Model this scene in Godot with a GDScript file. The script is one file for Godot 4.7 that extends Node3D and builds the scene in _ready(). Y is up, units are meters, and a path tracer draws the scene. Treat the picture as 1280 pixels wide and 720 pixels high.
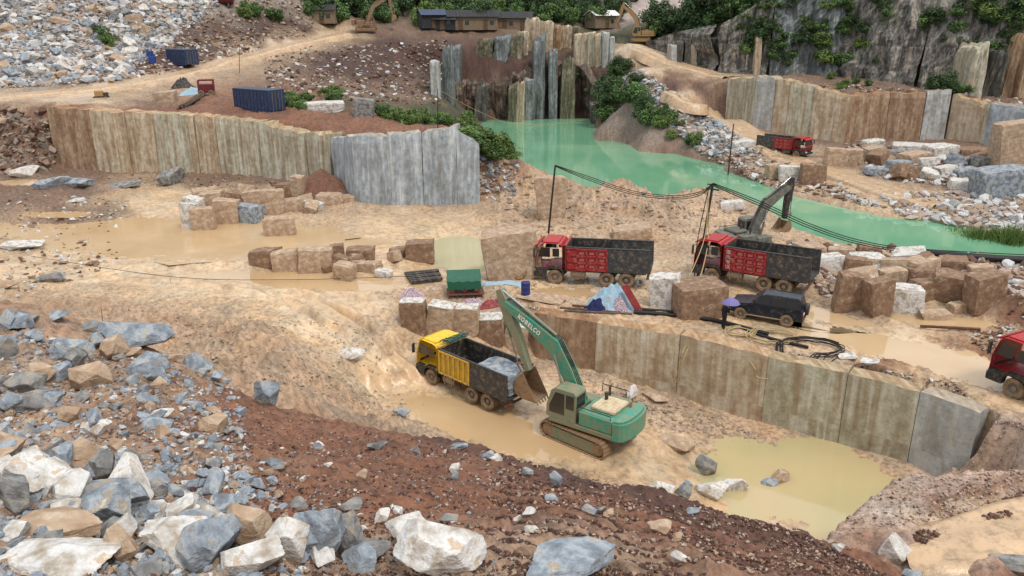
extends Node3D
# An open stone quarry: mud floor, sawn faces, a green pond, trucks and excavators, broken waste rock.

const CAM_Y := 21.0
const PITCH := 19.0
const FOCAL := 1000.0        # in pixels of a 1280 x 720 picture
const CELL := 0.5
const GX0 := -130.0
const GZ0 := -235.0
const GNX := 561
const GNZ := 481

var sp := sin(deg_to_rad(PITCH))
var cp := cos(deg_to_rad(PITCH))
var rng := RandomNumberGenerator.new()
var H := PackedFloat32Array()
var HC := PackedColorArray()      # rgb: soil colour, a: roughness of the relief
var KEEP := PackedByteArray()
var SPEC := PackedByteArray()      # cells that hold a puddle or a wheel track
var cpt := PackedVector2Array()
var cph := PackedFloat32Array()
var cpc := PackedInt32Array()
var n_big := FastNoiseLite.new()
var n_mid := FastNoiseLite.new()
var n_fine := FastNoiseLite.new()
var n_col := FastNoiseLite.new()
var puddles := []
var ruts := []
var M := {}
var names := {}
var G0 := ["pale wet mud", Color(.58, .42, .26)]

const SOIL := [
	Color(.61, .438, .272, .22),   # 0 pale wet mud
	Color(.52, .365, .24, .5),    # 1 tan dirt
	Color(.235, .108, .064, .8),   # 2 red-brown soil
	Color(.125, .06, .043, .8),    # 3 dark red-brown soil
	Color(.30, .255, .215, 1.0),   # 4 rubble
	Color(.58, .42, .275, .16),   # 5 trodden track
	Color(.075, .075, .04, .9),    # 6 overgrown ground
	Color(.52, .385, .305, .6),      # 7 pinkish broken rock
	Color(.22, .14, .098, .9),     # 8 brown soil
	Color(.55, .45, .42, .8),      # 9 pale far face
	Color(.38, .25, .17, .8),    # 10 gravelly waste
	Color(.085, .045, .034, .9),   # 11 deep red-brown far soil
	Color(.48, .335, .225, 1.18),   # 12 eroded tan bank
]

# ---------- camera geometry: a pixel and a height, or a pixel and a depth, to a place ----------
func K(py: float) -> float: return sp + (py - 360.0) / FOCAL * cp
func ray(px: float, py: float) -> Vector3:
	var cx := (px - 640.0) / FOCAL
	var cy := -(py - 360.0) / FOCAL
	return Vector3(cx, cy * cp - sp, -(cp + cy * sp))
func U(px: float, py: float, y: float) -> Vector3:
	return Vector3(0, CAM_Y, 0) + ray(px, py) * ((CAM_Y - y) / K(py))
func UD(px: float, py: float, d: float) -> Vector3:
	return Vector3(0, CAM_Y, 0) + ray(px, py) * d
func top_at(p: Vector3, py: float) -> float:      # height over the place p that is seen in row py
	var k := K(py)
	return CAM_Y - k * (-p.z) * cp / (1.0 - k * sp)
func rough_h(x: float, z: float) -> float:
	return H[clampi(int((z - GZ0) / CELL + .5), 0, GNZ - 1) * GNX + clampi(int((x - GX0) / CELL + .5), 0, GNX - 1)]
func hit(px: float, py: float) -> Vector3:         # where the line of sight meets the ground
	var r := ray(px, py)
	var d := 6.0
	var o := Vector3(0, CAM_Y, 0)
	var step := 0.3
	while d < 400.0:
		var p := o + r * d
		if p.y < rough_h(p.x, p.z):
			var lo := d - step * 2.; var hi := d + .6
			for i in 9:
				var m := (lo + hi) * .5
				var q := o + r * m
				if q.y < ground(q.x, q.z): hi = m
				else: lo = m
			var q2 := o + r * hi
			q2.y = ground(q2.x, q2.z)
			return q2
		step = maxf(.3, d * .012)
		d += step
	return o + r * 300.0

# ---------- terrain ----------
func cw(p: Vector3, c: int) -> void:
	cpt.append(Vector2(p.x, p.z)); cph.append(p.y); cpc.append(c)
func cys(c: int, a: Array) -> void:                # control points: pixel and height
	for e in a: cw(U(e[0], e[1], e[2]), e[3] if e.size() > 3 else c)
func cds(c: int, a: Array) -> void:                # control points: pixel and depth
	for e in a: cw(UD(e[0], e[1], e[2]), e[3] if e.size() > 3 else c)
func crest(c: int, back: float, drop: float, a: Array) -> void:   # a skyline of a mound, with its hidden far slope
	for e in a:
		var cc: int = e[3] if e.size() > 3 else c
		cw(UD(e[0], e[1], e[2]), cc)
		var q := UD(e[0], e[1], e[2] + back)
		q.y -= drop
		cw(q, cc)

func smoothstep2(a: float, b: float, x: float) -> float:
	var t := clampf((x - a) / (b - a), 0., 1.)
	return t * t * (3. - 2. * t)

func build_height() -> void:
	var nn := GNX * GNZ
	H.resize(nn); HC.resize(nn); KEEP.resize(nn)
	H.fill(-1000.0)
	var tri := Geometry2D.triangulate_delaunay(cpt)
	for t in range(0, tri.size(), 3):
		var ia := tri[t]; var ib := tri[t + 1]; var ic := tri[t + 2]
		var a := cpt[ia]; var b := cpt[ib]; var c := cpt[ic]
		var den := (b.y - c.y) * (a.x - c.x) + (c.x - b.x) * (a.y - c.y)
		if absf(den) < 1e-6: continue
		var x0 := clampi(int(floor((minf(a.x, minf(b.x, c.x)) - GX0) / CELL)), 0, GNX - 1)
		var x1 := clampi(int(ceil((maxf(a.x, maxf(b.x, c.x)) - GX0) / CELL)), 0, GNX - 1)
		var z0 := clampi(int(floor((minf(a.y, minf(b.y, c.y)) - GZ0) / CELL)), 0, GNZ - 1)
		var z1 := clampi(int(ceil((maxf(a.y, maxf(b.y, c.y)) - GZ0) / CELL)), 0, GNZ - 1)
		var ha := cph[ia]; var hb := cph[ib]; var hc := cph[ic]
		var ca: Color = SOIL[cpc[ia]]; var cb: Color = SOIL[cpc[ib]]; var cc: Color = SOIL[cpc[ic]]
		for j in range(z0, z1 + 1):
			var z := GZ0 + j * CELL
			for i in range(x0, x1 + 1):
				var x := GX0 + i * CELL
				var u := ((b.y - c.y) * (x - c.x) + (c.x - b.x) * (z - c.y)) / den
				var v := ((c.y - a.y) * (x - c.x) + (a.x - c.x) * (z - c.y)) / den
				var w := 1.0 - u - v
				if u < -.0001 or v < -.0001 or w < -.0001: continue
				H[j * GNX + i] = u * ha + v * hb + w * hc
				HC[j * GNX + i] = ca * u + cb * v + cc * w
	# round the facets off, away from the sawn faces
	for pass_ in 3:
		var S := H.duplicate()
		for j in range(1, GNZ - 1):
			var row := j * GNX
			for i in range(1, GNX - 1):
				var q := row + i
				if KEEP[q] == 0:
					H[q] = (S[q] * 2. + S[q - 1] + S[q + 1] + S[q - GNX] + S[q + GNX]) / 6.

func keep_line(a: Vector3, b: Vector3) -> void:
	var n := int(a.distance_to(b) / .4) + 1
	for s in n + 1:
		var p := a.lerp(b, float(s) / n)
		var ci := int((p.x - GX0) / CELL)
		var cj := int((p.z - GZ0) / CELL)
		for dj in range(-4, 5):
			for di in range(-4, 5):
				var i := ci + di; var j := cj + dj
				if i >= 0 and j >= 0 and i < GNX and j < GNZ: KEEP[j * GNX + i] = 1

func base_h(x: float, z: float) -> float:
	var fx := clampf((x - GX0) / CELL, 0., GNX - 1.001)
	var fz := clampf((z - GZ0) / CELL, 0., GNZ - 1.001)
	var i := int(fx); var j := int(fz)
	fx -= i; fz -= j
	var q := j * GNX + i
	return (H[q] * (1. - fx) + H[q + 1] * fx) * (1. - fz) + (H[q + GNX] * (1. - fx) + H[q + GNX + 1] * fx) * fz
func soil_at(x: float, z: float) -> Color:
	var i := clampi(int((x - GX0) / CELL + .5), 0, GNX - 1)
	var j := clampi(int((z - GZ0) / CELL + .5), 0, GNZ - 1)
	return HC[j * GNX + i]
func soil_smooth(x: float, z: float) -> Color:
	var fx := clampf((x - GX0) / CELL, 0., GNX - 1.001)
	var fz := clampf((z - GZ0) / CELL, 0., GNZ - 1.001)
	var i := int(fx); var j := int(fz)
	fx -= i; fz -= j
	var q := j * GNX + i
	return (HC[q] * (1. - fx) + HC[q + 1] * fx) * (1. - fz) + (HC[q + GNX] * (1. - fx) + HC[q + GNX + 1] * fx) * fz
func pud_e(p: Dictionary, x: float, z: float) -> float:
	var dx: float = x - p.x; var dz: float = z - p.z
	var u: float = (dx * p.c + dz * p.s) / p.rx
	var v: float = (-dx * p.s + dz * p.c) / p.rz
	return sqrt(u * u + v * v)
func ground(x: float, z: float) -> float:
	var h := base_h(x, z)
	var r := soil_at(x, z).a
	var i := clampi(int((x - GX0) / CELL + .5), 0, GNX - 1)
	var j := clampi(int((z - GZ0) / CELL + .5), 0, GNZ - 1)
	var near_wall := .25 if KEEP[j * GNX + i] == 1 else 1.0
	h += (n_big.get_noise_2d(x, z) * .75 * near_wall + n_mid.get_noise_2d(x, z) * .34 * near_wall + n_fine.get_noise_2d(x, z) * .20) * r
	if r > 1.02: h += (.28 - 1.3 * absf(n_mid.get_noise_2d(x * .55 + 31., z * .55)) - .5 * absf(n_mid.get_noise_2d(x * 1.6, z * 1.6 + 60.))) * minf((r - 1.) * 7., 1.) * near_wall
	if SPEC[j * GNX + i] == 0: return h
	for t in ruts:
		if x < t.x0 or x > t.x1 or z < t.z0 or z > t.z1: continue
		var d := 1e9
		var pts: PackedVector2Array = t.pts
		var P := Vector2(x, z)
		for s in pts.size() - 1:
			d = minf(d, P.distance_to(Geometry2D.get_closest_point_to_segment(P, pts[s], pts[s + 1])))
		var wob := n_mid.get_noise_2d(x * .7 + 40., z * .7) * .35
		d = absf(absf(d + wob * .4) - t.gauge)
		h += t.deep * (-exp(-d * d * 14.) + .55 * exp(-(d - .42) * (d - .42) * 18.)) * (.75 + wob)
	for p in puddles:
		if absf(x - p.x) > p.reach or absf(z - p.z) > p.reach: continue
		var e := pud_e(p, x, z) + n_mid.get_noise_2d(x * .45 + 9., z * .45) * .38
		if e < 1.6:
			var s := 1. - smoothstep2(1.16, 1.6, e)
			h = lerpf(h, p.y + (e - 1.) * p.deep + n_fine.get_noise_2d(x, z) * .06 + n_mid.get_noise_2d(x * 2., z * 2.) * .03, s)
	return h
func puddle(px: float, py: float, y: float, rx: float, rz: float, turn := 0.0, deep := .15, mat := "mud_water") -> void:
	var p := U(px, py, y)
	puddles.append({x = p.x, z = p.z, y = y, rx = rx, rz = rz, c = cos(deg_to_rad(turn)), s = sin(deg_to_rad(turn)), reach = maxf(rx, rz) * 2.0, deep = deep, mat = mat})
func rut(a: Array, gauge: float, deep: float) -> void:
	var pts := PackedVector2Array()
	var lo := Vector2(1e9, 1e9); var hi := -lo
	for e in a:
		var p := U(e[0], e[1], e[2])
		pts.append(Vector2(p.x, p.z))
		lo = lo.min(pts[-1]); hi = hi.max(pts[-1])
	ruts.append({pts = pts, gauge = gauge, deep = deep, x0 = lo.x - 3., x1 = hi.x + 3., z0 = lo.y - 3., z1 = hi.y + 3.})

func mark(x0: float, x1: float, z0: float, z1: float) -> void:
	for j in range(clampi(int((z0 - GZ0) / CELL) - 1, 0, GNZ), clampi(int((z1 - GZ0) / CELL) + 2, 0, GNZ)):
		for i in range(clampi(int((x0 - GX0) / CELL) - 1, 0, GNX), clampi(int((x1 - GX0) / CELL) + 2, 0, GNX)):
			SPEC[j * GNX + i] = 1
func mark_special() -> void:
	SPEC.resize(GNX * GNZ)
	for p in puddles: mark(p.x - p.reach, p.x + p.reach, p.z - p.reach, p.z + p.reach)
	for t in ruts: mark(t.x0, t.x1, t.z0, t.z1)

func build_ground() -> void:
	var na := 740; var nr := 572
	var a0 := deg_to_rad(-47.); var a1 := deg_to_rad(47.)
	var rs := PackedFloat32Array()
	var r := 4.0
	for j in nr:
		rs.append(r)
		r *= 1.0085 if r < 38. or (r > 68. and r < 240.) else 1.0045 if r < 240. else 1.06
	var V := PackedVector3Array(); V.resize(na * nr)
	var C := PackedColorArray(); C.resize(na * nr)
	for j in nr:
		for i in na:
			var a := lerpf(a0, a1, float(i) / (na - 1))
			var x := rs[j] * sin(a); var z := -rs[j] * cos(a)
			var h := ground(x, z)
			if rs[j] > 225.: h += minf(rs[j] - 225., 400.) * .3
			V[j * na + i] = Vector3(x, h, z)
			var wx := n_col.get_noise_2d(x, z); var wz := n_col.get_noise_2d(x + 300., z)
			var c := soil_smooth(x + wx * 3.5, z + wz * 3.5)
			var v := 1. + n_mid.get_noise_2d(x * 1.7 + 77., z * 1.7) * .2 + n_fine.get_noise_2d(x * 1.2 + 50., z * 1.2) * (.10 + .2 * minf(c.a, 1.)) + n_col.get_noise_2d(x * 1.3, z * 1.3 + 50.) * .3
			var warm := n_col.get_noise_2d(x * 2. + 90., z * 2.) * .12
			C[j * na + i] = Color(c.r * v * (1. + warm), c.g * v, c.b * v * (1. - warm), c.a)
	var Nn := PackedVector3Array(); Nn.resize(na * nr)
	for j in nr:
		for i in na:
			var e := V[j * na + mini(i + 1, na - 1)] - V[j * na + maxi(i - 1, 0)]
			var f := V[mini(j + 1, nr - 1) * na + i] - V[maxi(j - 1, 0) * na + i]
			Nn[j * na + i] = e.cross(f).normalized()
	# two sheets that share their edge vertices: the wet floor and the loose soil
	var wet := PackedInt32Array(); var dry := PackedInt32Array()
	for j in nr - 1:
		for i in na - 1:
			var q := j * na + i
			var idx := dry if C[q].a > .36 else wet
			idx.append(q); idx.append(q + na); idx.append(q + 1)
			idx.append(q + 1); idx.append(q + na); idx.append(q + na + 1)
	for k in C.size(): C[k].a = 1.
	for e in [["mud_ground", wet, M.mud], ["ground", dry, M.soil]]:
		var arr := []
		arr.resize(Mesh.ARRAY_MAX)
		arr[Mesh.ARRAY_VERTEX] = V; arr[Mesh.ARRAY_NORMAL] = Nn; arr[Mesh.ARRAY_COLOR] = C; arr[Mesh.ARRAY_INDEX] = e[1]
		var me := ArrayMesh.new()
		me.add_surface_from_arrays(Mesh.PRIMITIVE_TRIANGLES, arr)
		var o := MeshInstance3D.new()
		o.name = e[0]; o.mesh = me; o.material_override = e[2]
		o.set_meta("kind", "structure")
		o.set_meta("label", "pale wet mud floor and dirt tracks of the quarry" if e[0] == "mud_ground" else "brown and red-brown soil slopes of the quarry")
		add_child(o)

func water_sheet(called: String, label: String, pts: PackedVector2Array, y: float, mat: Material) -> void:
	var st := SurfaceTool.new()
	st.begin(Mesh.PRIMITIVE_TRIANGLES)
	var tri := Geometry2D.triangulate_polygon(pts)
	for t in range(0, tri.size(), 3):
		tri_up(st, Vector3(pts[tri[t]].x, y, pts[tri[t]].y), Vector3(pts[tri[t + 1]].x, y, pts[tri[t + 1]].y), Vector3(pts[tri[t + 2]].x, y, pts[tri[t + 2]].y))
	var o := MeshInstance3D.new()
	st.generate_normals()
	o.mesh = st.commit(); o.material_override = mat
	o.name = numbered(called)
	o.set_meta("kind", "structure"); o.set_meta("label", label)
	add_child(o)

# ---------- mesh helpers ----------
# a fresh random stream for each part of the scene, so that changing one leaves the others alone
func reseed(n: int) -> void: rng.seed = n
func numbered(called: String) -> String:
	var n: int = names.get(called, 0)
	names[called] = n + 1
	return called if n == 0 else "%s_%03d" % [called, n]
func tri3(st: SurfaceTool, a: Vector3, b: Vector3, c: Vector3, out: Vector3) -> void:
	if (c - a).cross(b - a).dot(out) < 0.:
		var t := b; b = c; c = t
	st.set_smooth_group(-1)
	st.add_vertex(a); st.add_vertex(b); st.add_vertex(c)
func tri_up(st: SurfaceTool, a: Vector3, b: Vector3, c: Vector3) -> void: tri3(st, a, b, c, Vector3.UP)
func quad(st: SurfaceTool, a: Vector3, b: Vector3, c: Vector3, d: Vector3, out: Vector3) -> void:
	tri3(st, a, b, c, out); tri3(st, a, c, d, out)
func mb() -> SurfaceTool:
	var st := SurfaceTool.new()
	st.begin(Mesh.PRIMITIVE_TRIANGLES)
	return st
func fin(st: SurfaceTool) -> ArrayMesh:
	st.generate_normals()
	return st.commit()
# a box with chamfered edges
func bx(st: SurfaceTool, s: Vector3, t: Transform3D, bev := .02) -> void:
	var h := s * .5
	var b := minf(bev, minf(h.x, minf(h.y, h.z)) * .6)
	var o := t.origin
	var P := func(sx: float, sy: float, sz: float, ax: int) -> Vector3:
		return t * Vector3(sx * (h.x - (0. if ax == 0 else b)), sy * (h.y - (0. if ax == 1 else b)), sz * (h.z - (0. if ax == 2 else b)))
	for s1: float in [-1., 1.]:
		quad(st, P.call(s1, -1., -1., 0), P.call(s1, 1., -1., 0), P.call(s1, 1., 1., 0), P.call(s1, -1., 1., 0), t.basis.x * s1)
		quad(st, P.call(-1., s1, -1., 1), P.call(1., s1, -1., 1), P.call(1., s1, 1., 1), P.call(-1., s1, 1., 1), t.basis.y * s1)
		quad(st, P.call(-1., -1., s1, 2), P.call(1., -1., s1, 2), P.call(1., 1., s1, 2), P.call(-1., 1., s1, 2), t.basis.z * s1)
		for s2: float in [-1., 1.]:
			quad(st, P.call(s1, s2, -1., 0), P.call(s1, s2, 1., 0), P.call(s1, s2, 1., 1), P.call(s1, s2, -1., 1), t.basis.x * s1 + t.basis.y * s2)
			quad(st, P.call(s1, -1., s2, 0), P.call(s1, 1., s2, 0), P.call(s1, 1., s2, 2), P.call(s1, -1., s2, 2), t.basis.x * s1 + t.basis.z * s2)
			quad(st, P.call(-1., s1, s2, 1), P.call(1., s1, s2, 1), P.call(1., s1, s2, 2), P.call(-1., s1, s2, 2), t.basis.y * s1 + t.basis.z * s2)
			for s3: float in [-1., 1.]:
				tri3(st, P.call(s1, s2, s3, 0), P.call(s1, s2, s3, 1), P.call(s1, s2, s3, 2), t.basis.x * s1 + t.basis.y * s2 + t.basis.z * s3)
func bxp(st: SurfaceTool, x0: float, x1: float, y0: float, y1: float, z0: float, z1: float, bev := .02) -> void:
	bx(st, Vector3(x1 - x0, y1 - y0, z1 - z0), Transform3D(Basis(), Vector3(x0 + x1, y0 + y1, z0 + z1) * .5), bev)
# a bar from a to b with a square section
func bar(st: SurfaceTool, a: Vector3, b: Vector3, w: float, d: float, upish := Vector3.UP, bev := .01) -> void:
	var x := (b - a).normalized()
	var z := x.cross(upish if absf(x.dot(upish)) < .98 else Vector3.RIGHT).normalized()
	bx(st, Vector3(a.distance_to(b), w, d), Transform3D(Basis(x, z.cross(x), z), (a + b) * .5), bev)
# a prism: outline in the xy plane, from z0 to z1 (outline convex or not)
func prism(st: SurfaceTool, pts: PackedVector2Array, z0: float, z1: float, t := Transform3D()) -> void:
	var tr := Geometry2D.triangulate_polygon(pts)
	for k in range(0, tr.size(), 3):
		for z: float in [z0, z1]:
			tri3(st, t * Vector3(pts[tr[k]].x, pts[tr[k]].y, z), t * Vector3(pts[tr[k + 1]].x, pts[tr[k + 1]].y, z), t * Vector3(pts[tr[k + 2]].x, pts[tr[k + 2]].y, z), t.basis.z * (1. if z == maxf(z0, z1) else -1.))
	var cw_ := Geometry2D.is_polygon_clockwise(pts)
	for k in pts.size():
		var a := pts[k]; var b := pts[(k + 1) % pts.size()]
		var nrm := Vector2(b.y - a.y, a.x - b.x) * (-1. if cw_ else 1.)
		quad(st, t * Vector3(a.x, a.y, z0), t * Vector3(b.x, b.y, z0), t * Vector3(b.x, b.y, z1), t * Vector3(a.x, a.y, z1), t.basis * Vector3(nrm.x, nrm.y, 0))
# a round tube through points, smooth
func tube(st: SurfaceTool, pts: PackedVector3Array, r: float, sides := 7, r2 := -1.0) -> void:
	var n := pts.size()
	var rings := []
	var up := Vector3.UP
	for i in n:
		var d := (pts[mini(i + 1, n - 1)] - pts[maxi(i - 1, 0)]).normalized()
		var u := d.cross(up if absf(d.dot(up)) < .97 else Vector3.RIGHT).normalized()
		var v := u.cross(d)
		var rr := r if r2 < 0. else lerpf(r, r2, float(i) / maxi(n - 1, 1))
		var ring := PackedVector3Array()
		for k in sides:
			var a := TAU * k / sides
			ring.append(pts[i] + (u * cos(a) + v * sin(a)) * rr)
		rings.append(ring)
	st.set_smooth_group(0)
	for i in n - 1:
		for k in sides:
			var a: Vector3 = rings[i][k]; var b: Vector3 = rings[i][(k + 1) % sides]
			var c: Vector3 = rings[i + 1][(k + 1) % sides]; var d: Vector3 = rings[i + 1][k]
			var out := (a + c) * .5 - (pts[i] + pts[i + 1]) * .5
			if (c - a).cross(b - a).dot(out) < 0.:
				var t := b; b = d; d = t
			for v: Vector3 in [a, b, c, a, c, d]:
				st.set_smooth_group(0); st.add_vertex(v)
	for e: int in [0, n - 1]:
		for k in range(1, sides - 1):
			tri3(st, rings[e][0], rings[e][k], rings[e][k + 1], (pts[e] - pts[1 if e == 0 else n - 2]))
# a lathe round the z axis: outline of (radius, z)
func lathe(st: SurfaceTool, prof: PackedVector2Array, sides: int, t := Transform3D(), smooth := false) -> void:
	for i in prof.size() - 1:
		for k in sides:
			var a0 := TAU * k / sides; var a1 := TAU * (k + 1) / sides
			var p := prof[i]; var q := prof[i + 1]
			var a := Vector3(cos(a0) * p.x, sin(a0) * p.x, p.y); var b := Vector3(cos(a1) * p.x, sin(a1) * p.x, p.y)
			var c := Vector3(cos(a1) * q.x, sin(a1) * q.x, q.y); var d := Vector3(cos(a0) * q.x, sin(a0) * q.x, q.y)
			var mid := (a0 + a1) * .5
			var nr := Vector2(q.y - p.y, p.x - q.x)
			var out := t.basis * Vector3(cos(mid) * nr.x, sin(mid) * nr.x, nr.y)
			var g := 1 if smooth else -1
			var A := t * a; var B := t * b; var C2 := t * c; var D := t * d
			if (C2 - A).cross(B - A).dot(out) < 0.:
				var tmp := B; B = D; D = tmp
			for v: Vector3 in [A, B, C2, A, C2, D]:
				st.set_smooth_group(g); st.add_vertex(v)
func obj(called: String, st: SurfaceTool, mat: Material, parent: Node) -> MeshInstance3D:
	return mesh_obj(called, fin(st), mat, parent)
func mesh_obj(called: String, me: Mesh, mat: Material, parent: Node) -> MeshInstance3D:
	var o := MeshInstance3D.new()
	o.mesh = me; o.material_override = mat
	if parent == self:
		o.name = numbered(called)
		add_child(o)
	else:
		o.name = called
		parent.add_child(o, true)
	return o
func thing(called: String, label: String, category: String, at := Vector3.ZERO, turn := 0.0, group := "") -> Node3D:
	var o := Node3D.new()
	o.name = numbered(called)
	add_child(o)
	o.position = at
	o.rotation_degrees.y = turn
	tag(o, label, category, group)
	return o
func tag(o: Node, label: String, category: String, group := "") -> void:
	o.set_meta("label", label); o.set_meta("category", category)
	if group != "": o.set_meta("group", group)
func dup(root: Node3D, at: Vector3, turn: float, label := "", group := "") -> Node3D:
	var r: Node3D = root.duplicate()
	var base := String(root.name)
	var cut := base.length() - 4
	if cut > 0 and base.substr(cut, 1) == "_" and base.substr(cut + 1).is_valid_int(): base = base.substr(0, cut)
	r.name = numbered(base)
	add_child(r)
	r.position = at; r.rotation_degrees.y = turn
	if label != "": r.set_meta("label", label)
	if group != "": r.set_meta("group", group)
	return r

# ---------- materials ----------
func lin(r: float, g: float, b: float) -> Color: return Color(r, g, b).linear_to_srgb()
func noise_tex(seed_: int, freq: float, stops: Array, oct := 5, size := 512, kind := FastNoiseLite.TYPE_SIMPLEX_SMOOTH, ridged := false) -> NoiseTexture2D:
	var n := FastNoiseLite.new()
	n.seed = seed_; n.frequency = freq; n.noise_type = kind
	n.fractal_type = FastNoiseLite.FRACTAL_RIDGED if ridged else FastNoiseLite.FRACTAL_FBM
	n.fractal_octaves = oct; n.fractal_gain = .58
	var t := NoiseTexture2D.new()
	t.width = size; t.height = size; t.seamless = true; t.noise = n
	var g := Gradient.new()
	var off := PackedFloat32Array(); var col := PackedColorArray()
	for s in stops:
		off.append(s[0]); col.append(s[1])
	g.offsets = off; g.colors = col
	t.color_ramp = g
	return t
func bump_tex(seed_: int, freq: float, strength: float, oct := 5, size := 512) -> NoiseTexture2D:
	var n := FastNoiseLite.new()
	n.seed = seed_; n.frequency = freq; n.fractal_octaves = oct; n.fractal_gain = .6
	n.noise_type = FastNoiseLite.TYPE_SIMPLEX_SMOOTH
	var t := NoiseTexture2D.new()
	t.width = size; t.height = size; t.seamless = true; t.noise = n
	t.as_normal_map = true; t.bump_strength = strength
	return t
func gr(v: float) -> Color: return Color(v, v, v)
func tri_mat(tex: Texture2D, scale: Vector3, rough: float, nrm: Texture2D = null, nscale := 1.0, world := true) -> StandardMaterial3D:
	var m := StandardMaterial3D.new()
	m.albedo_texture = tex
	m.uv1_triplanar = true; m.uv1_world_triplanar = world
	m.uv1_scale = scale; m.uv1_triplanar_sharpness = 4.
	m.roughness = rough
	if nrm:
		m.normal_enabled = true; m.normal_texture = nrm; m.normal_scale = nscale
	return m
func plain(c: Color, rough := .6, metal := 0.0) -> StandardMaterial3D:
	var m := StandardMaterial3D.new()
	m.albedo_color = c; m.roughness = rough; m.metallic = metal
	return m
# painted or bare metal with dried mud on it (fine splashes with a grain of their own)
func painted(c: Color, dirt: float, rough := .45, seed_ := 1, metal := 0.0) -> StandardMaterial3D:
	var mudc := Color(.60, .49, .37)
	var k := clampf(.80 - dirt * .55, .2, .9)
	var t := noise_tex(seed_, .02, [[0., c * .9], [k - .16, c], [k, c.lerp(mudc, .28)], [k + .12, c.lerp(mudc, .6)], [1.2, mudc]], 8, 256)
	t.noise.fractal_gain = .8
	var m := tri_mat(t, Vector3(.37, .37, .37), rough, null, 1., false)
	m.metallic = metal
	return m
# sawn stone: blotches, runs of rust and lime down the face, fine grain; 10 m wide, 16 m high
func cut_tex(seed_: int, stops: Array, rust: Color, lime: Color, runs: float) -> ImageTexture:
	var W := 512; var Hh := 256
	var g := Gradient.new()
	var off := PackedFloat32Array(); var col := PackedColorArray()
	for e in stops:
		off.append(e[0]); col.append(e[1])
	g.offsets = off; g.colors = col
	var n1 := FastNoiseLite.new(); n1.seed = seed_; n1.frequency = 1.; n1.fractal_octaves = 4
	var n2 := FastNoiseLite.new(); n2.seed = seed_ + 1; n2.frequency = 1.; n2.fractal_octaves = 3
	var r := RandomNumberGenerator.new()
	r.seed = seed_
	var im := Image.create(W, Hh, false, Image.FORMAT_RGB8)
	for x in W:
		var a := TAU * x / W
		var ca := cos(a); var sa := sin(a)
		for y in Hh:
			var v := float(y) / Hh * 16.
			var b := n1.get_noise_3d(ca * 1.3, sa * 1.3, v * .16) * .75 + n1.get_noise_3d(ca * 3.6, sa * 3.6, v * 1.1) * .55
			var q := n2.get_noise_3d(ca * 4.2, sa * 4.2, v * .13)
			var c := g.sample(clampf(.5 + b * .75, 0., 1.))
			c = c.lerp(rust, clampf((q - .10) * 2.2, 0., 1.) * .5 * runs)
			c = c.lerp(lime, clampf((-q - .14) * 2.4, 0., 1.) * .6 * runs)
			var f := 1. + r.randf_range(-.06, .06)
			im.set_pixel(x, y, Color(c.r * f, c.g * f, c.b * f))
	return ImageTexture.create_from_image(im)

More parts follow.
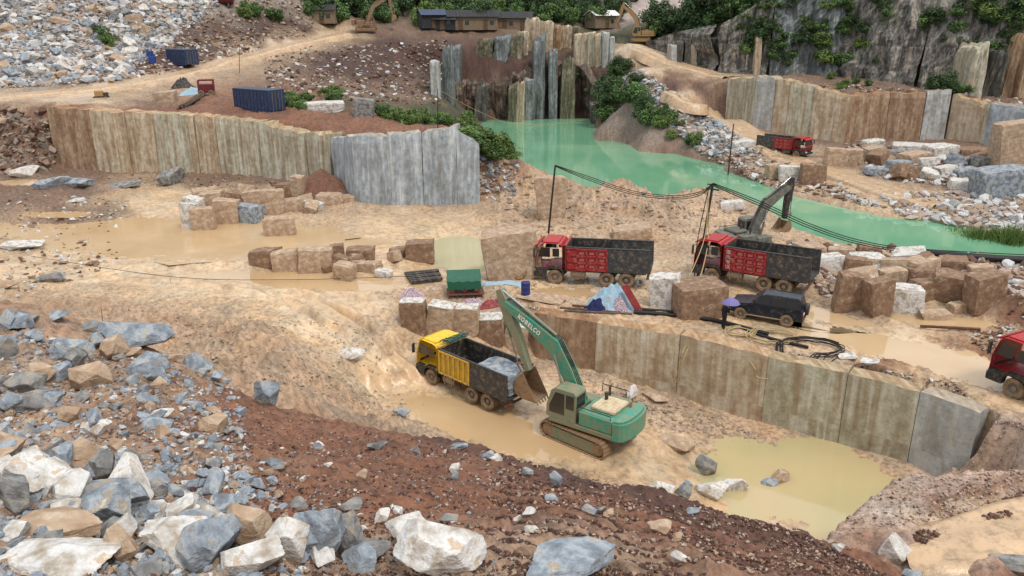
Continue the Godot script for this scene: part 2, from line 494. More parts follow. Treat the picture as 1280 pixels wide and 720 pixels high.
func make_materials() -> void:
	var grain := noise_tex(3, .010, [[0., gr(.56)], [.3, gr(.76)], [.5, gr(.9)], [.66, gr(.98)], [1., gr(1.)]], 9, 1024)
	grain.noise.fractal_gain = .78
	var bump := bump_tex(5, .012, 9., 9, 1024)
	bump.noise.fractal_gain = .78
	var mudt := noise_tex(4, .008, [[0., gr(.66)], [.35, gr(.86)], [.55, gr(.97)], [1., gr(1.)]], 9, 1024)
	mudt.noise.fractal_gain = .74
	M.mud = tri_mat(mudt, Vector3(.16, .16, .16), .22, bump, .4)
	M.mud.vertex_color_use_as_albedo = true
	M.soil = tri_mat(grain, Vector3(.21, .21, .21), .9, bump, 1.)
	M.soil.vertex_color_use_as_albedo = true
	# waters
	var w := StandardMaterial3D.new()
	w.albedo_texture = noise_tex(11, .004, [[0., Color(.70, .585, .44)], [.5, Color(.73, .615, .47)], [1., Color(.76, .655, .52)]], 4, 512)
	w.uv1_triplanar = true; w.uv1_world_triplanar = true; w.uv1_scale = Vector3(.05, .05, .05)
	w.roughness = .07
	w.normal_enabled = true; w.normal_texture = bump_tex(12, .01, 1.2, 3); w.normal_scale = .12
	M.mud_water = w
	w = w.duplicate()
	w.albedo_texture = noise_tex(13, .004, [[0., Color(.67, .63, .47)], [.5, Color(.71, .645, .485)], [1., Color(.73, .64, .48)]], 4, 512)
	M.pit_water = w
	w = w.duplicate()
	w.albedo_texture = noise_tex(15, .004, [[0., Color(.68, .65, .51)], [1., Color(.72, .69, .56)]], 4, 256)
	M.pale_water = w
	w = w.duplicate()
	w.albedo_texture = noise_tex(14, .003, [[0., Color(.38, .585, .46)], [.5, Color(.435, .63, .505)], [1., Color(.53, .68, .55)]], 4, 512)
	w.uv1_scale = Vector3(.02, .02, .02); w.roughness = .06; w.normal_scale = .10
	M.pond_water = w
	# sawn stone: stains and runs that streak down the face; x and z across, y along
	var rust := Color(.50, .36, .25); var lime := Color(.80, .78, .73); var soot := Color(.30, .28, .25)
	var cuts := [
		["tan", [[0., Color(.54, .46, .37)], [.4, Color(.63, .55, .45)], [.6, Color(.69, .63, .54)], [1., Color(.76, .73, .67)]], rust, lime, .8],
		["grey", [[0., Color(.48, .46, .43)], [.4, Color(.58, .58, .57)], [.6, Color(.64, .65, .65)], [1., Color(.74, .74, .72)]], Color(.54, .47, .38), lime, .8],
		["brown", [[0., Color(.43, .33, .25)], [.4, Color(.53, .42, .33)], [.6, Color(.59, .49, .39)], [1., Color(.67, .60, .52)]], Color(.45, .32, .23), Color(.70, .65, .58), .7],
		["olive", [[0., Color(.50, .46, .37)], [.4, Color(.59, .56, .48)], [.6, Color(.65, .63, .55)], [1., Color(.74, .73, .69)]], rust, lime, 1.],
		["dark", [[0., Color(.15, .15, .14)], [.4, Color(.25, .25, .23)], [.6, Color(.34, .33, .31)], [1., Color(.48, .46, .42)]], Color(.20, .18, .15), Color(.46, .43, .38), .8],
		["orange", [[0., Color(.48, .37, .27)], [.4, Color(.58, .46, .34)], [.6, Color(.66, .55, .42)], [1., Color(.76, .69, .60)]], Color(.55, .38, .25), lime, .8],
		["blue", [[0., Color(.44, .45, .45)], [.4, Color(.53, .56, .58)], [.6, Color(.60, .63, .66)], [1., Color(.73, .75, .75)]], Color(.46, .43, .40), Color(.80, .81, .80), .8],
		["cliff", [[0., Color(.14, .14, .13)], [.36, Color(.28, .28, .265)], [.52, Color(.40, .39, .375)], [.7, Color(.54, .52, .49)], [1., Color(.68, .65, .60)]], Color(.50, .37, .26), Color(.64, .63, .60), .9],
		["slate", [[0., Color(.25, .25, .24)], [.4, Color(.35, .37, .37)], [.6, Color(.43, .46, .47)], [1., Color(.60, .62, .62)]], Color(.28, .25, .20), Color(.62, .62, .60), .9],
		["moss", [[0., Color(.24, .23, .17)], [.4, Color(.34, .33, .26)], [.6, Color(.43, .41, .33)], [1., Color(.60, .57, .48)]], Color(.26, .20, .14), Color(.62, .58, .50), .9],
		["crag", [[0., Color(.15, .11, .09)], [.4, Color(.27, .21, .17)], [.6, Color(.37, .31, .26)], [1., Color(.56, .51, .44)]], Color(.24, .14, .10), Color(.50, .48, .44), .9],
	]
	var sb := bump_tex(21, .02, 5., 6, 512)
	var i := 0
	for s in cuts:
		M["cut_" + s[0]] = tri_mat(cut_tex(30 + i * 3, s[1], s[2], s[3], s[4]), Vector3(.1, .0625, .1), .75, sb, .5)
		M["cut_" + s[0]].vertex_color_use_as_albedo = true
		i += 1
	# broken rock
	var rocks := [
		["blue", [[0., Color(.34, .35, .365)], [.36, Color(.46, .49, .525)], [.52, Color(.54, .575, .615)], [.64, Color(.62, .65, .68)], [.74, Color(.60, .55, .48)], [1., Color(.82, .81, .79)]]],
		["white", [[0., Color(.52, .46, .40)], [.36, Color(.68, .65, .61)], [.52, Color(.76, .75, .74)], [.68, Color(.82, .82, .82)], [.8, Color(.72, .64, .55)], [1., Color(.78, .70, .62)]]],
		["tan", [[0., Color(.55, .45, .36)], [.38, Color(.62, .52, .43)], [.55, Color(.66, .565, .475)], [.72, Color(.70, .62, .53)], [1., Color(.77, .73, .67)]]],
		["brown", [[0., Color(.42, .32, .25)], [.4, Color(.48, .375, .295)], [.6, Color(.525, .42, .335)], [.78, Color(.58, .485, .40)], [1., Color(.70, .65, .60)]]],
		["grey", [[0., Color(.28, .27, .26)], [.4, Color(.43, .43, .43)], [.6, Color(.53, .53, .53)], [.78, Color(.60, .55, .48)], [1., Color(.72, .72, .71)]]],
	]
	var rb := bump_tex(22, .025, 6., 6, 512)
	i = 0
	for s in rocks:
		M["rock_" + s[0]] = tri_mat(noise_tex(50 + i, .010, s[1], 7, 512), Vector3(.33, .33, .33), .8, rb, .9)
		i += 1
	for s in rocks: M["rock_" + s[0]].albedo_texture.noise.fractal_gain = .62
	M.stuff_rock = tri_mat(grain, Vector3(.8, .8, .8), .85, rb, .8)
	M.stuff_rock.vertex_color_use_as_albedo = true
	M.leaf = StandardMaterial3D.new()
	M.leaf.vertex_color_use_as_albedo = true
	M.leaf.roughness = .65
	M.leaf.backlight_enabled = true
	M.leaf.backlight = Color(.10, .14, .04)
	M.bark = tri_mat(noise_tex(61, .03, [[0., Color(.2, .15, .11)], [1., Color(.42, .35, .28)]], 5, 256), Vector3(1, .3, 1), .9)

# ---------- the lie of the land ----------
var walls := {}
# a sawn face: each point is pixel of its foot, height of the foot, pixel row of its top
func wall_line(key: String, c_top: int, c_foot: int, a: Array, thick := 1.1) -> void:
	var pts := []
	for e in a:
		var p := U(e[0], e[1], e[2])
		pts.append({p = p, yb = e[2], yt = top_at(p, e[3])})
	wall_pts(key, c_top, c_foot, pts, thick)
func wall_line_d(key: String, c_top: int, c_foot: int, a: Array, thick := 1.1) -> void:   # with the depth of the foot
	var pts := []
	for e in a:
		var p := UD(e[0], e[1], e[2])
		pts.append({p = p, yb = p.y, yt = top_at(p, e[3])})
	wall_pts(key, c_top, c_foot, pts, thick)
func wall_top(key: String, c_top: int, c_foot: int, a: Array, thick := 1.1) -> void:       # pixel of the top edge, its height, height of the foot
	var pts := []
	for e in a:
		var p := U(e[0], e[1], e[2])
		pts.append({p = Vector3(p.x, e[3], p.z), yb = e[3], yt = e[2]})
	wall_pts(key, c_top, c_foot, pts, thick)
func wall_pts(key: String, c_top: int, c_foot: int, pts: Array, thick: float) -> void:
	walls[key] = {pts = pts, thick = thick}
	for s in pts.size() - 1:
		var a: Vector3 = pts[s].p; var b: Vector3 = pts[s + 1].p
		a.y = 0; b.y = 0
		var nrm := wall_normal(a, b)
		keep_line(a, b)
		var n := maxi(1, int(a.distance_to(b) / 1.2))
		for i in n + (1 if s == pts.size() - 2 else 0):
			var t := float(i) / n
			var q := a.lerp(b, t)
			var f := q - nrm * thick * .30
			var g := q - nrm * thick * .85
			f.y = lerpf(pts[s].yb, pts[s + 1].yb, t)
			g.y = lerpf(pts[s].yt, pts[s + 1].yt, t)
			cw(f, c_foot); cw(g, c_top)
func wall_normal(a: Vector3, b: Vector3) -> Vector3:     # towards the viewer's side
	var d := (b - a).normalized()
	var n := Vector3(-d.z, 0, d.x)
	return n if n.dot(-(a + b) * .5) > 0. else -n

func lay_land() -> void:
	n_big.seed = 1; n_big.frequency = .11; n_big.fractal_octaves = 3
	n_mid.seed = 2; n_mid.frequency = .42; n_mid.fractal_octaves = 4
	n_fine.seed = 3; n_fine.frequency = 1.9; n_fine.fractal_octaves = 4; n_fine.fractal_gain = .6
	n_col.seed = 4; n_col.frequency = .16; n_col.fractal_octaves = 4
	KEEP.resize(GNX * GNZ)
	# rim of the map
	for x in [-130., -90., -50., -20., 0., 20., 50., 90., 151.]:
		cw(Vector3(x, 18. - absf(x) * .06, 6.), 10)
		cw(Vector3(x, 46., -236.), 6)
	for z in [-10., -30., -60.]:
		cw(Vector3(-131, 14, z), 8); cw(Vector3(151, 8, z), 8)
	for z in [-90., -120., -150., -190.]:
		cw(Vector3(-131, 26 + (-z - 90.) * .1, z), 4); cw(Vector3(151, 30, z), 6)
	# the waste heap we stand on
	cds(10, [[-300, 720, 9.5], [0, 720, 10.5], [200, 720, 10.5], [400, 720, 11], [640, 720, 12], [800, 720, 13], [950, 720, 15, 2], [1060, 720, 17.5, 2],
		[-300, 640, 12], [-100, 640, 13], [100, 640, 13.5], [300, 640, 14, 2], [500, 640, 15, 2], [700, 640, 17, 2], [850, 645, 19, 3],
		[-300, 560, 16], [-100, 560, 17], [100, 560, 17.5], [300, 560, 18.5, 2], [450, 560, 20.5, 2], [600, 565, 23, 3],
		[-300, 480, 20], [-100, 480, 21], [100, 480, 21.5], [250, 490, 23, 2], [-100, 420, 24], [60, 420, 24.5], [380, 530, 23.5, 2]])
	crest(10, 4., 2.5, [[-350, 330, 28], [-150, 350, 27.5], [0, 368, 27], [60, 380, 27], [130, 400, 27], [190, 416, 26.8], [250, 446, 26.5], [300, 470, 26.3, 2], [350, 497, 26, 2],
		[420, 522, 26, 2], [480, 535, 26, 2], [540, 538, 26, 3], [600, 545, 25.5, 3], [640, 568, 25, 3], [690, 592, 24.5, 3], [740, 612, 24, 3], [800, 622, 23.5, 3], [860, 632, 22.5, 3],
		[920, 640, 21.8, 3], [980, 655, 21, 3], [1040, 680, 20.5, 3], [1100, 702, 20.2, 2], [1160, 725, 20, 2], [1300, 790, 19.5, 2], [1500, 850, 19, 2]])
	# mud floor
	cys(0, [[-150, 320, 3.6], [0, 345, 3.7], [100, 352, 3.5], [200, 365, 3.6], [300, 366, 3.5], [350, 350, 3.3], [250, 330, 3.45], [150, 300, 3.6], [100, 270, 3.9, 8], [50, 255, 4.1, 8],
		[60, 290, 3.8, 8], [0, 300, 3.9, 1], [30, 225, 4.1, 8], [-80, 250, 4.4, 8], [200, 240, 3.8], [250, 228, 3.95, 8], [330, 228, 4., 8], [400, 262, 3.7, 1], [500, 265, 3.7], [460, 300, 3.4], [560, 280, 3.5],
		[620, 285, 3.4, 1], [580, 320, 3.1], [480, 345, 3.1], [560, 350, 3.2, 1], [520, 366, 3.2, 1], [450, 375, 3.0], [600, 360, 3.2, 1], [660, 352, 3.2], [760, 352, 3.0], [660, 375, 3.2, 1],
		[740, 385, 3.1, 1], [850, 355, 3.0], [840, 325, 3.2, 1], [860, 295, 3.5, 1], [940, 380, 3.0], [1010, 400, 3.0], [1080, 420, 3.0], [1150, 440, 3.0], [1230, 470, 3.0], [1290, 500, 3.0], [1450, 540, 3.2],
		[1180, 400, 3.0], [1230, 392, 3.2, 1], [1280, 372, 4.7, 2], [1340, 380, 5.2, 2], [1225, 418, 3.2, 2], [1265, 405, 4.0, 2], [1300, 420, 3.6, 2], [1060, 395, 3., 1], [1110, 385, 3.2, 1], [1200, 360, 3.2, 1], [1450, 420, 4.2, 8]])
	# embankment between the floor and the heap
	cys(12, [[150, 383, 4.1], [230, 400, 4.7], [300, 420, 4.9], [255, 428, 5.3], [340, 450, 4.8], [330, 478, 5.2], [365, 450, 4.2], [400, 484, 3.7], [430, 512, 2.9], [478, 512, 1.7], [505, 530, 1.2], [330, 405, 4.1]])
	cys(0, [[380, 402, 3.2], [400, 425, 3.0], [435, 440, 2.3], [465, 465, 1.4], [505, 490, .6], [345, 385, 3.4], [420, 400, 3.0], [480, 440, 1.7], [540, 480, .45], [600, 515, 0.], [565, 532, .1], [430, 415, 2.7], [500, 425, 1.9, 1], [510, 440, 1.2]])
	# pit
	cys(1, [[700, 465, .2], [780, 485, -.1], [850, 515, -.5], [930, 560, -1.0], [680, 500, 0., 0], [650, 555, 0., 0], [720, 585, -.15, 0], [800, 560, -.2, 0], [860, 590, -.6, 0], [905, 618, -.9, 0], [960, 600, -1.4], [1000, 640, -1.6, 0], [1060, 610, -1.7, 0], [1000, 585, -1.4], [650, 470, .3]])
	# shelf beside the pool
	for e in [[1000, 690, 4.2], [1030, 668, 4.1], [1060, 641, 3.9], [1100, 606, 3.7], [1140, 576, 3.45], [1180, 541, 3.2], [1214, 517, 3.05]]:
		var p := U(e[0], e[1], e[2])
		cw(p, 7)
		cw(Vector3(p.x - .75, -1.8, p.z - .45), 7)
		keep_line(p, p + Vector3(-.7, 0, -.5))
	cys(7, [[1100, 640, 4.3], [1200, 560, 3.6], [1280, 560, 3.8], [1280, 600, 4.2, 2], [1200, 620, 4.4], [1120, 668, 4.6], [1180, 662, 4.4, 5], [1280, 645, 4.4, 5], [1200, 700, 4.4, 7], [1290, 690, 4.6, 5], [1420, 640, 4.6, 7], [1450, 740, 5., 2], [1250, 522, 3.1], [1240, 625, 4.6, 2], [1270, 712, 5.2, 2]])
	cys(1, [[900, 424, 3.1], [1000, 448, 3.05], [1100, 470, 3.05, 7], [1180, 492, 3.1, 7], [800, 400, 3.1], [1130, 455, 3.4, 2]])
	# ridge before the pond
	cys(1, [[640, 300, 3.3], [720, 287, 3.4], [800, 302, 3.3], [880, 270, 4.0]])
	for e in [[640, 213, 88, 12], [700, 226, 84, 12], [740, 231, 80, 12], [790, 221, 78, 12], [830, 238, 77, 12], [880, 231, 78, 12], [930, 246, 76, 12], [965, 264, 74, 1], [1000, 285, 71, 1], [1060, 301, 66, 1], [1150, 312, 63, 1], [1280, 324, 61, 1], [1450, 330, 60, 1]]:
		cw(UD(e[0], e[1], e[2]), e[3])
		var q := UD(e[0], e[1], e[2] + 3.0)
		q.y = .2
		cw(q, 1)
	cds(12, [[780, 262, 72.], [690, 262, 73.], [840, 265, 71.], [920, 290, 66.5]])
	# pond bed and shores
	for e in [[640, 162], [680, 160], [720, 160], [670, 178], [720, 178], [760, 178], [660, 200], [720, 200], [780, 195], [830, 195], [760, 212], [830, 215], [870, 205], [900, 222], [860, 228], [940, 235], [990, 252], [960, 252], [1050, 264], [1030, 278], [1100, 280], [1100, 294], [1160, 286], [1160, 300], [1230, 298, 1.2], [1330, 308, 1.2]]:
		var b := U(e[0], e[1], 2.)
		b.y = e[2] if e.size() > 2 else -1.5
		cw(b, 8)
	cys(8, [[845, 187, 2.5], [872, 196, 2.4], [905, 208, 2.4], [945, 222, 2.4], [990, 240, 2.4, 1], [1050, 255, 2.4, 1], [1100, 267, 2.3, 1], [1180, 273, 2.4, 1], [1290, 297, 2.5, 1], [1450, 310, 3., 1]])
	cys(8, [[640, 207, 3.3, 6], [610, 190, 4.6, 6], [585, 168, 6.4, 6], [618, 180, 2.4, 6], [606, 158, 2.4, 6]])
	# the bank and track on the right shore
	cys(4, [[850, 160, 5.2], [822, 138, 7.2], [795, 112, 9.6], [905, 175, 4.4], [880, 160, 5.], [930, 200, 3.1]])
	cds(5, [[790, 84, 139], [815, 92, 135], [852, 120, 127], [890, 145, 119], [940, 168, 111], [965, 187, 105], [770, 92, 137, 8], [795, 54, 150], [850, 80, 141], [900, 93, 134], [840, 98, 133, 3], [870, 112, 129, 3]])
	cys(5, [[1010, 208, 3.2], [1060, 222, 3.2], [1120, 242, 3.1], [1180, 257, 2.9], [1240, 266, 2.9, 4], [1290, 276, 3., 4], [1150, 225, 3.5, 8], [1250, 240, 3.4, 8], [1050, 197, 3.6, 8], [1150, 195, 3.9, 8], [1300, 235, 4., 8], [980, 195, 3.35], [1450, 260, 4., 8], [1060, 188, 3.6, 8], [1230, 190, 3.9, 8], [1450, 220, 4.5, 8]])
	# sawn faces
	wall_top("pit", 1, 1, [[668, 392, 3.1, 0.], [745, 404, 3.1, -.2], [850, 420, 3.1, -.8], [960, 447, 3.05, -1.2], [1060, 468, 3.05, -1.6], [1150, 490, 3.05, -1.7], [1224, 517, 3.05, -1.7]])
	wall_line("long", 2, 8, [[70, 211, 4., 134], [140, 215, 4., 139], [250, 217, 4., 145], [330, 221, 4., 153], [385, 228, 3.95, 167], [414, 234, 3.9, 170]], 2.2)
	wall_line("grey", 2, 1, [[418, 236, 3.9, 171], [445, 252, 3.85, 170], [490, 257, 3.8, 168], [530, 255, 3.8, 165], [572, 256, 3.8, 160], [600, 254, 3.8, 180]], 2.2)
	wall_line_d("far", 8, 8, [[905, 152, 127, 98], [940, 160, 122, 97], [980, 169, 119, 101], [1055, 178, 115, 122], [1105, 176, 116, 117], [1180, 175, 114, 115], [1230, 180, 110, 131], [1290, 190, 106, 138]], 2.8)
	wall_line_d("cliff", 6, 8, [[812, 62, 156, 52], [850, 74, 150, 40], [900, 90, 140, 30], [960, 94, 136, -10], [1050, 92, 134, -40], [1150, 108, 126, -60], [1240, 118, 121, -80], [1290, 124, 118, -90], [1420, 150, 110, -120]], 3.)
	cds(8, [[1000, 97, 131], [1100, 105, 124], [1200, 118, 116]])
	# behind the cliff's foot it climbs out of the frame
	cds(6, [[860, 10, 165], [930, -20, 160], [1000, -60, 158], [1150, -90, 148], [1290, -120, 140], [1450, -150, 135]])
	# left platform and track
	cys(2, [[100, 129, 10.9, 5], [200, 132, 10.5, 8], [250, 131, 10.5], [330, 139, 10.3], [400, 151, 10.0], [470, 158, 9.9], [545, 156, 9.9], [440, 145, 10.1], [0, 134, 10.6, 8], [-100, 134, 10.8, 8]])
	cys(8, [[0, 200, 4.9], [35, 168, 7.9], [60, 210, 4.2], [55, 150, 9.5], [-80, 190, 6.]])
	cds(5, [[-150, 128, 100], [0, 123, 102], [60, 118, 103], [120, 112, 106], [200, 98, 115], [250, 87, 123], [300, 74, 133], [360, 57, 143], [430, 42, 155], [415, 34, 160]])
	cds(4, [[-300, 120, 105], [0, 108, 108], [60, 104, 110], [0, 50, 118], [0, 0, 127], [100, 55, 122], [100, 0, 132], [200, 38, 131], [200, 0, 138], [275, 18, 141], [275, -5, 146], [-150, 40, 118], [-300, 0, 120], [0, -60, 140], [200, -60, 150], [-300, -60, 135]])
	cds(3, [[90, 100, 110], [130, 85, 117], [170, 62, 126, 11], [240, 40, 134, 11], [215, 80, 122], [270, 68, 130, 11], [320, 45, 142, 11], [345, 28, 150, 11], [380, 35, 152, 11], [365, 0, 158, 4], [320, 0, 152, 4], [400, 10, 165]])
	cds(11, [[400, 76, 133], [350, 96, 119, 8], [420, 110, 112, 8], [375, 127, 104, 2], [450, 96, 124], [520, 82, 138], [520, 120, 121, 8], [560, 132, 122, 6], [610, 92, 150], [600, 60, 154], [480, 52, 150], [560, 60, 150], [600, 36, 163, 8], [470, 36, 158, 8], [680, 42, 163, 8], [740, 52, 160, 6], [490, 137, 108, 6], [455, 130, 104, 6]])
	# rock wall round the far end of the pond
	wall_line("pond", 11, 8, [[560, 140, 3.5, 108], [580, 153, 1.2, 104], [620, 154, 1.2, 101], [650, 153, 1.2, 88], [690, 151, 1.2, 74], [722, 150, 1.2, 82], [742, 157, 1.2, 118], [775, 168, 1.2, 138], [815, 180, 1.2, 156], [850, 188, 1.2, 176]], 2.2)
	# hills beyond
	cds(6, [[-300, -100, 170, 4], [100, -100, 175, 4], [300, -20, 180], [420, 10, 182], [500, 12, 185], [600, 12, 188], [680, 10, 190], [740, 12, 188], [800, 18, 185, 9], [850, 12, 185, 9], [780, -25, 210, 9], [870, -30, 205, 9], [600, -60, 215], [400, -60, 215], [700, -60, 220]])
	# standing water
	puddle(215, 296, 3.5, 16., 6.2, 8.)
	puddle(70, 268, 3.85, 3.5, 1.2, 0.)
	puddle(575, 318, 3.0, 2.5, 5.2, -8., .5, "pale_water")
	puddle(612, 533, -.02, 6.0, 2.2, 30.)
	puddle(1020, 398, 2.93, 3.6, 1.8, 25.)
	puddle(1180, 450, 2.93, 7.5, 2.0, 40.)
	puddle(1200, 405, 2.95, 3.4, 1.3, 20.)
	puddle(40, 228, 4.0, 5., 1.6, 0.)
	puddle(390, 350, 3.2, 8., 1.9, 10.)
	puddle(440, 300, 3.42, 4., 1., 10.)
	puddle(700, 365, 2.95, 2.2, .9, 0.)
	puddle(1022, 606, -1.05, 5.6, 4.4, 32., .5, "pit_water")
	for g in [.95, 1.35]:
		rut([[240, 330, 3.4], [330, 352, 3.3], [420, 400, 3.0], [480, 440, 1.7], [540, 482, .45], [620, 535, 0.], [700, 580, 0.]], g, .30 if g < 1. else .14)
	rut([[360, 345, 3.3], [440, 385, 3.0], [500, 432, 1.7], [560, 478, .4]], 1.0, .24)
	rut([[150, 345, 3.5], [260, 352, 3.4], [360, 372, 3.4], [440, 405, 2.9]], 1.0, .22)
	rut([[420, 330, 3.2], [520, 300, 3.4], [600, 280, 3.4]], 1.0, .12)
	rut([[380, 300, 3.5], [480, 280, 3.6], [580, 268, 3.6]], 1.0, .1)
	rut([[640, 520, 0.], [740, 500, 0.], [830, 515, -.3], [920, 560, -.9]], 1.1, .12)
	rut([[480, 355, 3.1], [600, 355, 3.2], [700, 360, 3.1], [830, 352, 3.]], 1.0, .12)
	rut([[1000, 400, 3.], [1120, 428, 3.], [1240, 470, 3.]], 1.0, .1)
	rut([[930, 385, 3.], [1050, 415, 3.], [1150, 445, 3.], [1280, 505, 3.]], 1.0, .2)
	rut([[1130, 690, 4.5], [1280, 660, 4.5]], 1.0, .12)
	build_height()
	mark_special()

# ---------- rock, sawn blocks and faces ----------
var ico_cache := {}
var rock_big := []
var rock_small := []
var rock_flat := []
var chip := []
var blocks := []
func ico(sub: int) -> Array:
	if ico_cache.has(sub): return ico_cache[sub]
	var v := []; var f := []
	if sub == 0:
		var t := (1. + sqrt(5.)) / 2.
		for e in [[-1, t, 0], [1, t, 0], [-1, -t, 0], [1, -t, 0], [0, -1, t], [0, 1, t], [0, -1, -t], [0, 1, -t], [t, 0, -1], [t, 0, 1], [-t, 0, -1], [-t, 0, 1]]:
			v.append(Vector3(e[0], e[1], e[2]).normalized())
		f = [[0, 11, 5], [0, 5, 1], [0, 1, 7], [0, 7, 10], [0, 10, 11], [1, 5, 9], [5, 11, 4], [11, 10, 2], [10, 7, 6], [7, 1, 8], [3, 9, 4], [3, 4, 2], [3, 2, 6], [3, 6, 8], [3, 8, 9], [4, 9, 5], [2, 4, 11], [6, 2, 10], [8, 6, 7], [9, 8, 1]]
	else:
		var p := ico(sub - 1)
		v = p[0].duplicate()
		var mid := {}
		for q in p[1]:
			var m := []
			for e in 3:
				var a: int = q[e]; var b: int = q[(e + 1) % 3]
				var key := Vector2i(mini(a, b), maxi(a, b))
				if not mid.has(key):
					mid[key] = v.size()
					v.append(((v[a] + v[b]) * .5).normalized())
				m.append(mid[key])
			f.append([q[0], m[0], m[2]]); f.append([q[1], m[1], m[0]]); f.append([q[2], m[2], m[1]]); f.append([m[0], m[1], m[2]])
	ico_cache[sub] = [v, f]
	return ico_cache[sub]
# a piece of broken stone: flat fracture faces that meet in chipped edges; about 1 m across, resting on y = 0
func rock_mesh(seed_: int, faces: int, shape: Vector3, sub: int, rough: float) -> ArrayMesh:
	var r := RandomNumberGenerator.new()
	r.seed = seed_
	var nz := FastNoiseLite.new()
	nz.seed = seed_; nz.frequency = 1.7; nz.fractal_octaves = 4; nz.fractal_gain = .6
	var pl := []
	while pl.size() < faces:
		var n := Vector3(r.randfn(), r.randfn(), r.randfn()).normalized()
		var ok := true
		for q in pl:
			if n.dot(q[0]) > .72: ok = false
		if ok or r.randf() < .03: pl.append([n, r.randf_range(.34, .52)])
	var g := ico(sub)
	var v := PackedVector3Array()
	var lo := 1e9
	for d: Vector3 in g[0]:
		var rad := .86
		for q in pl:
			var c: float = d.dot(q[0])
			if c > .05: rad = minf(rad, q[1] / c)
		rad *= 1. + nz.get_noise_3d(d.x, d.y, d.z) * rough
		var p := d * rad * shape
		v.append(p)
		lo = minf(lo, p.y)
	var st := mb()
	for f in g[1]:
		var a := v[f[0]]; var b := v[f[1]]; var c := v[f[2]]
		var o := Vector3(0, -lo, 0)
		tri3(st, a + o, b + o, c + o, a + b + c)
	return fin(st)
# a rough-sawn block with broken corners, 1 x 1 x 1, resting on y = 0
func block_mesh(seed_: int, skew: float, rough: float, n: int) -> ArrayMesh:
	var r := RandomNumberGenerator.new()
	r.seed = seed_
	var nz := FastNoiseLite.new()
	nz.seed = seed_; nz.frequency = 1.6; nz.fractal_octaves = 4; nz.fractal_gain = .6
	var cor := []
	for k in 8:
		cor.append(Vector3(-.5 if k & 1 == 0 else .5, 0. if k & 2 == 0 else 1., -.5 if k & 4 == 0 else .5) + Vector3(r.randf_range(-1, 1), r.randf_range(-.8, .4) if k & 2 else 0., r.randf_range(-1, 1)) * skew)
	var at := func(u: float, v: float, w: float) -> Vector3:
		var p := Vector3.ZERO
		for k in 8:
			p += cor[k] * (u if k & 1 else 1. - u) * (v if k & 2 else 1. - v) * (w if k & 4 else 1. - w)
		var q := Vector3(u - .5, v - .5, w - .5)
		var e := 0                        # broken edges: pull corners in
		for s: float in [absf(q.x), absf(q.y), absf(q.z)]:
			if s > .47: e += 1
		var pull := .02 * maxf(0., e - 1) * (1. + 1.6 * nz.get_noise_3d(p.x * 3., p.y * 3., p.z * 3.))
		p -= q * 2. * pull
		return p + q.normalized() * nz.get_noise_3d(p.x * 1.6 + 7., p.y * 1.6, p.z * 1.6) * rough
	var st := mb()
	for ax in 3:
		for s: float in [0., 1.]:
			for i in n:
				for j in n:
					var c := []
					for e in [[i, j], [i + 1, j], [i + 1, j + 1], [i, j + 1]]:
						var a: float = float(e[0]) / n; var b: float = float(e[1]) / n
						c.append(at.call(s, a, b) if ax == 0 else at.call(a, s, b) if ax == 1 else at.call(a, b, s))
					var o := Vector3.ZERO
					o[ax] = s * 2. - 1.
					quad(st, c[0], c[1], c[2], c[3], o)
	return fin(st)
func make_stones() -> void:
	for k in 7: rock_big.append(rock_mesh(100 + k, 10 + k % 3, Vector3(1, .85, .9), 4, .055))
	for k in 4: rock_flat.append(rock_mesh(140 + k, 10, Vector3(1.1, .5, .9), 4, .055))
	for k in 6: rock_small.append(rock_mesh(200 + k, 9, Vector3(1, .72, .85), 3, .03))
	for k in 4: chip.append(rock_mesh(300 + k, 7, Vector3(1, .6, .8), 2, .0))
	for k in 5: blocks.append(block_mesh(400 + k, .05 + .035 * (k % 3), .025, 6))
func put(o: Node3D, p: Vector3, size: Vector3, yaw: float, tilt := 0.0, roll := 0.0) -> void:
	o.transform = Transform3D(Basis.from_euler(Vector3(deg_to_rad(tilt), deg_to_rad(yaw), deg_to_rad(roll))) * Basis.from_scale(size), p)
# a stone seen at a pixel (its foot) with a width and height in pixels
func stone(called: String, px: float, py: float, w: float, h: float, mat: String, mesh: Mesh, label: String, category: String, group := "", sink := .22, yaw := 1e9, tilt := 1e9) -> Node3D:
	var p := hit(px, py)
	var d := (p - Vector3(0, CAM_Y, 0)).dot(Vector3(0, -sp, -cp))
	var m := d / FOCAL
	var o := mesh_obj(called, mesh, M[mat], self)
	var ww := w * m * 1.0
	var hh := h * m * .95
	var dep := ww * rng.randf_range(.6, .8)
	# the shape's upper side is also seen: take its share off the height
	var ab := mesh.get_aabb().size
	var hy := maxf(hh * .55, (hh - dep * .2) / cp)
	p.y -= hy * sink
	p += Vector3(p.x, 0, p.z).normalized() * dep * .35
	put(o, p, Vector3(ww / ab.x, hy * (1. + sink) / ab.y, dep / ab.z), yaw if yaw < 1e8 else rng.randf_range(-35, 35), tilt if tilt < 1e8 else rng.randf_range(-9, 9), rng.randf_range(-8, 8))
	tag(o, label, category, group)
	return o
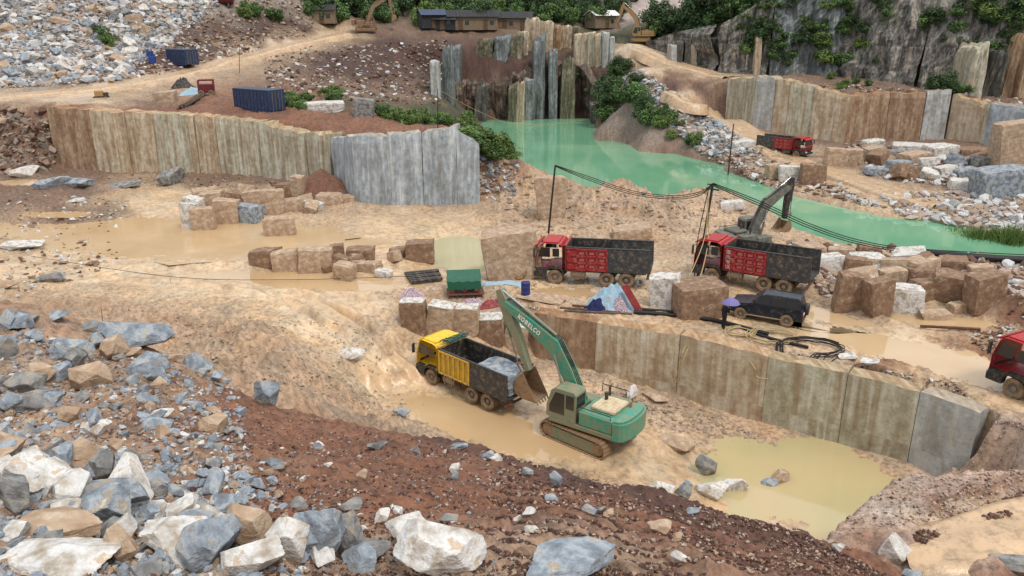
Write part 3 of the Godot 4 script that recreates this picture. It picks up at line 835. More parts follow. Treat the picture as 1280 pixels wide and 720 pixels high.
# many stones of one kind strewn over a patch given by its four corner pixels
func strew(called: String, n: int, q: Array, s0: float, s1: float, mats: Array, meshes: Array, label: String, category: String, group: String, sink := .3, power := 2.2, flat := 1.0) -> void:
	for k in n:
		var u := rng.randf(); var v := rng.randf()
		var a := Vector2(q[0][0], q[0][1]).lerp(Vector2(q[1][0], q[1][1]), u)
		var b := Vector2(q[3][0], q[3][1]).lerp(Vector2(q[2][0], q[2][1]), u)
		var e := a.lerp(b, v)
		var p := hit(e.x, e.y)
		var s := lerpf(s0, s1, pow(rng.randf(), power))
		var mk: String = mats[rng.randi() % mats.size()]
		var o := mesh_obj(called, meshes[rng.randi() % meshes.size()], M[mk], self)
		p.y -= s * sink * flat * .6
		put(o, p, Vector3(s * rng.randf_range(.85, 1.3), s * flat * rng.randf_range(.7, 1.1), s * rng.randf_range(.8, 1.1)), rng.randf_range(0, 360), rng.randf_range(-22, 22), rng.randf_range(-22, 22))
		tag(o, label.replace("%", ("big " if s > lerpf(s0, s1, .5) else "lesser ") + {rock_white = "white", rock_blue = "blue-grey", rock_tan = "tan", rock_grey = "dark grey"}.get(mk, "brown")), category, group)
# uncountable small stones: one object
func litter(called: String, label: String, patches: Array, cols: Array, meshes: Array) -> void:
	var per := []
	for m in meshes: per.append([])
	for q in patches:                      # [corner pixels], count, smallest, largest, sink
		for k in q[1]:
			var u := rng.randf(); var v := rng.randf()
			var c: Array = q[0]
			var e := Vector2(c[0][0], c[0][1]).lerp(Vector2(c[1][0], c[1][1]), u).lerp(Vector2(c[3][0], c[3][1]).lerp(Vector2(c[2][0], c[2][1]), u), v)
			var p := hit(e.x, e.y)
			var s := lerpf(q[2], q[3], pow(rng.randf(), 2.6))
			p.y -= s * q[4]
			var t := Transform3D(Basis.from_euler(Vector3(rng.randf_range(-.6, .6), rng.randf() * TAU, rng.randf_range(-.6, .6))) * Basis.from_scale(Vector3(s, s * rng.randf_range(.6, 1.), s * rng.randf_range(.7, 1.))), p)
			per[rng.randi() % meshes.size()].append([t, q[5] if q.size() > 5 else cols])
	var root := Node3D.new()
	root.name = numbered(called)
	root.set_meta("kind", "stuff"); root.set_meta("label", label); root.set_meta("category", "rubble")
	add_child(root)
	for k in meshes.size():
		var mm := MultiMesh.new()
		mm.transform_format = MultiMesh.TRANSFORM_3D
		mm.use_colors = true
		mm.mesh = meshes[k]
		mm.instance_count = per[k].size()
		for i in per[k].size():
			mm.set_instance_transform(i, per[k][i][0])
			var cl: Array = per[k][i][1]
			var c: Color = cl[rng.randi() % cl.size()]
			mm.set_instance_color(i, Color(c.r, c.g, c.b) * rng.randf_range(.75, 1.2))
		var o := MultiMeshInstance3D.new()
		o.multimesh = mm; o.material_override = M.stuff_rock
		o.name = "stones"
		o.set_meta("kind", "stuff")
		root.add_child(o, true)

# a sawn face, panel by panel
func panel_mesh(a: Vector3, b: Vector3, ta: float, tb: float, nrm: Vector3, thick: float, rough: float, ragged: float, r: RandomNumberGenerator) -> ArrayMesh:
	var st := mb()
	var w := a.distance_to(b)
	var nx := clampi(int(w / .5), 2, 9)
	var ny := clampi(int(maxf(ta, tb) / .7), 3, 12)
	var g := []
	for j in ny + 1:
		var row := []
		for i in nx + 1:
			var u := float(i) / nx; var v := float(j) / ny
			var top := lerpf(ta, tb, u)
			var p := a.lerp(b, u) + Vector3(0, top * v, 0)
			if j == ny: p.y += r.randf_range(-ragged, ragged * .3)
			var d := n_mid.get_noise_3d(p.x * 1.3, p.y * .5, p.z * 1.3) * rough + r.randf_range(-.008, .008)
			if i == 0 or i == nx: d -= .035
			if j == ny: d -= ragged * r.randf_range(.1, .6)
			row.append(p + nrm * d)
		g.append(row)
	var back := -nrm * thick
	st.set_color(Color.WHITE)
	for j in ny:
		for i in nx:
			quad(st, g[j][i], g[j][i + 1], g[j + 1][i + 1], g[j + 1][i], nrm)
	for j in ny:
		quad(st, g[j][0], g[j + 1][0], g[j + 1][0] + back, g[j][0] + back, a - b)
		quad(st, g[j][nx], g[j + 1][nx], g[j + 1][nx] + back, g[j][nx] + back, b - a)
	st.set_color(Color(.95, .78, .62))
	for i in nx:
		quad(st, g[ny][i], g[ny][i + 1], g[ny][i + 1] + back, g[ny][i] + back, Vector3.UP)
	return fin(st)
func face(key: String, called: String, label: String, w0: float, w1: float, mats: Array, seed_: int, o := {}) -> void:
	var r := RandomNumberGenerator.new()
	r.seed = seed_
	var wl: Dictionary = walls[key]
	var pts: Array = wl.pts
	var root := thing(called, label, "quarry face", pts[0].p)
	for s in pts.size() - 1:
		var a: Vector3 = pts[s].p; var b: Vector3 = pts[s + 1].p
		var A := Vector3(a.x, 0, a.z); var B := Vector3(b.x, 0, b.z)
		var nrm := wall_normal(A, B)
		var L := A.distance_to(B)
		var x := 0.
		while x < L - .3:
			var w := r.randf_range(w0, w1)
			if x + w > L - .6: w = L - x
			var t0 := x / L; var t1 := (x + w) / L
			var gap: float = o.get("gap", .03)
			var p0 := A.lerp(B, t0 + gap / L); var p1 := A.lerp(B, t1 - gap / L)
			var yb0 := lerpf(pts[s].yb, pts[s + 1].yb, t0) - .6; var yb1 := lerpf(pts[s].yb, pts[s + 1].yb, t1) - .6
			var yt0 := lerpf(pts[s].yt, pts[s + 1].yt, t0); var yt1 := lerpf(pts[s].yt, pts[s + 1].yt, t1)
			var lift: float = r.randf_range(-o.get("step", .08), o.get("step", .08)) + .06
			var push: float = r.randf_range(-o.get("push", .07), o.get("push", .07))
			var yb := minf(yb0, yb1)
			p0.y = yb; p1.y = yb
			var off := nrm * push - root.position
			var mid := 0
			var me := panel_mesh(p0 + off, p1 + off, yt0 + lift - yb, yt1 + lift - yb, nrm, wl.thick + push + o.get("deep", 0.), o.get("rough", .06), o.get("ragged", .08), r)
			var m: String = mats[r.randi() % mats.size()]
			if o.has("pick"): m = o.pick.call((float(s) + (t0 + t1) * .5) / (pts.size() - 1), r)
			mesh_obj("stone_panel", me, M["cut_" + m], root)
			x += w

# ---------- plants ----------
var bush_leaf := []
var stem_mesh: ArrayMesh
var grass_mesh := []
func leaf_mesh(seed_: int, clumps: int, per: int, size: float, tone: Color, tall: float) -> ArrayMesh:
	var r := RandomNumberGenerator.new()
	r.seed = seed_
	var st := mb()
	for c in clumps:
		var dir := Vector3(r.randfn(), r.randfn() * .7, r.randfn()).normalized()
		var ctr := dir * r.randf_range(.25, .72)
		ctr.y = ctr.y * tall + tall * .75
		var cr := r.randf_range(.24, .42)
		var ct := tone * r.randf_range(.7, 1.35)
		for k in per:
			var d := Vector3(r.randfn(), r.randfn(), r.randfn()).normalized()
			var p := ctr + d * cr * pow(r.randf(), .45) * Vector3(1, .85, 1)
			if p.y < .02: p.y = absf(p.y)
			var n := (d + Vector3(r.randfn(), r.randfn() + .5, r.randfn()) * .6).normalized()
			var u := n.cross(Vector3(r.randfn(), r.randfn(), r.randfn())).normalized()
			var v := n.cross(u)
			var s := size * r.randf_range(.6, 1.3)
			var col := ct * r.randf_range(.75, 1.3)
			st.set_color(Color(col.r * r.randf_range(.85, 1.25), col.g, col.b))
			tri3(st, p - u * s * .5, p + v * s, p + u * s * .5, n)
			tri3(st, p - u * s * .5, p + u * s * .5, p - v * s * .8, n)
	return fin(st)
func blade_mesh(seed_: int) -> ArrayMesh:
	var r := RandomNumberGenerator.new()
	r.seed = seed_
	var st := mb()
	for k in 160:
		var p := Vector3(r.randfn() * .32, 0, r.randfn() * .32)
		var lean := Vector3(r.randfn() * .28, 0, r.randfn() * .28) + p * .4
		var h := r.randf_range(.5, 1.1)
		var side := Vector3(r.randfn(), 0, r.randfn()).normalized() * .035
		var c := Color(.10, .15, .035) * r.randf_range(.6, 1.7)
		st.set_color(Color(c.r, c.g, c.b))
		var m := p + lean * .4 + Vector3(0, h * .6, 0)
		var t := p + lean + Vector3(0, h, 0)
		quad(st, p - side, p + side, m + side * .8, m - side * .8, Vector3(side.z, .1, -side.x))
		tri3(st, m - side * .8, m + side * .8, t, Vector3(side.z, .1, -side.x))
	return fin(st)
func make_plants() -> void:
	for k in 4: bush_leaf.append(leaf_mesh(500 + k, 15, 110, .095, Color(.055, .11, .027), .8))
	for k in 3: bush_leaf.append(leaf_mesh(520 + k, 13, 110, .085, Color(.10, .165, .035), .7))
	for k in 2: bush_leaf.append(leaf_mesh(540 + k, 22, 130, .075, Color(.04, .08, .024), 1.15))
	for k in 3: grass_mesh.append(blade_mesh(560 + k))
	var st := mb()
	for k in 5:
		var a := TAU * k / 5.
		tube(st, PackedVector3Array([Vector3(0, -.15, 0), Vector3(cos(a) * .08, .3, sin(a) * .08), Vector3(cos(a) * .4, .75, sin(a) * .4)]), .035, 5, .01)
	stem_mesh = fin(st)
func bush(p: Vector3, s: Vector3, kind: int, called: String, label: String, group: String) -> Node3D:
	var o := thing(called, ("big " if s.x > 2.4 else "small " if s.x < 1.4 else "middling ") + label, "tree" if called.ends_with("tree") else "bush", p, rng.randf() * 360., group)
	o.basis = o.basis * Basis.from_scale(s)
	mesh_obj("crown" if called.ends_with("tree") else "foliage", bush_leaf[kind], M.leaf, o)
	mesh_obj("trunk" if called.ends_with("tree") else "stem", stem_mesh, M.bark, o)
	return o
func bushes(n: int, q: Array, s0: float, s1: float, kinds: Array, called: String, label: String, group: String, tall := 1.0) -> void:
	for k in n:
		var u := rng.randf(); var v := rng.randf()
		var e := Vector2(q[0][0], q[0][1]).lerp(Vector2(q[1][0], q[1][1]), u).lerp(Vector2(q[3][0], q[3][1]).lerp(Vector2(q[2][0], q[2][1]), u), v)
		var p := hit(e.x, e.y)
		var s := rng.randf_range(s0, s1)
		bush(p - Vector3(0, .1 * s, 0), Vector3(s, s * tall * rng.randf_range(.85, 1.2), s), kinds[rng.randi() % kinds.size()], called, label, group)
var marks := []
# each lesser stone is told by its size, its colour and the big stone it lies by
func name_heap_stones() -> void:
	for o in get_children():
		if not String(o.name).begins_with("heap_stone"): continue
		var best := 1e9; var who := ""; var dist := 0.
		for m in marks:
			var d: float = m[0].distance_to(o.position)
			if d < best: best = d; who = m[1]
		var s: float = (o as MeshInstance3D).basis.x.length()
		var col: String = String(o.get_meta("label")).get_slice(" ", 0)
		o.set_meta("label", "%s %s broken stone %s %s" % ["tiny" if s < .17 else "small" if s < .3 else "medium" if s < .5 else "large", col, "beside" if best < 1.6 else "some way from", who])
		o.set_meta("group", "%s stones near %s" % [col, who])
func build_rocks() -> void:
	reseed(11)
	var B := rock_big; var F := rock_flat; var S := rock_small
	var hand := ["the crest boulder", "the blue boulder next to the crest boulder", "the pointed blue-grey stone", "the weathered grey-tan boulder", "the half-sunk tan boulder", "the slab on edge", "the big blue and white boulder", "the cream-white wedge", "the brown-tan block", "the long flat tan slab", "the broad white slab", "the tan-stained grey boulder", "the smooth white slab", "the leaning white boulder", "the tall blue slab", "the narrow grey-tan stone", "the flat grey stone", "the white pointed stone", "the largest cream boulder", "the broad smooth blue slab", "the stacked grey boulder", "the pinkish-white boulder", "the dark grey trackside slab", "the low tan trackside stone", "the small blue trackside stone"]
	# the largest stones of the near heap, one by one: pixel of the foot, width, height, stone, mesh, label
	for e in [
		[176, 437, 98, 42, "rock_blue", B[0], "large blue-grey angular boulder on the crest of the waste heap"],
		[246, 450, 50, 34, "rock_blue", B[1], "blue-grey boulder with brown underside beside the crest boulder"],
		[89, 453, 54, 34, "rock_blue", B[2], "pointed blue-grey stone sloping down below the heap crest"],
		[37, 497, 52, 40, "rock_grey", B[3], "weathered grey-tan boulder with a rusty flank in the waste heap"],
		[115, 486, 58, 36, "rock_tan", B[4], "tan and white boulder half sunk among grey stones"],
		[341, 508, 34, 42, "rock_blue", F[0], "blue-grey slab standing on edge at the heap crest"],
		[150, 640, 80, 50, "rock_blue", B[5], "big blue and white boulder above the tan slabs"],
		[222, 702, 112, 60, "rock_white", B[6], "big wedge of cream-white stone with tan flank"],
		[152, 705, 50, 56, "rock_tan", B[1], "brown-tan block leaning on the cream wedge"],
		[75, 680, 120, 42, "rock_tan", F[1], "long flat tan slab with grey rim"],
		[80, 728, 150, 44, "rock_white", F[2], "broad flat white slab streaked with tan"],
		[306, 685, 62, 58, "rock_tan", B[2], "tan-stained grey boulder with white top"],
		[315, 718, 84, 42, "rock_white", F[3], "smooth white slab below the tan-stained boulder"],
		[362, 706, 58, 64, "rock_white", B[3], "white boulder leaning against the tall blue slab"],
		[402, 704, 66, 82, "rock_blue", B[0], "tall blue-grey slab with white veins"],
		[441, 700, 40, 72, "rock_grey", B[4], "narrow grey-tan stone propped beside the blue slab"],
		[466, 706, 58, 36, "rock_grey", F[0], "flat grey stone leaning beside the big cream boulder"],
		[510, 680, 54, 42, "rock_white", B[5], "white pointed stone behind the big cream boulder"],
		[546, 722, 118, 70, "rock_white", B[2], "largest cream boulder with tan crust on the red soil"],
		[712, 728, 130, 48, "rock_blue", F[1], "broad smooth blue slab half buried in red soil"],
		[20, 636, 50, 54, "rock_grey", B[6], "grey boulder stacked on another beside the big blue and white boulder"],
		[1118, 708, 42, 46, "rock_white", B[1], "pinkish-white boulder at the edge of the dirt track"],
		[1270, 722, 66, 30, "rock_grey", F[2], "dark grey slab beside the dirt track"],
		[1180, 726, 54, 20, "rock_tan", F[0], "low tan stone at the foot of the dirt track"],
		[1140, 728, 26, 18, "rock_blue", B[3], "small blue stone beside the pinkish-white boulder"],
	]:
		marks.append([stone("boulder", e[0], e[1], e[2], e[3], e[4], e[5], e[6], "boulder", "", .2, rng.randf_range(-14, 14), rng.randf_range(-6, 6)).position, hand[marks.size()]])
	# lesser stones of the heap, each at its place
	for e in [[28, 406, 46, 22], [8, 450, 28, 34], [65, 508, 24, 22], [14, 516, 34, 30], [48, 472, 28, 16], [186, 460, 30, 18], [199, 477, 30, 19], [165, 483, 17, 16], [177, 494, 19, 15], [248, 512, 18, 14],
		[143, 514, 20, 12], [228, 501, 18, 12], [70, 402, 40, 16], [116, 417, 30, 18], [78, 566, 20, 18], [122, 585, 22, 12], [270, 565, 28, 12], [375, 640, 28, 18], [347, 588, 24, 18], [398, 564, 22, 10],
		[520, 567, 16, 9], [470, 563, 28, 11], [572, 563, 22, 11], [609, 585, 18, 14], [568, 601, 12, 14], [565, 662, 24, 12], [695, 610, 16, 21], [737, 650, 20, 16], [750, 642, 14, 10], [690, 630, 22, 10], [190, 720, 40, 20], [440, 640, 30, 14], [60, 640, 26, 20], [660, 594, 14, 12], [500, 524, 24, 12], [30, 560, 30, 20], [300, 520, 16, 12], [252, 470, 18, 12]]:
		stone("heap_stone", e[0], e[1], e[2], e[3], ["rock_blue", "rock_blue", "rock_grey"][rng.randi() % 3], S[rng.randi() % 6], "blue-grey broken stone lying on the waste heap", "stone", "blue-grey stones on the waste heap")
	for e in [[118, 546, 38, 24], [202, 524, 28, 14], [44, 662, 22, 20], [255, 636, 16, 11], [378, 603, 10, 9], [480, 656, 22, 22], [664, 658, 20, 12], [645, 664, 14, 12], [665, 682, 18, 11], [850, 708, 22, 16], [1046, 690, 16, 13], [300, 600, 14, 10], [18, 480, 22, 16], [100, 668, 20, 14], [232, 548, 14, 9], [410, 590, 12, 8]]:
		stone("heap_stone", e[0], e[1], e[2], e[3], "rock_white", S[rng.randi() % 6], "white broken stone lying on the waste heap", "stone", "white stones on the waste heap")
	for e in [[822, 678, 32, 17], [846, 680, 17, 13], [452, 600, 18, 15], [215, 452, 26, 13], [270, 520, 20, 12], [160, 446, 30, 12], [240, 600, 16, 12], [150, 560, 22, 14], [760, 648, 18, 11]]:
		stone("heap_stone", e[0], e[1], e[2], e[3], "rock_tan", S[rng.randi() % 6], "tan broken stone lying on the waste heap", "stone", "tan stones on the waste heap")
	strew("heap_stone", 30, [[-20, 560], [130, 590], [520, 716], [-20, 716]], .4, .95, ["rock_blue", "rock_blue", "rock_grey"], B, "blue-grey broken stone lying on the waste heap", "stone", "x", .3, 1.6)
	strew("heap_stone", 22, [[-20, 590], [130, 610], [480, 716], [-20, 716]], .4, .8, ["rock_white"], B, "white broken stone lying on the waste heap", "stone", "x", .3, 1.6)
	strew("heap_stone", 14, [[-20, 385], [200, 420], [280, 520], [-20, 560]], .45, 1.0, ["rock_blue", "rock_grey", "rock_blue"], B, "blue-grey broken stone lying on the waste heap", "stone", "x", .3, 1.6)
	strew("heap_stone", 14, [[-20, 420], [200, 440], [280, 560], [-20, 600]], .35, .8, ["rock_tan"], B, "tan broken stone lying on the waste heap", "stone", "x", .3, 1.6)
	strew("heap_stone", 60, [[-20, 400], [270, 470], [330, 700], [-20, 700]], .12, .55, ["rock_blue", "rock_blue", "rock_grey"], S, "blue-grey broken stone lying on the waste heap", "stone", "blue-grey stones on the waste heap", .3, 2.6)
	strew("heap_stone", 45, [[0, 480], [600, 560], [800, 700], [-20, 700]], .08, .28, ["rock_white"], S, "white broken stone lying on the waste heap", "stone", "white stones on the waste heap", .3, 2.6)
	name_heap_stones()
	var blue := Color(.30, .34, .39); var white := Color(.62, .62, .62); var tan := Color(.42, .31, .22); var red := Color(.165, .082, .055); var dk := Color(.085, .042, .032); var pink := Color(.48, .36, .30)
	litter("gravel", "loose gravel and chips covering the near waste heap", [
		[[[-40, 390], [280, 470], [400, 730], [-40, 730]], 900, .12, .36, .25, [blue, white, tan, Color(.36, .36, .36), blue]],
		[[[-40, 390], [300, 480], [330, 730], [-40, 730]], 9000, .03, .16, .25, [blue, tan, tan, white, red, blue, Color(.38, .28, .2)]],
		[[[300, 500], [640, 575], [760, 730], [300, 730]], 11000, .02, .085, .25, [red, red, red, dk, dk, tan, dk, pink, red, blue]],
		[[[600, 560], [1000, 665], [1130, 730], [640, 730]], 15000, .025, .11, .2, [dk, dk, dk, red, dk, red, red, dk, pink, tan]],
		[[[1030, 672], [1215, 520], [1290, 530], [1290, 632]], 3800, .025, .15, .2, [pink, pink, tan, tan, red, pink]],
		[[[1140, 668], [1290, 610], [1290, 636], [1150, 680]], 1500, .03, .2, .2, [red, dk, red, tan]],
		[[[150, 390], [450, 400], [520, 520], [300, 490]], 1600, .04, .22, .3, [tan, tan, pink, Color(.45, .33, .22)]],
		[[[650, 380], [1200, 480], [1215, 505], [700, 400]], 2600, .03, .2, .25, [tan, white, pink, red]],
		[[[680, 450], [860, 500], [1000, 570], [800, 530]], 1200, .05, .3, .3, [tan, tan, pink]],
		[[[500, 345], [900, 350], [900, 372], [500, 380]], 700, .05, .28, .3, [tan, pink, white]],
	], [tan], chip)
	# talus on the far slope: the largest stones singly, the rest as one mass
	strew("talus_rock", 230, [[-10, 0], [285, 0], [150, 100], [-10, 112]], .9, 2.1, ["rock_white", "rock_blue", "rock_white", "rock_tan", "rock_grey"], S, "% rock in the great spoil heap above the dirt road", "rock", "rocks of the great spoil heap", .25, 1.8)
	litter("talus_rubble", "heaped pale grey and white rubble of the great spoil heap", [
		[[[-40, -5], [290, -5], [150, 100], [-40, 114]], 7000, .35, 1.3, .15, [white, blue, white, Color(.45, .46, .48), tan, pink]],
		[[[280, -5], [400, -5], [390, 45], [200, 60]], 700, .3, .9, .2, [tan, pink, red]],
		[[[100, 62], [330, 45], [330, 75], [90, 108]], 700, .3, 1., .25, [tan, white, red]],
		[[[330, 60], [560, 50], [560, 130], [330, 130]], 1400, .25, .9, .3, [tan, white, red, dk]],
		[[[-10, 135], [85, 140], [75, 212], [-10, 215]], 420, .3, 1.2, .3, [tan, red, Color(.3, .24, .2)]],
		[[[770, 92], [800, 88], [950, 190], [880, 195]], 2400, .3, 1.1, .15, [white, tan, blue, Color(.4, .36, .32)]],
		[[[880, 195], [960, 185], [1110, 262], [960, 232]], 700, .25, .9, .25, [tan, tan, red, white]],
		[[[1100, 245], [1290, 235], [1290, 300], [1130, 272]], 900, .25, 1.1, .2, [tan, white, pink, white]],
		[[[1050, 180], [1290, 195], [1290, 240], [1100, 225]], 800, .25, 1.1, .2, [tan, white, white, red]],
		[[[980, 300], [1280, 325], [1280, 372], [1030, 372]], 1400, .2, .9, .2, [pink, tan, white, red]],
		[[[600, 215], [940, 225], [960, 290], [620, 300]], 1100, .12, .6, .3, [tan, tan, pink]],
		[[[560, 165], [650, 205], [640, 255], [575, 250]], 420, .2, .9, .2, [tan, blue, white, pink]],
		[[[120, 200], [400, 215], [400, 235], [120, 235]], 400, .12, .6, .3, [tan, red, Color(.3, .24, .2)]],
		[[[380, 205], [420, 200], [450, 245], [370, 240]], 500, .08, .4, .3, [red, red, tan]],
		[[[0, 240], [160, 250], [150, 330], [0, 380]], 700, .06, .5, .3, [tan, red, white]],
		[[[860, 95], [1290, 120], [1290, 135], [960, 105]], 300, .2, .8, .25, [tan, white, red]],
		[[[1210, 420], [1290, 370], [1290, 420], [1230, 440]], 500, .06, .35, .3, [red, red, tan, white]],
	], [tan], chip)
	# loose stones on the mud floor and in the pit
	for e in [[25, 312, 54, 16, "white"], [66, 353, 36, 15, "grey"], [10, 362, 26, 14, "tan"], [118, 332, 18, 8, "brown"], [62, 236, 44, 20, "blue"], [102, 236, 40, 19, "blue"], [30, 222, 38, 18, "white"], [212, 232, 38, 27, "grey"], [155, 236, 48, 12, "grey"], [98, 253, 22, 8, "white"],
		[830, 620, 34, 18, "white"], [856, 624, 24, 27, "blue"], [888, 625, 42, 24, "white"], [913, 618, 34, 24, "white"], [884, 597, 28, 30, "grey"], [848, 568, 48, 22, "tan"], [975, 610, 32, 24, "tan"], [960, 612, 22, 16, "blue"], [1028, 594, 17, 10, "white"], [868, 640, 20, 12, "blue"],
		[437, 452, 36, 20, "white"], [60, 345, 22, 8, "tan"], [1060, 450, 26, 11, "white"], [1090, 458, 26, 12, "white"], [680, 380, 66, 14, "tan"], [800, 475, 24, 12, "white"], [820, 505, 36, 16, "tan"], [790, 500, 22, 20, "white"]]:
		stone("loose_rock", e[0], e[1], e[2], e[3], "rock_" + e[4], (F if e[3] < e[2] * .45 else S)[rng.randi() % 4], {white = "white rock lying in the mud of the quarry floor", grey = "dark grey rock lying in the mud of the quarry floor", tan = "tan rock slab lying in the mud of the quarry floor", brown = "brown rock lying in the mud of the quarry floor", blue = "blue-grey rock lying in the mud of the quarry floor"}[e[4]], "rock", e[4] + " rocks on the quarry floor", .15)
	# quarried blocks: pixel of the foot, width, height, stone
	var sets := [
		["quarried block in the cluster on the flooded floor", "blocks clustered on the flooded floor",
		[[257, 288, 29, 33, "tan"], [237, 286, 20, 36, "white"], [283, 280, 32, 36, "tan"], [310, 279, 38, 27, "blue"], [268, 258, 30, 22, "tan"], [296, 256, 26, 20, "brown"], [342, 268, 30, 36, "tan"], [366, 264, 26, 19, "tan"], [374, 250, 18, 34, "tan"], [360, 246, 24, 20, "brown"], [412, 244, 30, 12, "tan"], [413, 256, 34, 18, "tan"], [436, 252, 28, 11, "tan"], [392, 262, 26, 13, "white"], [318, 255, 24, 20, "tan"], [243, 265, 26, 22, "white"], [390, 242, 20, 14, "brown"]]],
		["quarried block in the row beside the mud track", "blocks in a row beside the mud track",
		[[335, 335, 36, 28, "brown"], [361, 340, 34, 31, "tan"], [395, 341, 42, 36, "tan"], [423, 321, 18, 18, "brown"], [452, 326, 36, 20, "brown"], [446, 336, 20, 14, "tan"], [432, 352, 28, 27, "tan"], [462, 341, 30, 16, "tan"], [500, 322, 24, 15, "brown"], [412, 338, 20, 16, "tan"], [480, 347, 22, 12, "white"]]],
		["brown broken block in the pile beside the red truck with white lettering", "blocks piled beyond the black car",
		[[1058, 390, 42, 54, "brown"], [1094, 393, 38, 52, "brown"], [1128, 391, 44, 40, "white"], [1156, 376, 42, 30, "brown"], [1150, 348, 42, 30, "tan"], [1182, 378, 46, 44, "brown"], [1228, 386, 46, 52, "brown"], [1196, 392, 26, 16, "tan"], [1112, 358, 34, 26, "tan"], [1066, 346, 34, 28, "brown"], [1006, 332, 36, 32, "tan"], [1032, 340, 42, 26, "white"], [1082, 336, 42, 22, "white"], [1050, 322, 34, 16, "tan"], [1190, 340, 36, 22, "brown"], [1165, 400, 42, 16, "tan"], [1120, 330, 34, 14, "tan"], [1225, 348, 30, 20, "tan"], [1085, 318, 30, 14, "brown"]]],
		["pale quarried block on the far bank of the green pond", "blocks on the far bank",
		[[1012, 230, 32, 30, "brown"], [985, 226, 26, 22, "white"], [968, 222, 22, 20, "tan"], [1042, 208, 26, 26, "tan"], [1064, 207, 24, 24, "tan"], [1090, 200, 28, 20, "tan"], [1098, 220, 38, 14, "blue"], [1122, 219, 30, 22, "blue"], [1142, 206, 34, 20, "tan"], [1180, 218, 30, 14, "white"], [1172, 196, 44, 20, "white"], [1205, 222, 30, 16, "blue"], [1160, 212, 26, 18, "white"], [1215, 196, 40, 16, "brown"], [1110, 200, 30, 16, "grey"], [1200, 238, 34, 18, "white"], [1140, 190, 50, 16, "white"], [1225, 210, 26, 18, "grey"], [1090, 184, 26, 12, "white"]]],
	]
	for s in sets:
		for e in s[2]:
			var cn: String = {tan = "tan ", brown = "brown ", white = "white-topped ", blue = "blue-grey ", grey = "dark grey "}[e[4]]
			var lb: String = s[0].replace("brown broken ", "broken ").replace("pale ", "")
			stone("stone_block", e[0], e[1], e[2], e[3], "rock_" + e[4], blocks[rng.randi() % 5], cn + lb, "stone block", s[1], .1, rng.randf_range(-24, 24), rng.randf_range(-4, 4))
	strew("stone_block", 9, [[250, 246], [430, 240], [430, 262], [260, 275]], 1.0, 1.7, ["rock_tan"], blocks, "% quarried block in the cluster on the flooded floor", "stone block", "blocks clustered on the flooded floor", .1, 1.2, .8)
	strew("stone_block", 6, [[400, 318], [500, 318], [500, 340], [410, 345]], .8, 1.3, ["rock_tan", "rock_brown"], blocks, "% quarried block in the row beside the mud track", "stone block", "blocks in a row beside the mud track", .1, 1.2, .8)
	strew("stone_block", 16, [[1030, 320], [1230, 335], [1240, 375], [1060, 365]], 1.0, 2.0, ["rock_brown", "rock_tan", "rock_white"], blocks, "% quarried block in the jumble beyond the black car", "stone block", "blocks piled beyond the black car", .15, 1.4, .8)
	strew("stone_block", 18, [[1020, 190], [1270, 192], [1270, 236], [1100, 222]], 1.2, 2.8, ["rock_tan", "rock_white", "rock_brown", "rock_blue"], blocks, "% quarried block in the jumble on the far bank", "stone block", "blocks on the far bank", .2, 1.4, .7)
	for e in [[351, 295, 40, 28, "tan", "single square-cut tan block standing alone in the mud"], [527, 328, 36, 31, "brown", "single brown block beside the pale green pool"], [834, 386, 40, 48, "white", "white-faced block beside the big brown block on the ledge"], [871, 397, 66, 52, "brown", "big rough brown block beside the person with umbrella"],
		[640, 347, 72, 70, "tan", "tall yellowish sawn block behind the red truck's cab"], [688, 272, 42, 58, "tan", "pale sawn block set in the dirt ridge by the pond"], [1248, 248, 58, 46, "blue", "big blue-white sawn block on the far bank"], [1264, 212, 46, 66, "tan", "tall tan streaked monolith behind the blue-white block"], [405, 140, 54, 19, "white", "long cream block on the platform by the blue container"], [454, 146, 27, 26, "grey", "square grey block beside the long cream block"], [928, 187, 28, 14, "white", "small white block at the roadside above the pond"],
		[170, 34, 18, 18, "tan", "tan block on the edge of the great spoil heap"], [1050, 175, 30, 20, "tan", "tan block below the far sawn face"], [915, 262, 30, 14, "white", "white slab on the dirt ridge"], [790, 300, 50, 22, "tan", "flat pinkish slab behind the red truck"]]:
		stone("stone_block", e[0], e[1], e[2], e[3], "rock_" + e[4], blocks[rng.randi() % 5], e[5], "stone block", "", .08, rng.randf_range(-12, 12), 0.)
	# row of sawn blocks at the head of the ramp
	var k := 0
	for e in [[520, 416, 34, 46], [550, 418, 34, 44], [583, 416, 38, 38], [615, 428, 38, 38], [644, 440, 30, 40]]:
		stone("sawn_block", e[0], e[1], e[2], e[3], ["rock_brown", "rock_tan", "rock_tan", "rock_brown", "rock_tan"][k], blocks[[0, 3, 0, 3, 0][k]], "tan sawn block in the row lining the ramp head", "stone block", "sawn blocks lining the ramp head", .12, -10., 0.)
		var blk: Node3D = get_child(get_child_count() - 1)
		var crust := mesh_obj("lime_crust", block_mesh(480 + k, .04, .05, 5), M.rock_white, blk)  # thin white slab over the upper side of each sawn block
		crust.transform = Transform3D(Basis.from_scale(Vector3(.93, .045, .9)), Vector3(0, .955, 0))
		k += 1
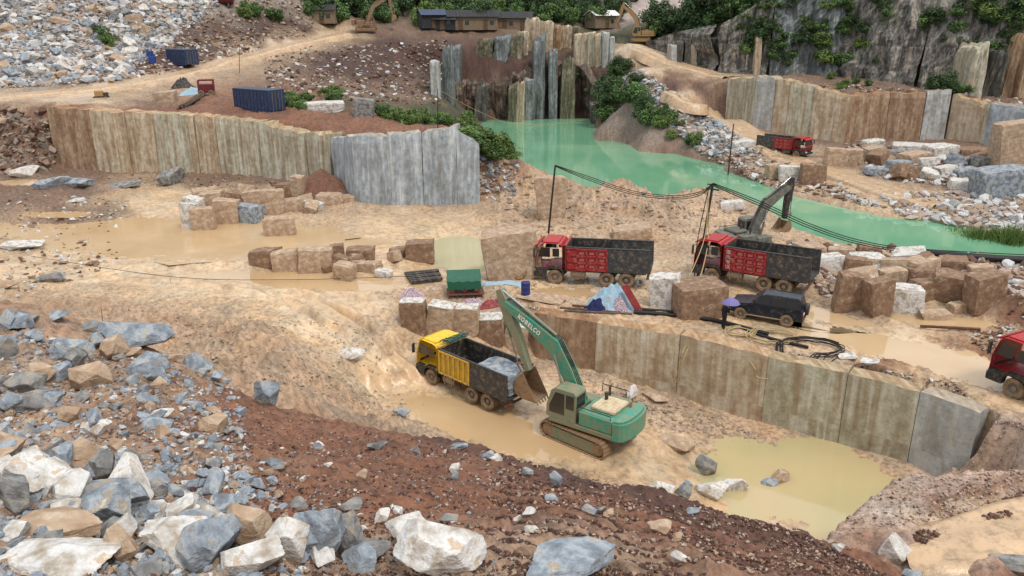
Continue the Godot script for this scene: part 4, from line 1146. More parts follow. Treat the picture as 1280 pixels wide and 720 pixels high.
func build_green() -> void:
	reseed(21)
	bushes(20, [[465, 146], [550, 148], [560, 158], [480, 152]], .9, 1.8, [4, 5, 6, 0], "bush", "leafy green bush on the bank behind the grey sawn face", "bushes behind the grey face", .9)
	bushes(34, [[550, 150], [590, 150], [650, 200], [600, 200]], 1.0, 2.2, [4, 5, 6, 0], "bush", "leafy green bush on the bank behind the grey sawn face", "bushes behind the grey face", .8)
	bushes(22, [[715, 92], [770, 90], [850, 150], [750, 165]], 1.6, 3.0, [0, 1, 2, 7], "bush", "dark green bush on the steep bank above the pond", "bushes above the pond")
	bushes(10, [[800, 145], [840, 140], [890, 185], [850, 182]], .9, 1.6, [0, 4, 5], "bush", "dark green bush on the steep bank above the pond", "bushes above the pond")
	bushes(12, [[340, 125], [420, 112], [440, 135], [350, 142]], .8, 1.5, [4, 0, 1], "bush", "low green bush by the blue container", "bushes by the blue container")
	bushes(4, [[120, 45], [155, 42], [150, 60], [118, 62]], 1.3, 2.2, [4, 0], "bush", "green bush at the foot of the great spoil heap", "bushes at the spoil heap")
	bushes(6, [[300, 15], [350, 12], [350, 28], [310, 28]], 1.3, 2.2, [4, 0, 5], "bush", "green bush at the foot of the great spoil heap", "bushes at the spoil heap")
	bushes(8, [[1020, 95], [1080, 95], [1090, 112], [1040, 118]], .6, 1.1, [4, 5, 0], "bush", "low bush on the ledge above the far face", "bushes on the far ledge")
	bushes(14, [[1140, 100], [1220, 115], [1220, 122], [1140, 112]], 1.1, 2.0, [0, 1, 7], "bush", "dark bush at the foot of the cliff", "bushes at the cliff foot")
	# hanging growth on the cliff
	for k in 190:
		var px := rng.randf_range(830, 1290)
		var py := rng.randf_range(-4, 78 if px > 960 else 48)
		if px < 940: py = rng.randf_range(45 - (px - 830) * .35, 62)
		if n_col.get_noise_2d(px * .12, py * .12) < -.16: continue
		var p := hit(px, py)
		p += Vector3(-p.x, 0, -p.z).normalized() * 1.8
		var s := rng.randf_range(1.2, 2.8)
		bush(p - Vector3(0, s * .5, 0), Vector3(s, s * .8, s), [0, 1, 2, 7, 8, 4][rng.randi() % 6], "cliff_bush", "dark green bush hanging on the weathered cliff", "bushes on the cliff")
	bushes(26, [[815, 45], [960, -10], [1000, -10], [860, 50]], 2.4, 4.2, [0, 1, 7, 8], "bush", "dense dark green bush on the slope above the cliff columns", "bushes above the cliff columns", 1.1)
	bushes(75, [[385, 10], [790, 12], [760, 38], [400, 30]], 1.8, 3.6, [0, 1, 2, 7, 8, 4], "leafy_tree", "green tree on the hill behind the sheds", "trees on the hill", 1.2)
	bushes(40, [[360, -8], [790, -8], [770, 14], [380, 12]], 3., 5.5, [0, 1, 7, 8], "leafy_tree", "green tree on the hill behind the sheds", "trees on the hill", 1.2)
	for k in 22:
		var p := hit(rng.randf_range(1170, 1275), rng.randf_range(302, 312))
		var o := mesh_obj("grass_tuft", grass_mesh[k % 3], M.leaf, self)
		var s := rng.randf_range(.9, 1.6)
		put(o, p, Vector3(s, s * 1.1, s), rng.randf() * 360.)
		tag(o, "tall green grass tuft in the shallow end of the pond", "grass", "grass tufts in the pond")

# ---------- vehicles: forward is +x, right is +z ----------
var tyre_mesh := {}
func pv(a: Array) -> PackedVector2Array:
	var p := PackedVector2Array()
	for e in a: p.append(Vector2(e[0], e[1]))
	return p
func wheel(parent: Node3D, c: Vector3, r: float, w: float, side: float, rim_mat: Material) -> void:
	var key := "%.2f_%.2f_%d" % [r, w, int(side)]
	if not tyre_mesh.has(key):
		var t := Transform3D(Basis(Vector3(1, 0, 0), Vector3(0, 1, 0), Vector3(0, 0, side)), Vector3.ZERO)
		var st := mb()
		lathe(st, pv([[r * .58, -w * .5], [r * .9, -w * .5], [r * .985, -w * .42], [r, -w * .3], [r * .985, 0], [r, w * .3], [r * .985, w * .42], [r * .9, w * .5], [r * .62, w * .48], [r * .58, w * .40]]), 24, t)
		for k in 24:                               # tread lugs
			var a := TAU * (k + .5) / 24
			for s: float in [-1., 1.]:
				bx(st, Vector3(.05, r * .13, w * .40), t * Transform3D(Basis(Vector3(0, 0, 1), a), Vector3(cos(a) * r, sin(a) * r, s * w * .24)), .01)
		var sr := mb()
		lathe(sr, pv([[r * .60, w * .40], [r * .55, w * .36], [r * .50, w * .12], [r * .30, w * .10], [r * .26, w * .34], [r * .16, w * .38], [0.001, w * .38]]), 20, t)
		for k in 8:
			var a := TAU * k / 8
			lathe(sr, pv([[.03, w * .08], [.03, w * .17], [0.001, w * .18]]), 6, t * Transform3D(Basis(), Vector3(cos(a) * r * .40, sin(a) * r * .40, 0)))
		tyre_mesh[key] = [fin(st), fin(sr)]
	var o := mesh_obj("wheel", tyre_mesh[key][0], M.tyre, parent)
	o.position = c
	mesh_obj("rim", tyre_mesh[key][1], rim_mat, o)

func vehicle_materials() -> void:
	M.tyre = painted(Color(.34, .285, .225), .8, .9, 71)
	M.rim = painted(Color(.42, .40, .38), .75, .7, 72)
	M.black = painted(Color(.14, .145, .15), .30, .6, 73)
	M.plate = painted(Color(.20, .21, .22), .30, .55, 74)
	M.frame = painted(Color(.19, .18, .17), .55, .7, 75)
	M.red = painted(Color(.66, .085, .12), .20, .38, 76)
	M.red_bed = painted(Color(.55, .10, .13), .40, .5, 77)
	M.stamp = painted(Color(.70, .34, .35), .4, .6, 89)
	M.hood = painted(Color(.80, .74, .62), .35, .6, 90)
	M.yellow = painted(Color(.90, .74, .10), .28, .4, 78)
	M.yellow_bed = painted(Color(.80, .64, .15), .50, .55, 79)
	M.green = painted(Color(.17, .56, .48), .64, .4, 80)
	M.green_dirty = painted(Color(.34, .50, .43), .85, .6, 81)
	M.steel = painted(Color(.50, .46, .42), .6, .5, 82, .3)
	M.mudsteel = painted(Color(.47, .37, .28), .75, .75, 83)
	M.chrome = plain(Color(.75, .76, .78), .2, .9)
	M.glass = plain(Color(.045, .055, .06), .06)
	M.glass.clearcoat_enabled = true
	M.lamp_glass = plain(Color(.75, .76, .74), .15)
	M.amber = plain(Color(.8, .35, .05), .3)
	M.tail_lamp = plain(Color(.55, .04, .04), .3)
	M.white_paint = plain(Color(.88, .87, .85), .5)
	M.net = painted(Color(.13, .33, .30), .2, .9, 84)
	M.navy = painted(Color(.085, .12, .17), .14, .3, 85)
	M.digger_grey = painted(Color(.34, .37, .36), .45, .6, 86)
	M.digger_yellow = painted(Color(.58, .46, .25), .6, .55, 87)
	M.digger_rust = painted(Color(.44, .34, .26), .55, .6, 88)

func make_truck(called: String, label: String, o: Dictionary) -> Node3D:
	var t := thing(called, label, "dump truck")
	var cab_m: Material = o.cab; var bed_m: Material = o.bed
	# chassis
	var st := mb()
	for s: float in [-1., 1.]:
		bxp(st, -3.7, 3.5, .76, 1.02, s * .42 - .05, s * .42 + .05)
	for x in [-3.6, -2.4, -1.05, .2, 1.4, 2.6]: bxp(st, x - .06, x + .06, .78, .98, -.40, .40)
	for x in [2.55, -1.05, -2.4]: bxp(st, x - .09, x + .09, .46, .64, -.85, .85)
	obj("chassis", st, M.frame, t)
	st = mb()
	lathe(st, pv([[.001, -.5], [.27, -.5], [.30, -.46], [.30, .46], [.27, .5], [.001, .5]]), 14, Transform3D(Basis(Vector3(0, 1, 0), PI / 2), Vector3(.95, .80, -.92)), false)
	bxp(st, .6, .66, .48, 1.1, -1.24, -.62); bxp(st, 1.24, 1.3, .48, 1.1, -1.24, -.62)
	obj("fuel_tank", st, M.steel, t)
	st = mb()
	bxp(st, .3, 1.5, .55, 1.05, .62, 1.18, .03)
	obj("battery_box", st, M.frame, t)
	for s: float in [-1., 1.]:
		wheel(t, Vector3(2.55, .52, s * 1.04), .52, .32, s, M.rim)
		wheel(t, Vector3(-1.05, .52, s * .93), .52, .56, s, M.rim)
		wheel(t, Vector3(-2.40, .52, s * .93), .52, .56, s, M.rim)
	st = mb()
	for s: float in [-1., 1.]:
		prism(st, pv([[-3.1, 1.04], [-2.95, 1.10], [-.5, 1.10], [-.35, 1.04], [-.36, 1.0], [-.5, 1.06], [-2.95, 1.06], [-3.1, 1.0]]), s * .62, s * 1.22)
	obj("mudguard", st, M.black, t)
	# cab
	st = mb()
	prism(st, pv([[2.02, .98], [2.02, 2.72], [2.14, 2.88], [2.4, 2.95], [3.30, 2.95], [3.52, 2.88], [3.66, 2.70], [3.90, 1.86], [3.93, 1.1], [3.3, 1.1], [3.12, 1.22], [2.55, 1.26], [2.0, 1.22]]), -1.19, 1.19)
	var cab := obj("cab", st, cab_m, t)
	st = mb()
	prism(st, pv([[3.66, 2.78], [3.95, 2.70], [3.97, 2.74], [3.62, 2.90]]), -1.12, 1.12)
	bxp(st, 2.3, 3.4, 2.95, 3.02, -1.0, 1.0, .03)
	obj("sun_visor", st, cab_m, cab)
	for s: float in [-1., 1.]:
		st = mb()
		prism(st, pv([[2.86, 1.98], [2.86, 2.66], [3.50, 2.66], [3.72, 1.98]]), s * 1.19, s * 1.202)
		obj("door_window", st, M.glass, cab)
		st = mb()
		prism(st, pv([[2.22, 2.02], [2.22, 2.60], [2.70, 2.60], [2.70, 2.02]]), s * 1.19, s * 1.20)
		obj("rear_quarter_window", st, M.glass, cab)
		st = mb()                                         # door leaf edge
		for e in [[2.78, 1.3, 2.8, 2.72], [3.74, 1.3, 3.76, 1.95]]: bxp(st, e[0], e[2], e[1], e[3], s * 1.19 - .006, s * 1.19 + .010, .002)
		bxp(st, 2.9, 3.05, 1.78, 1.82, s * 1.20, s * 1.24, .005)
		obj("door_handle", st, M.black, cab)
		st = mb()
		bar(st, Vector3(3.72, 2.62, s * 1.2), Vector3(3.95, 2.60, s * 1.42), .03, .03)
		bar(st, Vector3(3.76, 1.95, s * 1.2), Vector3(3.95, 1.98, s * 1.42), .03, .03)
		bxp(st, 3.90, 3.99, 1.95, 2.62, s * 1.42 - .12, s * 1.42 + .12, .03)
		obj("mirror", st, M.black, cab)
		st = mb()
		bxp(st, 3.86, 4.05, .82, 1.04, s * .92 - .2, s * .92 + .2, .04)
		obj("headlight", st, M.lamp_glass, cab)
		st = mb()                                         # step and wing round the front wheel
		prism(st, pv([[3.93, .55], [3.93, 1.12], [3.28, 1.12], [3.15, 1.2], [2.9, 1.26], [2.2, 1.26], [1.98, 1.1], [1.90, .72], [1.97, .72], [2.06, 1.02], [2.25, 1.15], [2.85, 1.15], [3.05, 1.05], [3.16, .85], [3.2, .55]]), s * .86, s * 1.215)
		obj("wing", st, o.wing, cab)
	st = mb()
	var slope := Vector2(3.90 - 3.66, 1.86 - 2.70)
	quad_slab(st, [Vector3(3.675, 2.66, -1.08), Vector3(3.675, 2.66, 1.08), Vector3(3.895, 1.90, 1.10), Vector3(3.895, 1.90, -1.10)], Vector3(1, .28, 0).normalized(), .015)
	obj("windscreen", st, M.glass, cab)
	st = mb()
	bxp(st, 3.88, 4.04, .52, .98, -1.2, 1.2, .05)
	bxp(st, 3.92, 3.965, 1.15, 1.62, -.85, .85, .02)
	for k in 4: bxp(st, 3.95, 3.985, 1.2 + k * .1, 1.25 + k * .1, -.8, .8, .01)
	obj("bumper", st, o.wing, cab)
	# dump body
	var B0 := -4.05; var B1 := 1.78; var y0 := 1.14; var y1: float = o.get("height", 2.72)
	var split: float = o.get("split", -1.15)
	st = mb()
	bxp(st, B0, B1, y0, y0 + .12, -1.2, 1.2, .01)
	for x in range(7): bxp(st, B0 + .3 + x * .9, B0 + .42 + x * .9, y0 - .14, y0, -1.15, 1.15, .01)
	obj("bed_floor", st, M.plate, t)
	st = mb()                                             # bare dark lining of the box
	bxp(st, B1 - .10, B1 - .062, y0 + .12, y1 + .05, -1.16, 1.16, .005)
	for s: float in [-1., 1.]: bxp(st, split, B1 - .1, y0 + .12, y1 - .03, minf(s * 1.14, s * 1.172), maxf(s * 1.14, s * 1.172), .005)
	obj("bed_lining", st, M.black, t)
	st = mb()
	bxp(st, B1 - .06, B1, y0, y1 + .15, -1.2, 1.2, .01)
	for k in 4: bxp(st, B1, B1 + .07, y0, y1 + .1, -1.05 + k * .66, -.97 + k * .66, .01)
	bxp(st, B1 - .08, B1 + .12, y1 + .10, y1 + .18, -1.25, 1.25, .02)
	obj("headboard", st, bed_m, t)
	for s: float in [-1., 1.]:
		st = mb()                                         # painted forward half with its grid of ribs
		bxp(st, split, B1 - .06, y0, y1, s * 1.2 - .025, s * 1.2 + .025, .005)
		var zr0 := s * 1.225; var zr1: float = s * (1.225 + o.get("rib", .10))
		var nv: int = o.get("cols", 5)
		var hb := []
		if o.get("grid", true):
			hb = [y0 + .05, y0 + .52, y0 + .98, y1 - .10]
		else:
			hb = [y0 + .06, y1 - .1]
		for yy: float in hb: bxp(st, split, B1 - .02, yy - .05 if not o.get("grid", true) else yy - .075, yy + .075, minf(zr0, zr1), maxf(zr0, zr1), .02)
		for k in nv:
			var x := lerpf(split + .07, B1 - .09, float(k) / (nv - 1))
			bxp(st, x - .075, x + .075, y0, y1 - .03, minf(zr0, zr1), maxf(zr0, zr1), .02)
		if o.get("grid", true): bxp(st, B1 - .75, B1 - .02, y0, y1 - .03, minf(zr0, zr1), maxf(zr0, zr1), .02)
		var side := obj("bed_side", st, bed_m, t)
		if o.get("grid", true):
			st = mb()
			for k in nv - 2:
				for j in 3:
					var x := lerpf(split + .07, B1 - .09, (k + .5) / (nv - 1))
					var yy: float = (hb[j] + hb[j + 1]) * .5
					bxp(st, x - .17, x + .17, yy - .10, yy + .10, minf(s * 1.226, s * 1.245), maxf(s * 1.226, s * 1.245), .008)
			obj("side_stamping", st, o.get("stamp", bed_m), side)
		st = mb()                                         # dark steel rear half
		bxp(st, B0, split, y0 - .06, y1 - .02, s * 1.2 - .03, s * 1.2 + .045, .01)
		bxp(st, B0, B1, y1 - .02, y1 + .07, s * 1.2 - .06, s * 1.2 + .06, .02)
		obj("bed_side_plate", st, M.plate, t)
	if o.get("tailgate", false):
		st = mb()
		bxp(st, B0 - .05, B0 + .02, y0 - .02, y1 - .55, -1.16, 1.16, .01)
		for k in 4: bxp(st, B0 - .11, B0 - .05, y0, y1 - .6, -1.05 + k * .66, -.95 + k * .66, .01)
		obj("tailgate", st, M.plate, t)
	st = mb()
	bxp(st, -3.9, -3.75, .62, .74, -1.1, 1.1, .02)
	bxp(st, -3.9, -3.8, .74, .9, -.5, -.4); bxp(st, -3.9, -3.8, .74, .9, .4, .5)
	obj("rear_bumper", st, M.frame, t)
	for s: float in [-1., 1.]:
		st = mb()
		bxp(st, -3.94, -3.88, .64, .74, s * .9 - .16, s * .9 + .16, .01)
		obj("tail_light", st, M.tail_lamp, t)
	return t
func quad_slab(st: SurfaceTool, q: Array, n: Vector3, th: float) -> void:
	quad(st, q[0] + n * th, q[1] + n * th, q[2] + n * th, q[3] + n * th, n)
	var c: Vector3 = (q[0] + q[1] + q[2] + q[3]) * .25
	for k in 4:
		var a: Vector3 = q[k]; var b: Vector3 = q[(k + 1) % 4]
		quad(st, a, b, b + n * th, a + n * th, (a + b) * .5 - c)
# place a vehicle by the pixel where one wheel touches the ground and that wheel's own place
func set_down(o: Node3D, px: float, py: float, own: Vector3, yaw: float, pitch := 0.0, roll := 0.0, scale_ := 1.0) -> void:
	var p := hit(px, py)
	var b := Basis.from_euler(Vector3(0, deg_to_rad(yaw), 0)) * Basis(Vector3(0, 0, 1), deg_to_rad(pitch)) * Basis(Vector3(1, 0, 0), deg_to_rad(roll)) * Basis.from_scale(Vector3.ONE * scale_)
	o.transform = Transform3D(b, p - b * own + Vector3(0, -.04, 0))

# ---------- excavator; joints of boom, arm and bucket in its own xy plane ----------
func arm_prof(pts: Array, wid: Array) -> PackedVector2Array:
	var up := []; var dn := []
	for i in pts.size():
		var a: Vector2 = pts[maxi(i - 1, 0)]; var b: Vector2 = pts[mini(i + 1, pts.size() - 1)]
		var n := (b - a).normalized().orthogonal()
		up.append(pts[i] + n * wid[i]); dn.append(pts[i] - n * wid[i])
	dn.reverse()
	return PackedVector2Array(up + dn)
func ram(parent: Node3D, a: Vector2, b: Vector2, z: float, r: float, m: Material) -> void:
	var A := Vector3(a.x, a.y, z); var Bv := Vector3(b.x, b.y, z)
	var mid := A.lerp(Bv, .58)
	var st := mb()
	tube(st, PackedVector3Array([A, mid]), r, 10)
	var c := obj("hydraulic_cylinder", st, m, parent)
	st = mb()
	tube(st, PackedVector3Array([mid, Bv]), r * .55, 8)
	obj("piston_rod", st, M.chrome, c)
func make_excavator(called: String, label: String, o: Dictionary) -> Node3D:
	var t := thing(called, label, "excavator")
	var paint: Material = o.paint; var dirty: Material = o.dirty; var armm: Material = o.get("arm", paint)
	for s: float in [-1., 1.]:
		# track: belt of shoes round the frame
		var st := mb()
		prism(st, pv([[-1.75, .28], [-1.5, .14], [1.5, .14], [1.75, .28], [1.78, .55], [1.5, .74], [-1.5, .74], [-1.78, .55]]), s * 1.16 - .2, s * 1.16 + .2)
		var fr := obj("track_frame", st, dirty, t)
		st = mb()
		var path := []
		var n := 46
		for k in n:
			var L := 3.1; var rr := .42
			var per := 2. * L + TAU * rr
			var q := per * k / n
			var p: Vector2; var d: Vector2
			if q < L: p = Vector2(-L / 2 + q, .90); d = Vector2(1, 0)
			elif q < L + PI * rr:
				var a := (q - L) / rr
				p = Vector2(L / 2 + sin(a) * rr, .48 + cos(a) * rr); d = Vector2(cos(a), -sin(a))
			elif q < 2. * L + PI * rr: p = Vector2(L / 2 - (q - L - PI * rr), .06); d = Vector2(-1, 0)
			else:
				var a := (q - 2. * L - PI * rr) / rr
				p = Vector2(-L / 2 - sin(a) * rr, .48 - cos(a) * rr); d = Vector2(-cos(a), sin(a))
			var nn := Vector3(-d.y, d.x, 0)
			bx(st, Vector3(.165, .06, .60), Transform3D(Basis(Vector3(d.x, d.y, 0), nn, Vector3(0, 0, 1)), Vector3(p.x, p.y, s * 1.16)), .01)
			bx(st, Vector3(.03, .05, .60), Transform3D(Basis(Vector3(d.x, d.y, 0), nn, Vector3(0, 0, 1)), Vector3(p.x, p.y, s * 1.16) + nn * .05), .008)
		obj("track_belt", st, M.mudsteel, fr)
		for x in [-1.55, 1.55]:
			st = mb()
			lathe(st, pv([[.001, -.22], [.30, -.22], [.36, -.15], [.36, .15], [.30, .22], [.14, .25], [.001, .25]]), 18, Transform3D(Basis(Vector3(1, 0, 0), Vector3(0, 1, 0), Vector3(0, 0, s)), Vector3(x, .48, s * 1.16)))
			obj("sprocket" if x < 0 else "idler_wheel", st, M.mudsteel, fr)
	var st := mb()
	bxp(st, -.9, .9, .42, .8, -1., 1., .05)
	lathe(st, pv([[.001, .7], [.62, .7], [.62, 1.06], [.001, 1.06]]), 22, Transform3D(Basis(Vector3(1, 0, 0), -PI / 2), Vector3.ZERO))
	obj("undercarriage", st, M.mudsteel, t)
	# upper works can be slewed
	var up := Node3D.new()
	up.name = "upper_works"
	t.add_child(up)
	up.rotation_degrees.y = o.get("slew", 0.)
	st = mb()
	bxp(st, -2.3, 1.55, 1.06, 1.34, -1.33, 1.33, .04)
	bxp(st, -1.7, -.1, 1.34, 2.08, .50, 1.33, .06)
	bxp(st, -.05, 1.45, 1.34, 1.78, .55, 1.33, .06)
	obj("platform", st, dirty, up)
	st = mb()
	bxp(st, -2.05, -.15, 1.34, 2.12, -1.33, .48, .07)
	obj("engine_housing", st, paint, up)
	st = mb()
	bxp(st, -1.85, -.55, 2.12, 2.34, -.85, .62, .06)
	for k in 6: bxp(st, -1.8 + k * .2, -1.72 + k * .2, 2.34, 2.36, -.75, .5, .01)
	obj("engine_hood", st, o.get("hood", M.hood), up)
	st = mb()                                             # counterweight, rounded in plan
	var cwp := []
	for k in 13:
		var a := lerpf(-PI / 2, PI / 2, k / 12.)
		cwp.append([-2.05 - .72 * pow(cos(a), .6), sin(a) * 1.36])
	var ct := Transform3D(Basis(Vector3(1, 0, 0), Vector3(0, 0, 1), Vector3(0, -1, 0)), Vector3.ZERO)
	prism(st, pv(cwp), -2.0, -1.12, ct)
	prism(st, pv(cwp.map(func(e: Array) -> Array: return [-2.05 + (e[0] + 2.05) * .8, e[1] * .93])), -2.1, -2.0, ct)
	obj("counterweight", st, paint, up)
	st = mb()
	bxp(st, -.95, -.80, 2.3, 2.75, .05, .2, .02)
	tube(st, PackedVector3Array([Vector3(-.6, 2.1, .95), Vector3(-.6, 2.6, .95), Vector3(-.68, 2.72, .95)]), .06, 8)
	obj("exhaust", st, M.black, up)
	# cab
	st = mb()
	var z0 := -1.33; var z1 := -.36
	prism(st, pv([[0., 1.34], [0., 2.82], [.12, 2.95], [1.15, 2.95], [1.40, 2.80], [1.68, 1.95], [1.68, 1.34]]), z0, z1)
	var cab := obj("cab", st, dirty, up)
	for e in [[[[.10, 2.02], [.10, 2.74], [.55, 2.74], [.55, 2.02]], z0 - .012, z0], [[[.64, 1.62], [.64, 2.74], [1.16, 2.74], [1.50, 1.98], [1.50, 1.62]], z0 - .012, z0], [[[.12, 2.0], [.12, 2.74], [1.16, 2.74], [1.48, 2.0]], z1, z1 + .012]]:
		st = mb()
		prism(st, pv(e[0]), e[1], e[2])
		obj("cab_window", st, M.glass, cab)
	st = mb()
	quad_slab(st, [Vector3(1.42, 2.74, z0 + .08), Vector3(1.42, 2.74, z1 - .08), Vector3(1.68, 1.95, z1 - .08), Vector3(1.68, 1.95, z0 + .08)], Vector3(.95, .31, 0).normalized(), .012)
	obj("cab_windscreen", st, M.glass, cab)
	st = mb()
	quad_slab(st, [Vector3(0., 2.72, z0 + .1), Vector3(0., 2.72, z1 - .1), Vector3(0., 2.1, z1 - .1), Vector3(0., 2.1, z0 + .1)], Vector3(-1, 0, 0), .012)
	obj("cab_rear_window", st, M.glass, cab)
	st = mb()
	tube(st, PackedVector3Array([Vector3(-.1, 1.34, -1.28), Vector3(-.1, 2.3, -1.28), Vector3(-1.9, 2.3, -1.28), Vector3(-1.9, 2.05, -1.28)]), .025, 6)
	tube(st, PackedVector3Array([Vector3(.0, 2.08, 1.28), Vector3(.0, 2.5, 1.28), Vector3(-1.5, 2.5, 1.28), Vector3(-1.5, 2.1, 1.28)]), .025, 6)
	obj("handrail", st, M.black, up)
	# boom, arm, bucket
	var J: Array = o.joints                               # foot, knee, tip, arm end, bucket tooth point, arm's rear end
	var foot: Vector2 = J[0]; var knee: Vector2 = J[1]; var tip: Vector2 = J[2]; var wrist: Vector2 = J[3]; var tooth: Vector2 = J[4]
	st = mb()
	var c1 := foot.lerp(knee, .55); var c2 := knee.lerp(tip, .5)
	var bow := (knee - foot.lerp(tip, .5)) * .12
	prism(st, arm_prof([foot, c1 + bow * .5, knee, c2 + bow * .5, tip], [.24, .36, .40, .30, .17]), -.26, .26)
	var boom := obj("boom", st, paint, up)
	st = mb()
	var ad := (tip - wrist).normalized()
	var heel := tip + ad * .75
	var outn := ad.orthogonal()
	if outn.dot(foot - tip) > 0.: outn = -outn
	prism(st, arm_prof([heel + outn * .12, tip + outn * .10, tip.lerp(wrist, .5), wrist], [.16, .30, .22, .14]), -.19, .19)
	var stick := obj("arm", st, armm, up)
	for s: float in [-1., 1.]: ram(boom, foot + Vector2(.55, -.45), c1.lerp(knee, .75), s * .42, .085, dirty)
	var bn := (tip - knee).normalized().orthogonal()
	if bn.y < 0.: bn = -bn
	ram(boom, knee + bn * .48 + (tip - knee) * .06, heel + outn * .05, 0., .085, dirty)
	var link := wrist + ad * .5 + outn * .55
	ram(stick, tip + outn * .42, link, 0., .07, dirty)
	st = mb()
	for s: float in [-1., 1.]:
		bar(st, Vector3(link.x, link.y, s * .2), Vector3((wrist + ad * .45).x, (wrist + ad * .45).y, s * .2), .1, .05)
		bar(st, Vector3(link.x, link.y, s * .14), Vector3((wrist + outn * .42).x, (wrist + outn * .42).y, s * .14), .1, .05)
	obj("bucket_link", st, M.mudsteel, stick)
	# hoses along the boom
	st = mb()
	for k in 3:
		var zz := -.12 + k * .12
		var hp := PackedVector3Array()
		for q: Vector2 in [foot + bn * .3, c1 + bow * .5 + bn * .46, knee + bn * .50, c2 + bow * .5 + bn * .38, tip + bn * .28]: hp.append(Vector3(q.x, q.y, zz))
		tube(st, hp, .03, 6)
	obj("hydraulic_hose", st, M.black, boom)
	# bucket: a shell of side plates and a curved back
	var bd := (tooth - wrist)
	var bl := bd.length(); bd = bd.normalized()
	var bo := bd.orthogonal()
	if bo.dot(outn) < 0.: bo = -bo
	if o.get("flip", false): bo = -bo
	var arc := []
	for k in 9:
		var a := lerpf(0., 1., k / 8.)
		arc.append(wrist + bd * (bl * (.02 + .98 * a)) + bo * (sin(a * PI) * bl * .50 + .34 * (1. - a)))
	st = mb()
	for k in 8:
		var a: Vector2 = arc[k]; var b: Vector2 = arc[k + 1]
		var n2 := (b - a).normalized().orthogonal()
		prism(st, PackedVector2Array([a, b, b - n2 * .05, a - n2 * .05]), -.58, .58)
	for s: float in [-1., 1.]:
		prism(st, PackedVector2Array(arc + [wrist]), s * .58, s * .54)
	var bk := obj("bucket", st, M.mudsteel, up)
	for k in 5:
		st = mb()
		var z := -.48 + k * .24
		bar(st, Vector3(tooth.x, tooth.y, z) - Vector3(bd.x, bd.y, 0) * .05, Vector3(tooth.x, tooth.y, z) + Vector3(bd.x, bd.y, 0) * .22, .05, .09)
		obj("tooth", st, M.steel, bk)
	return t

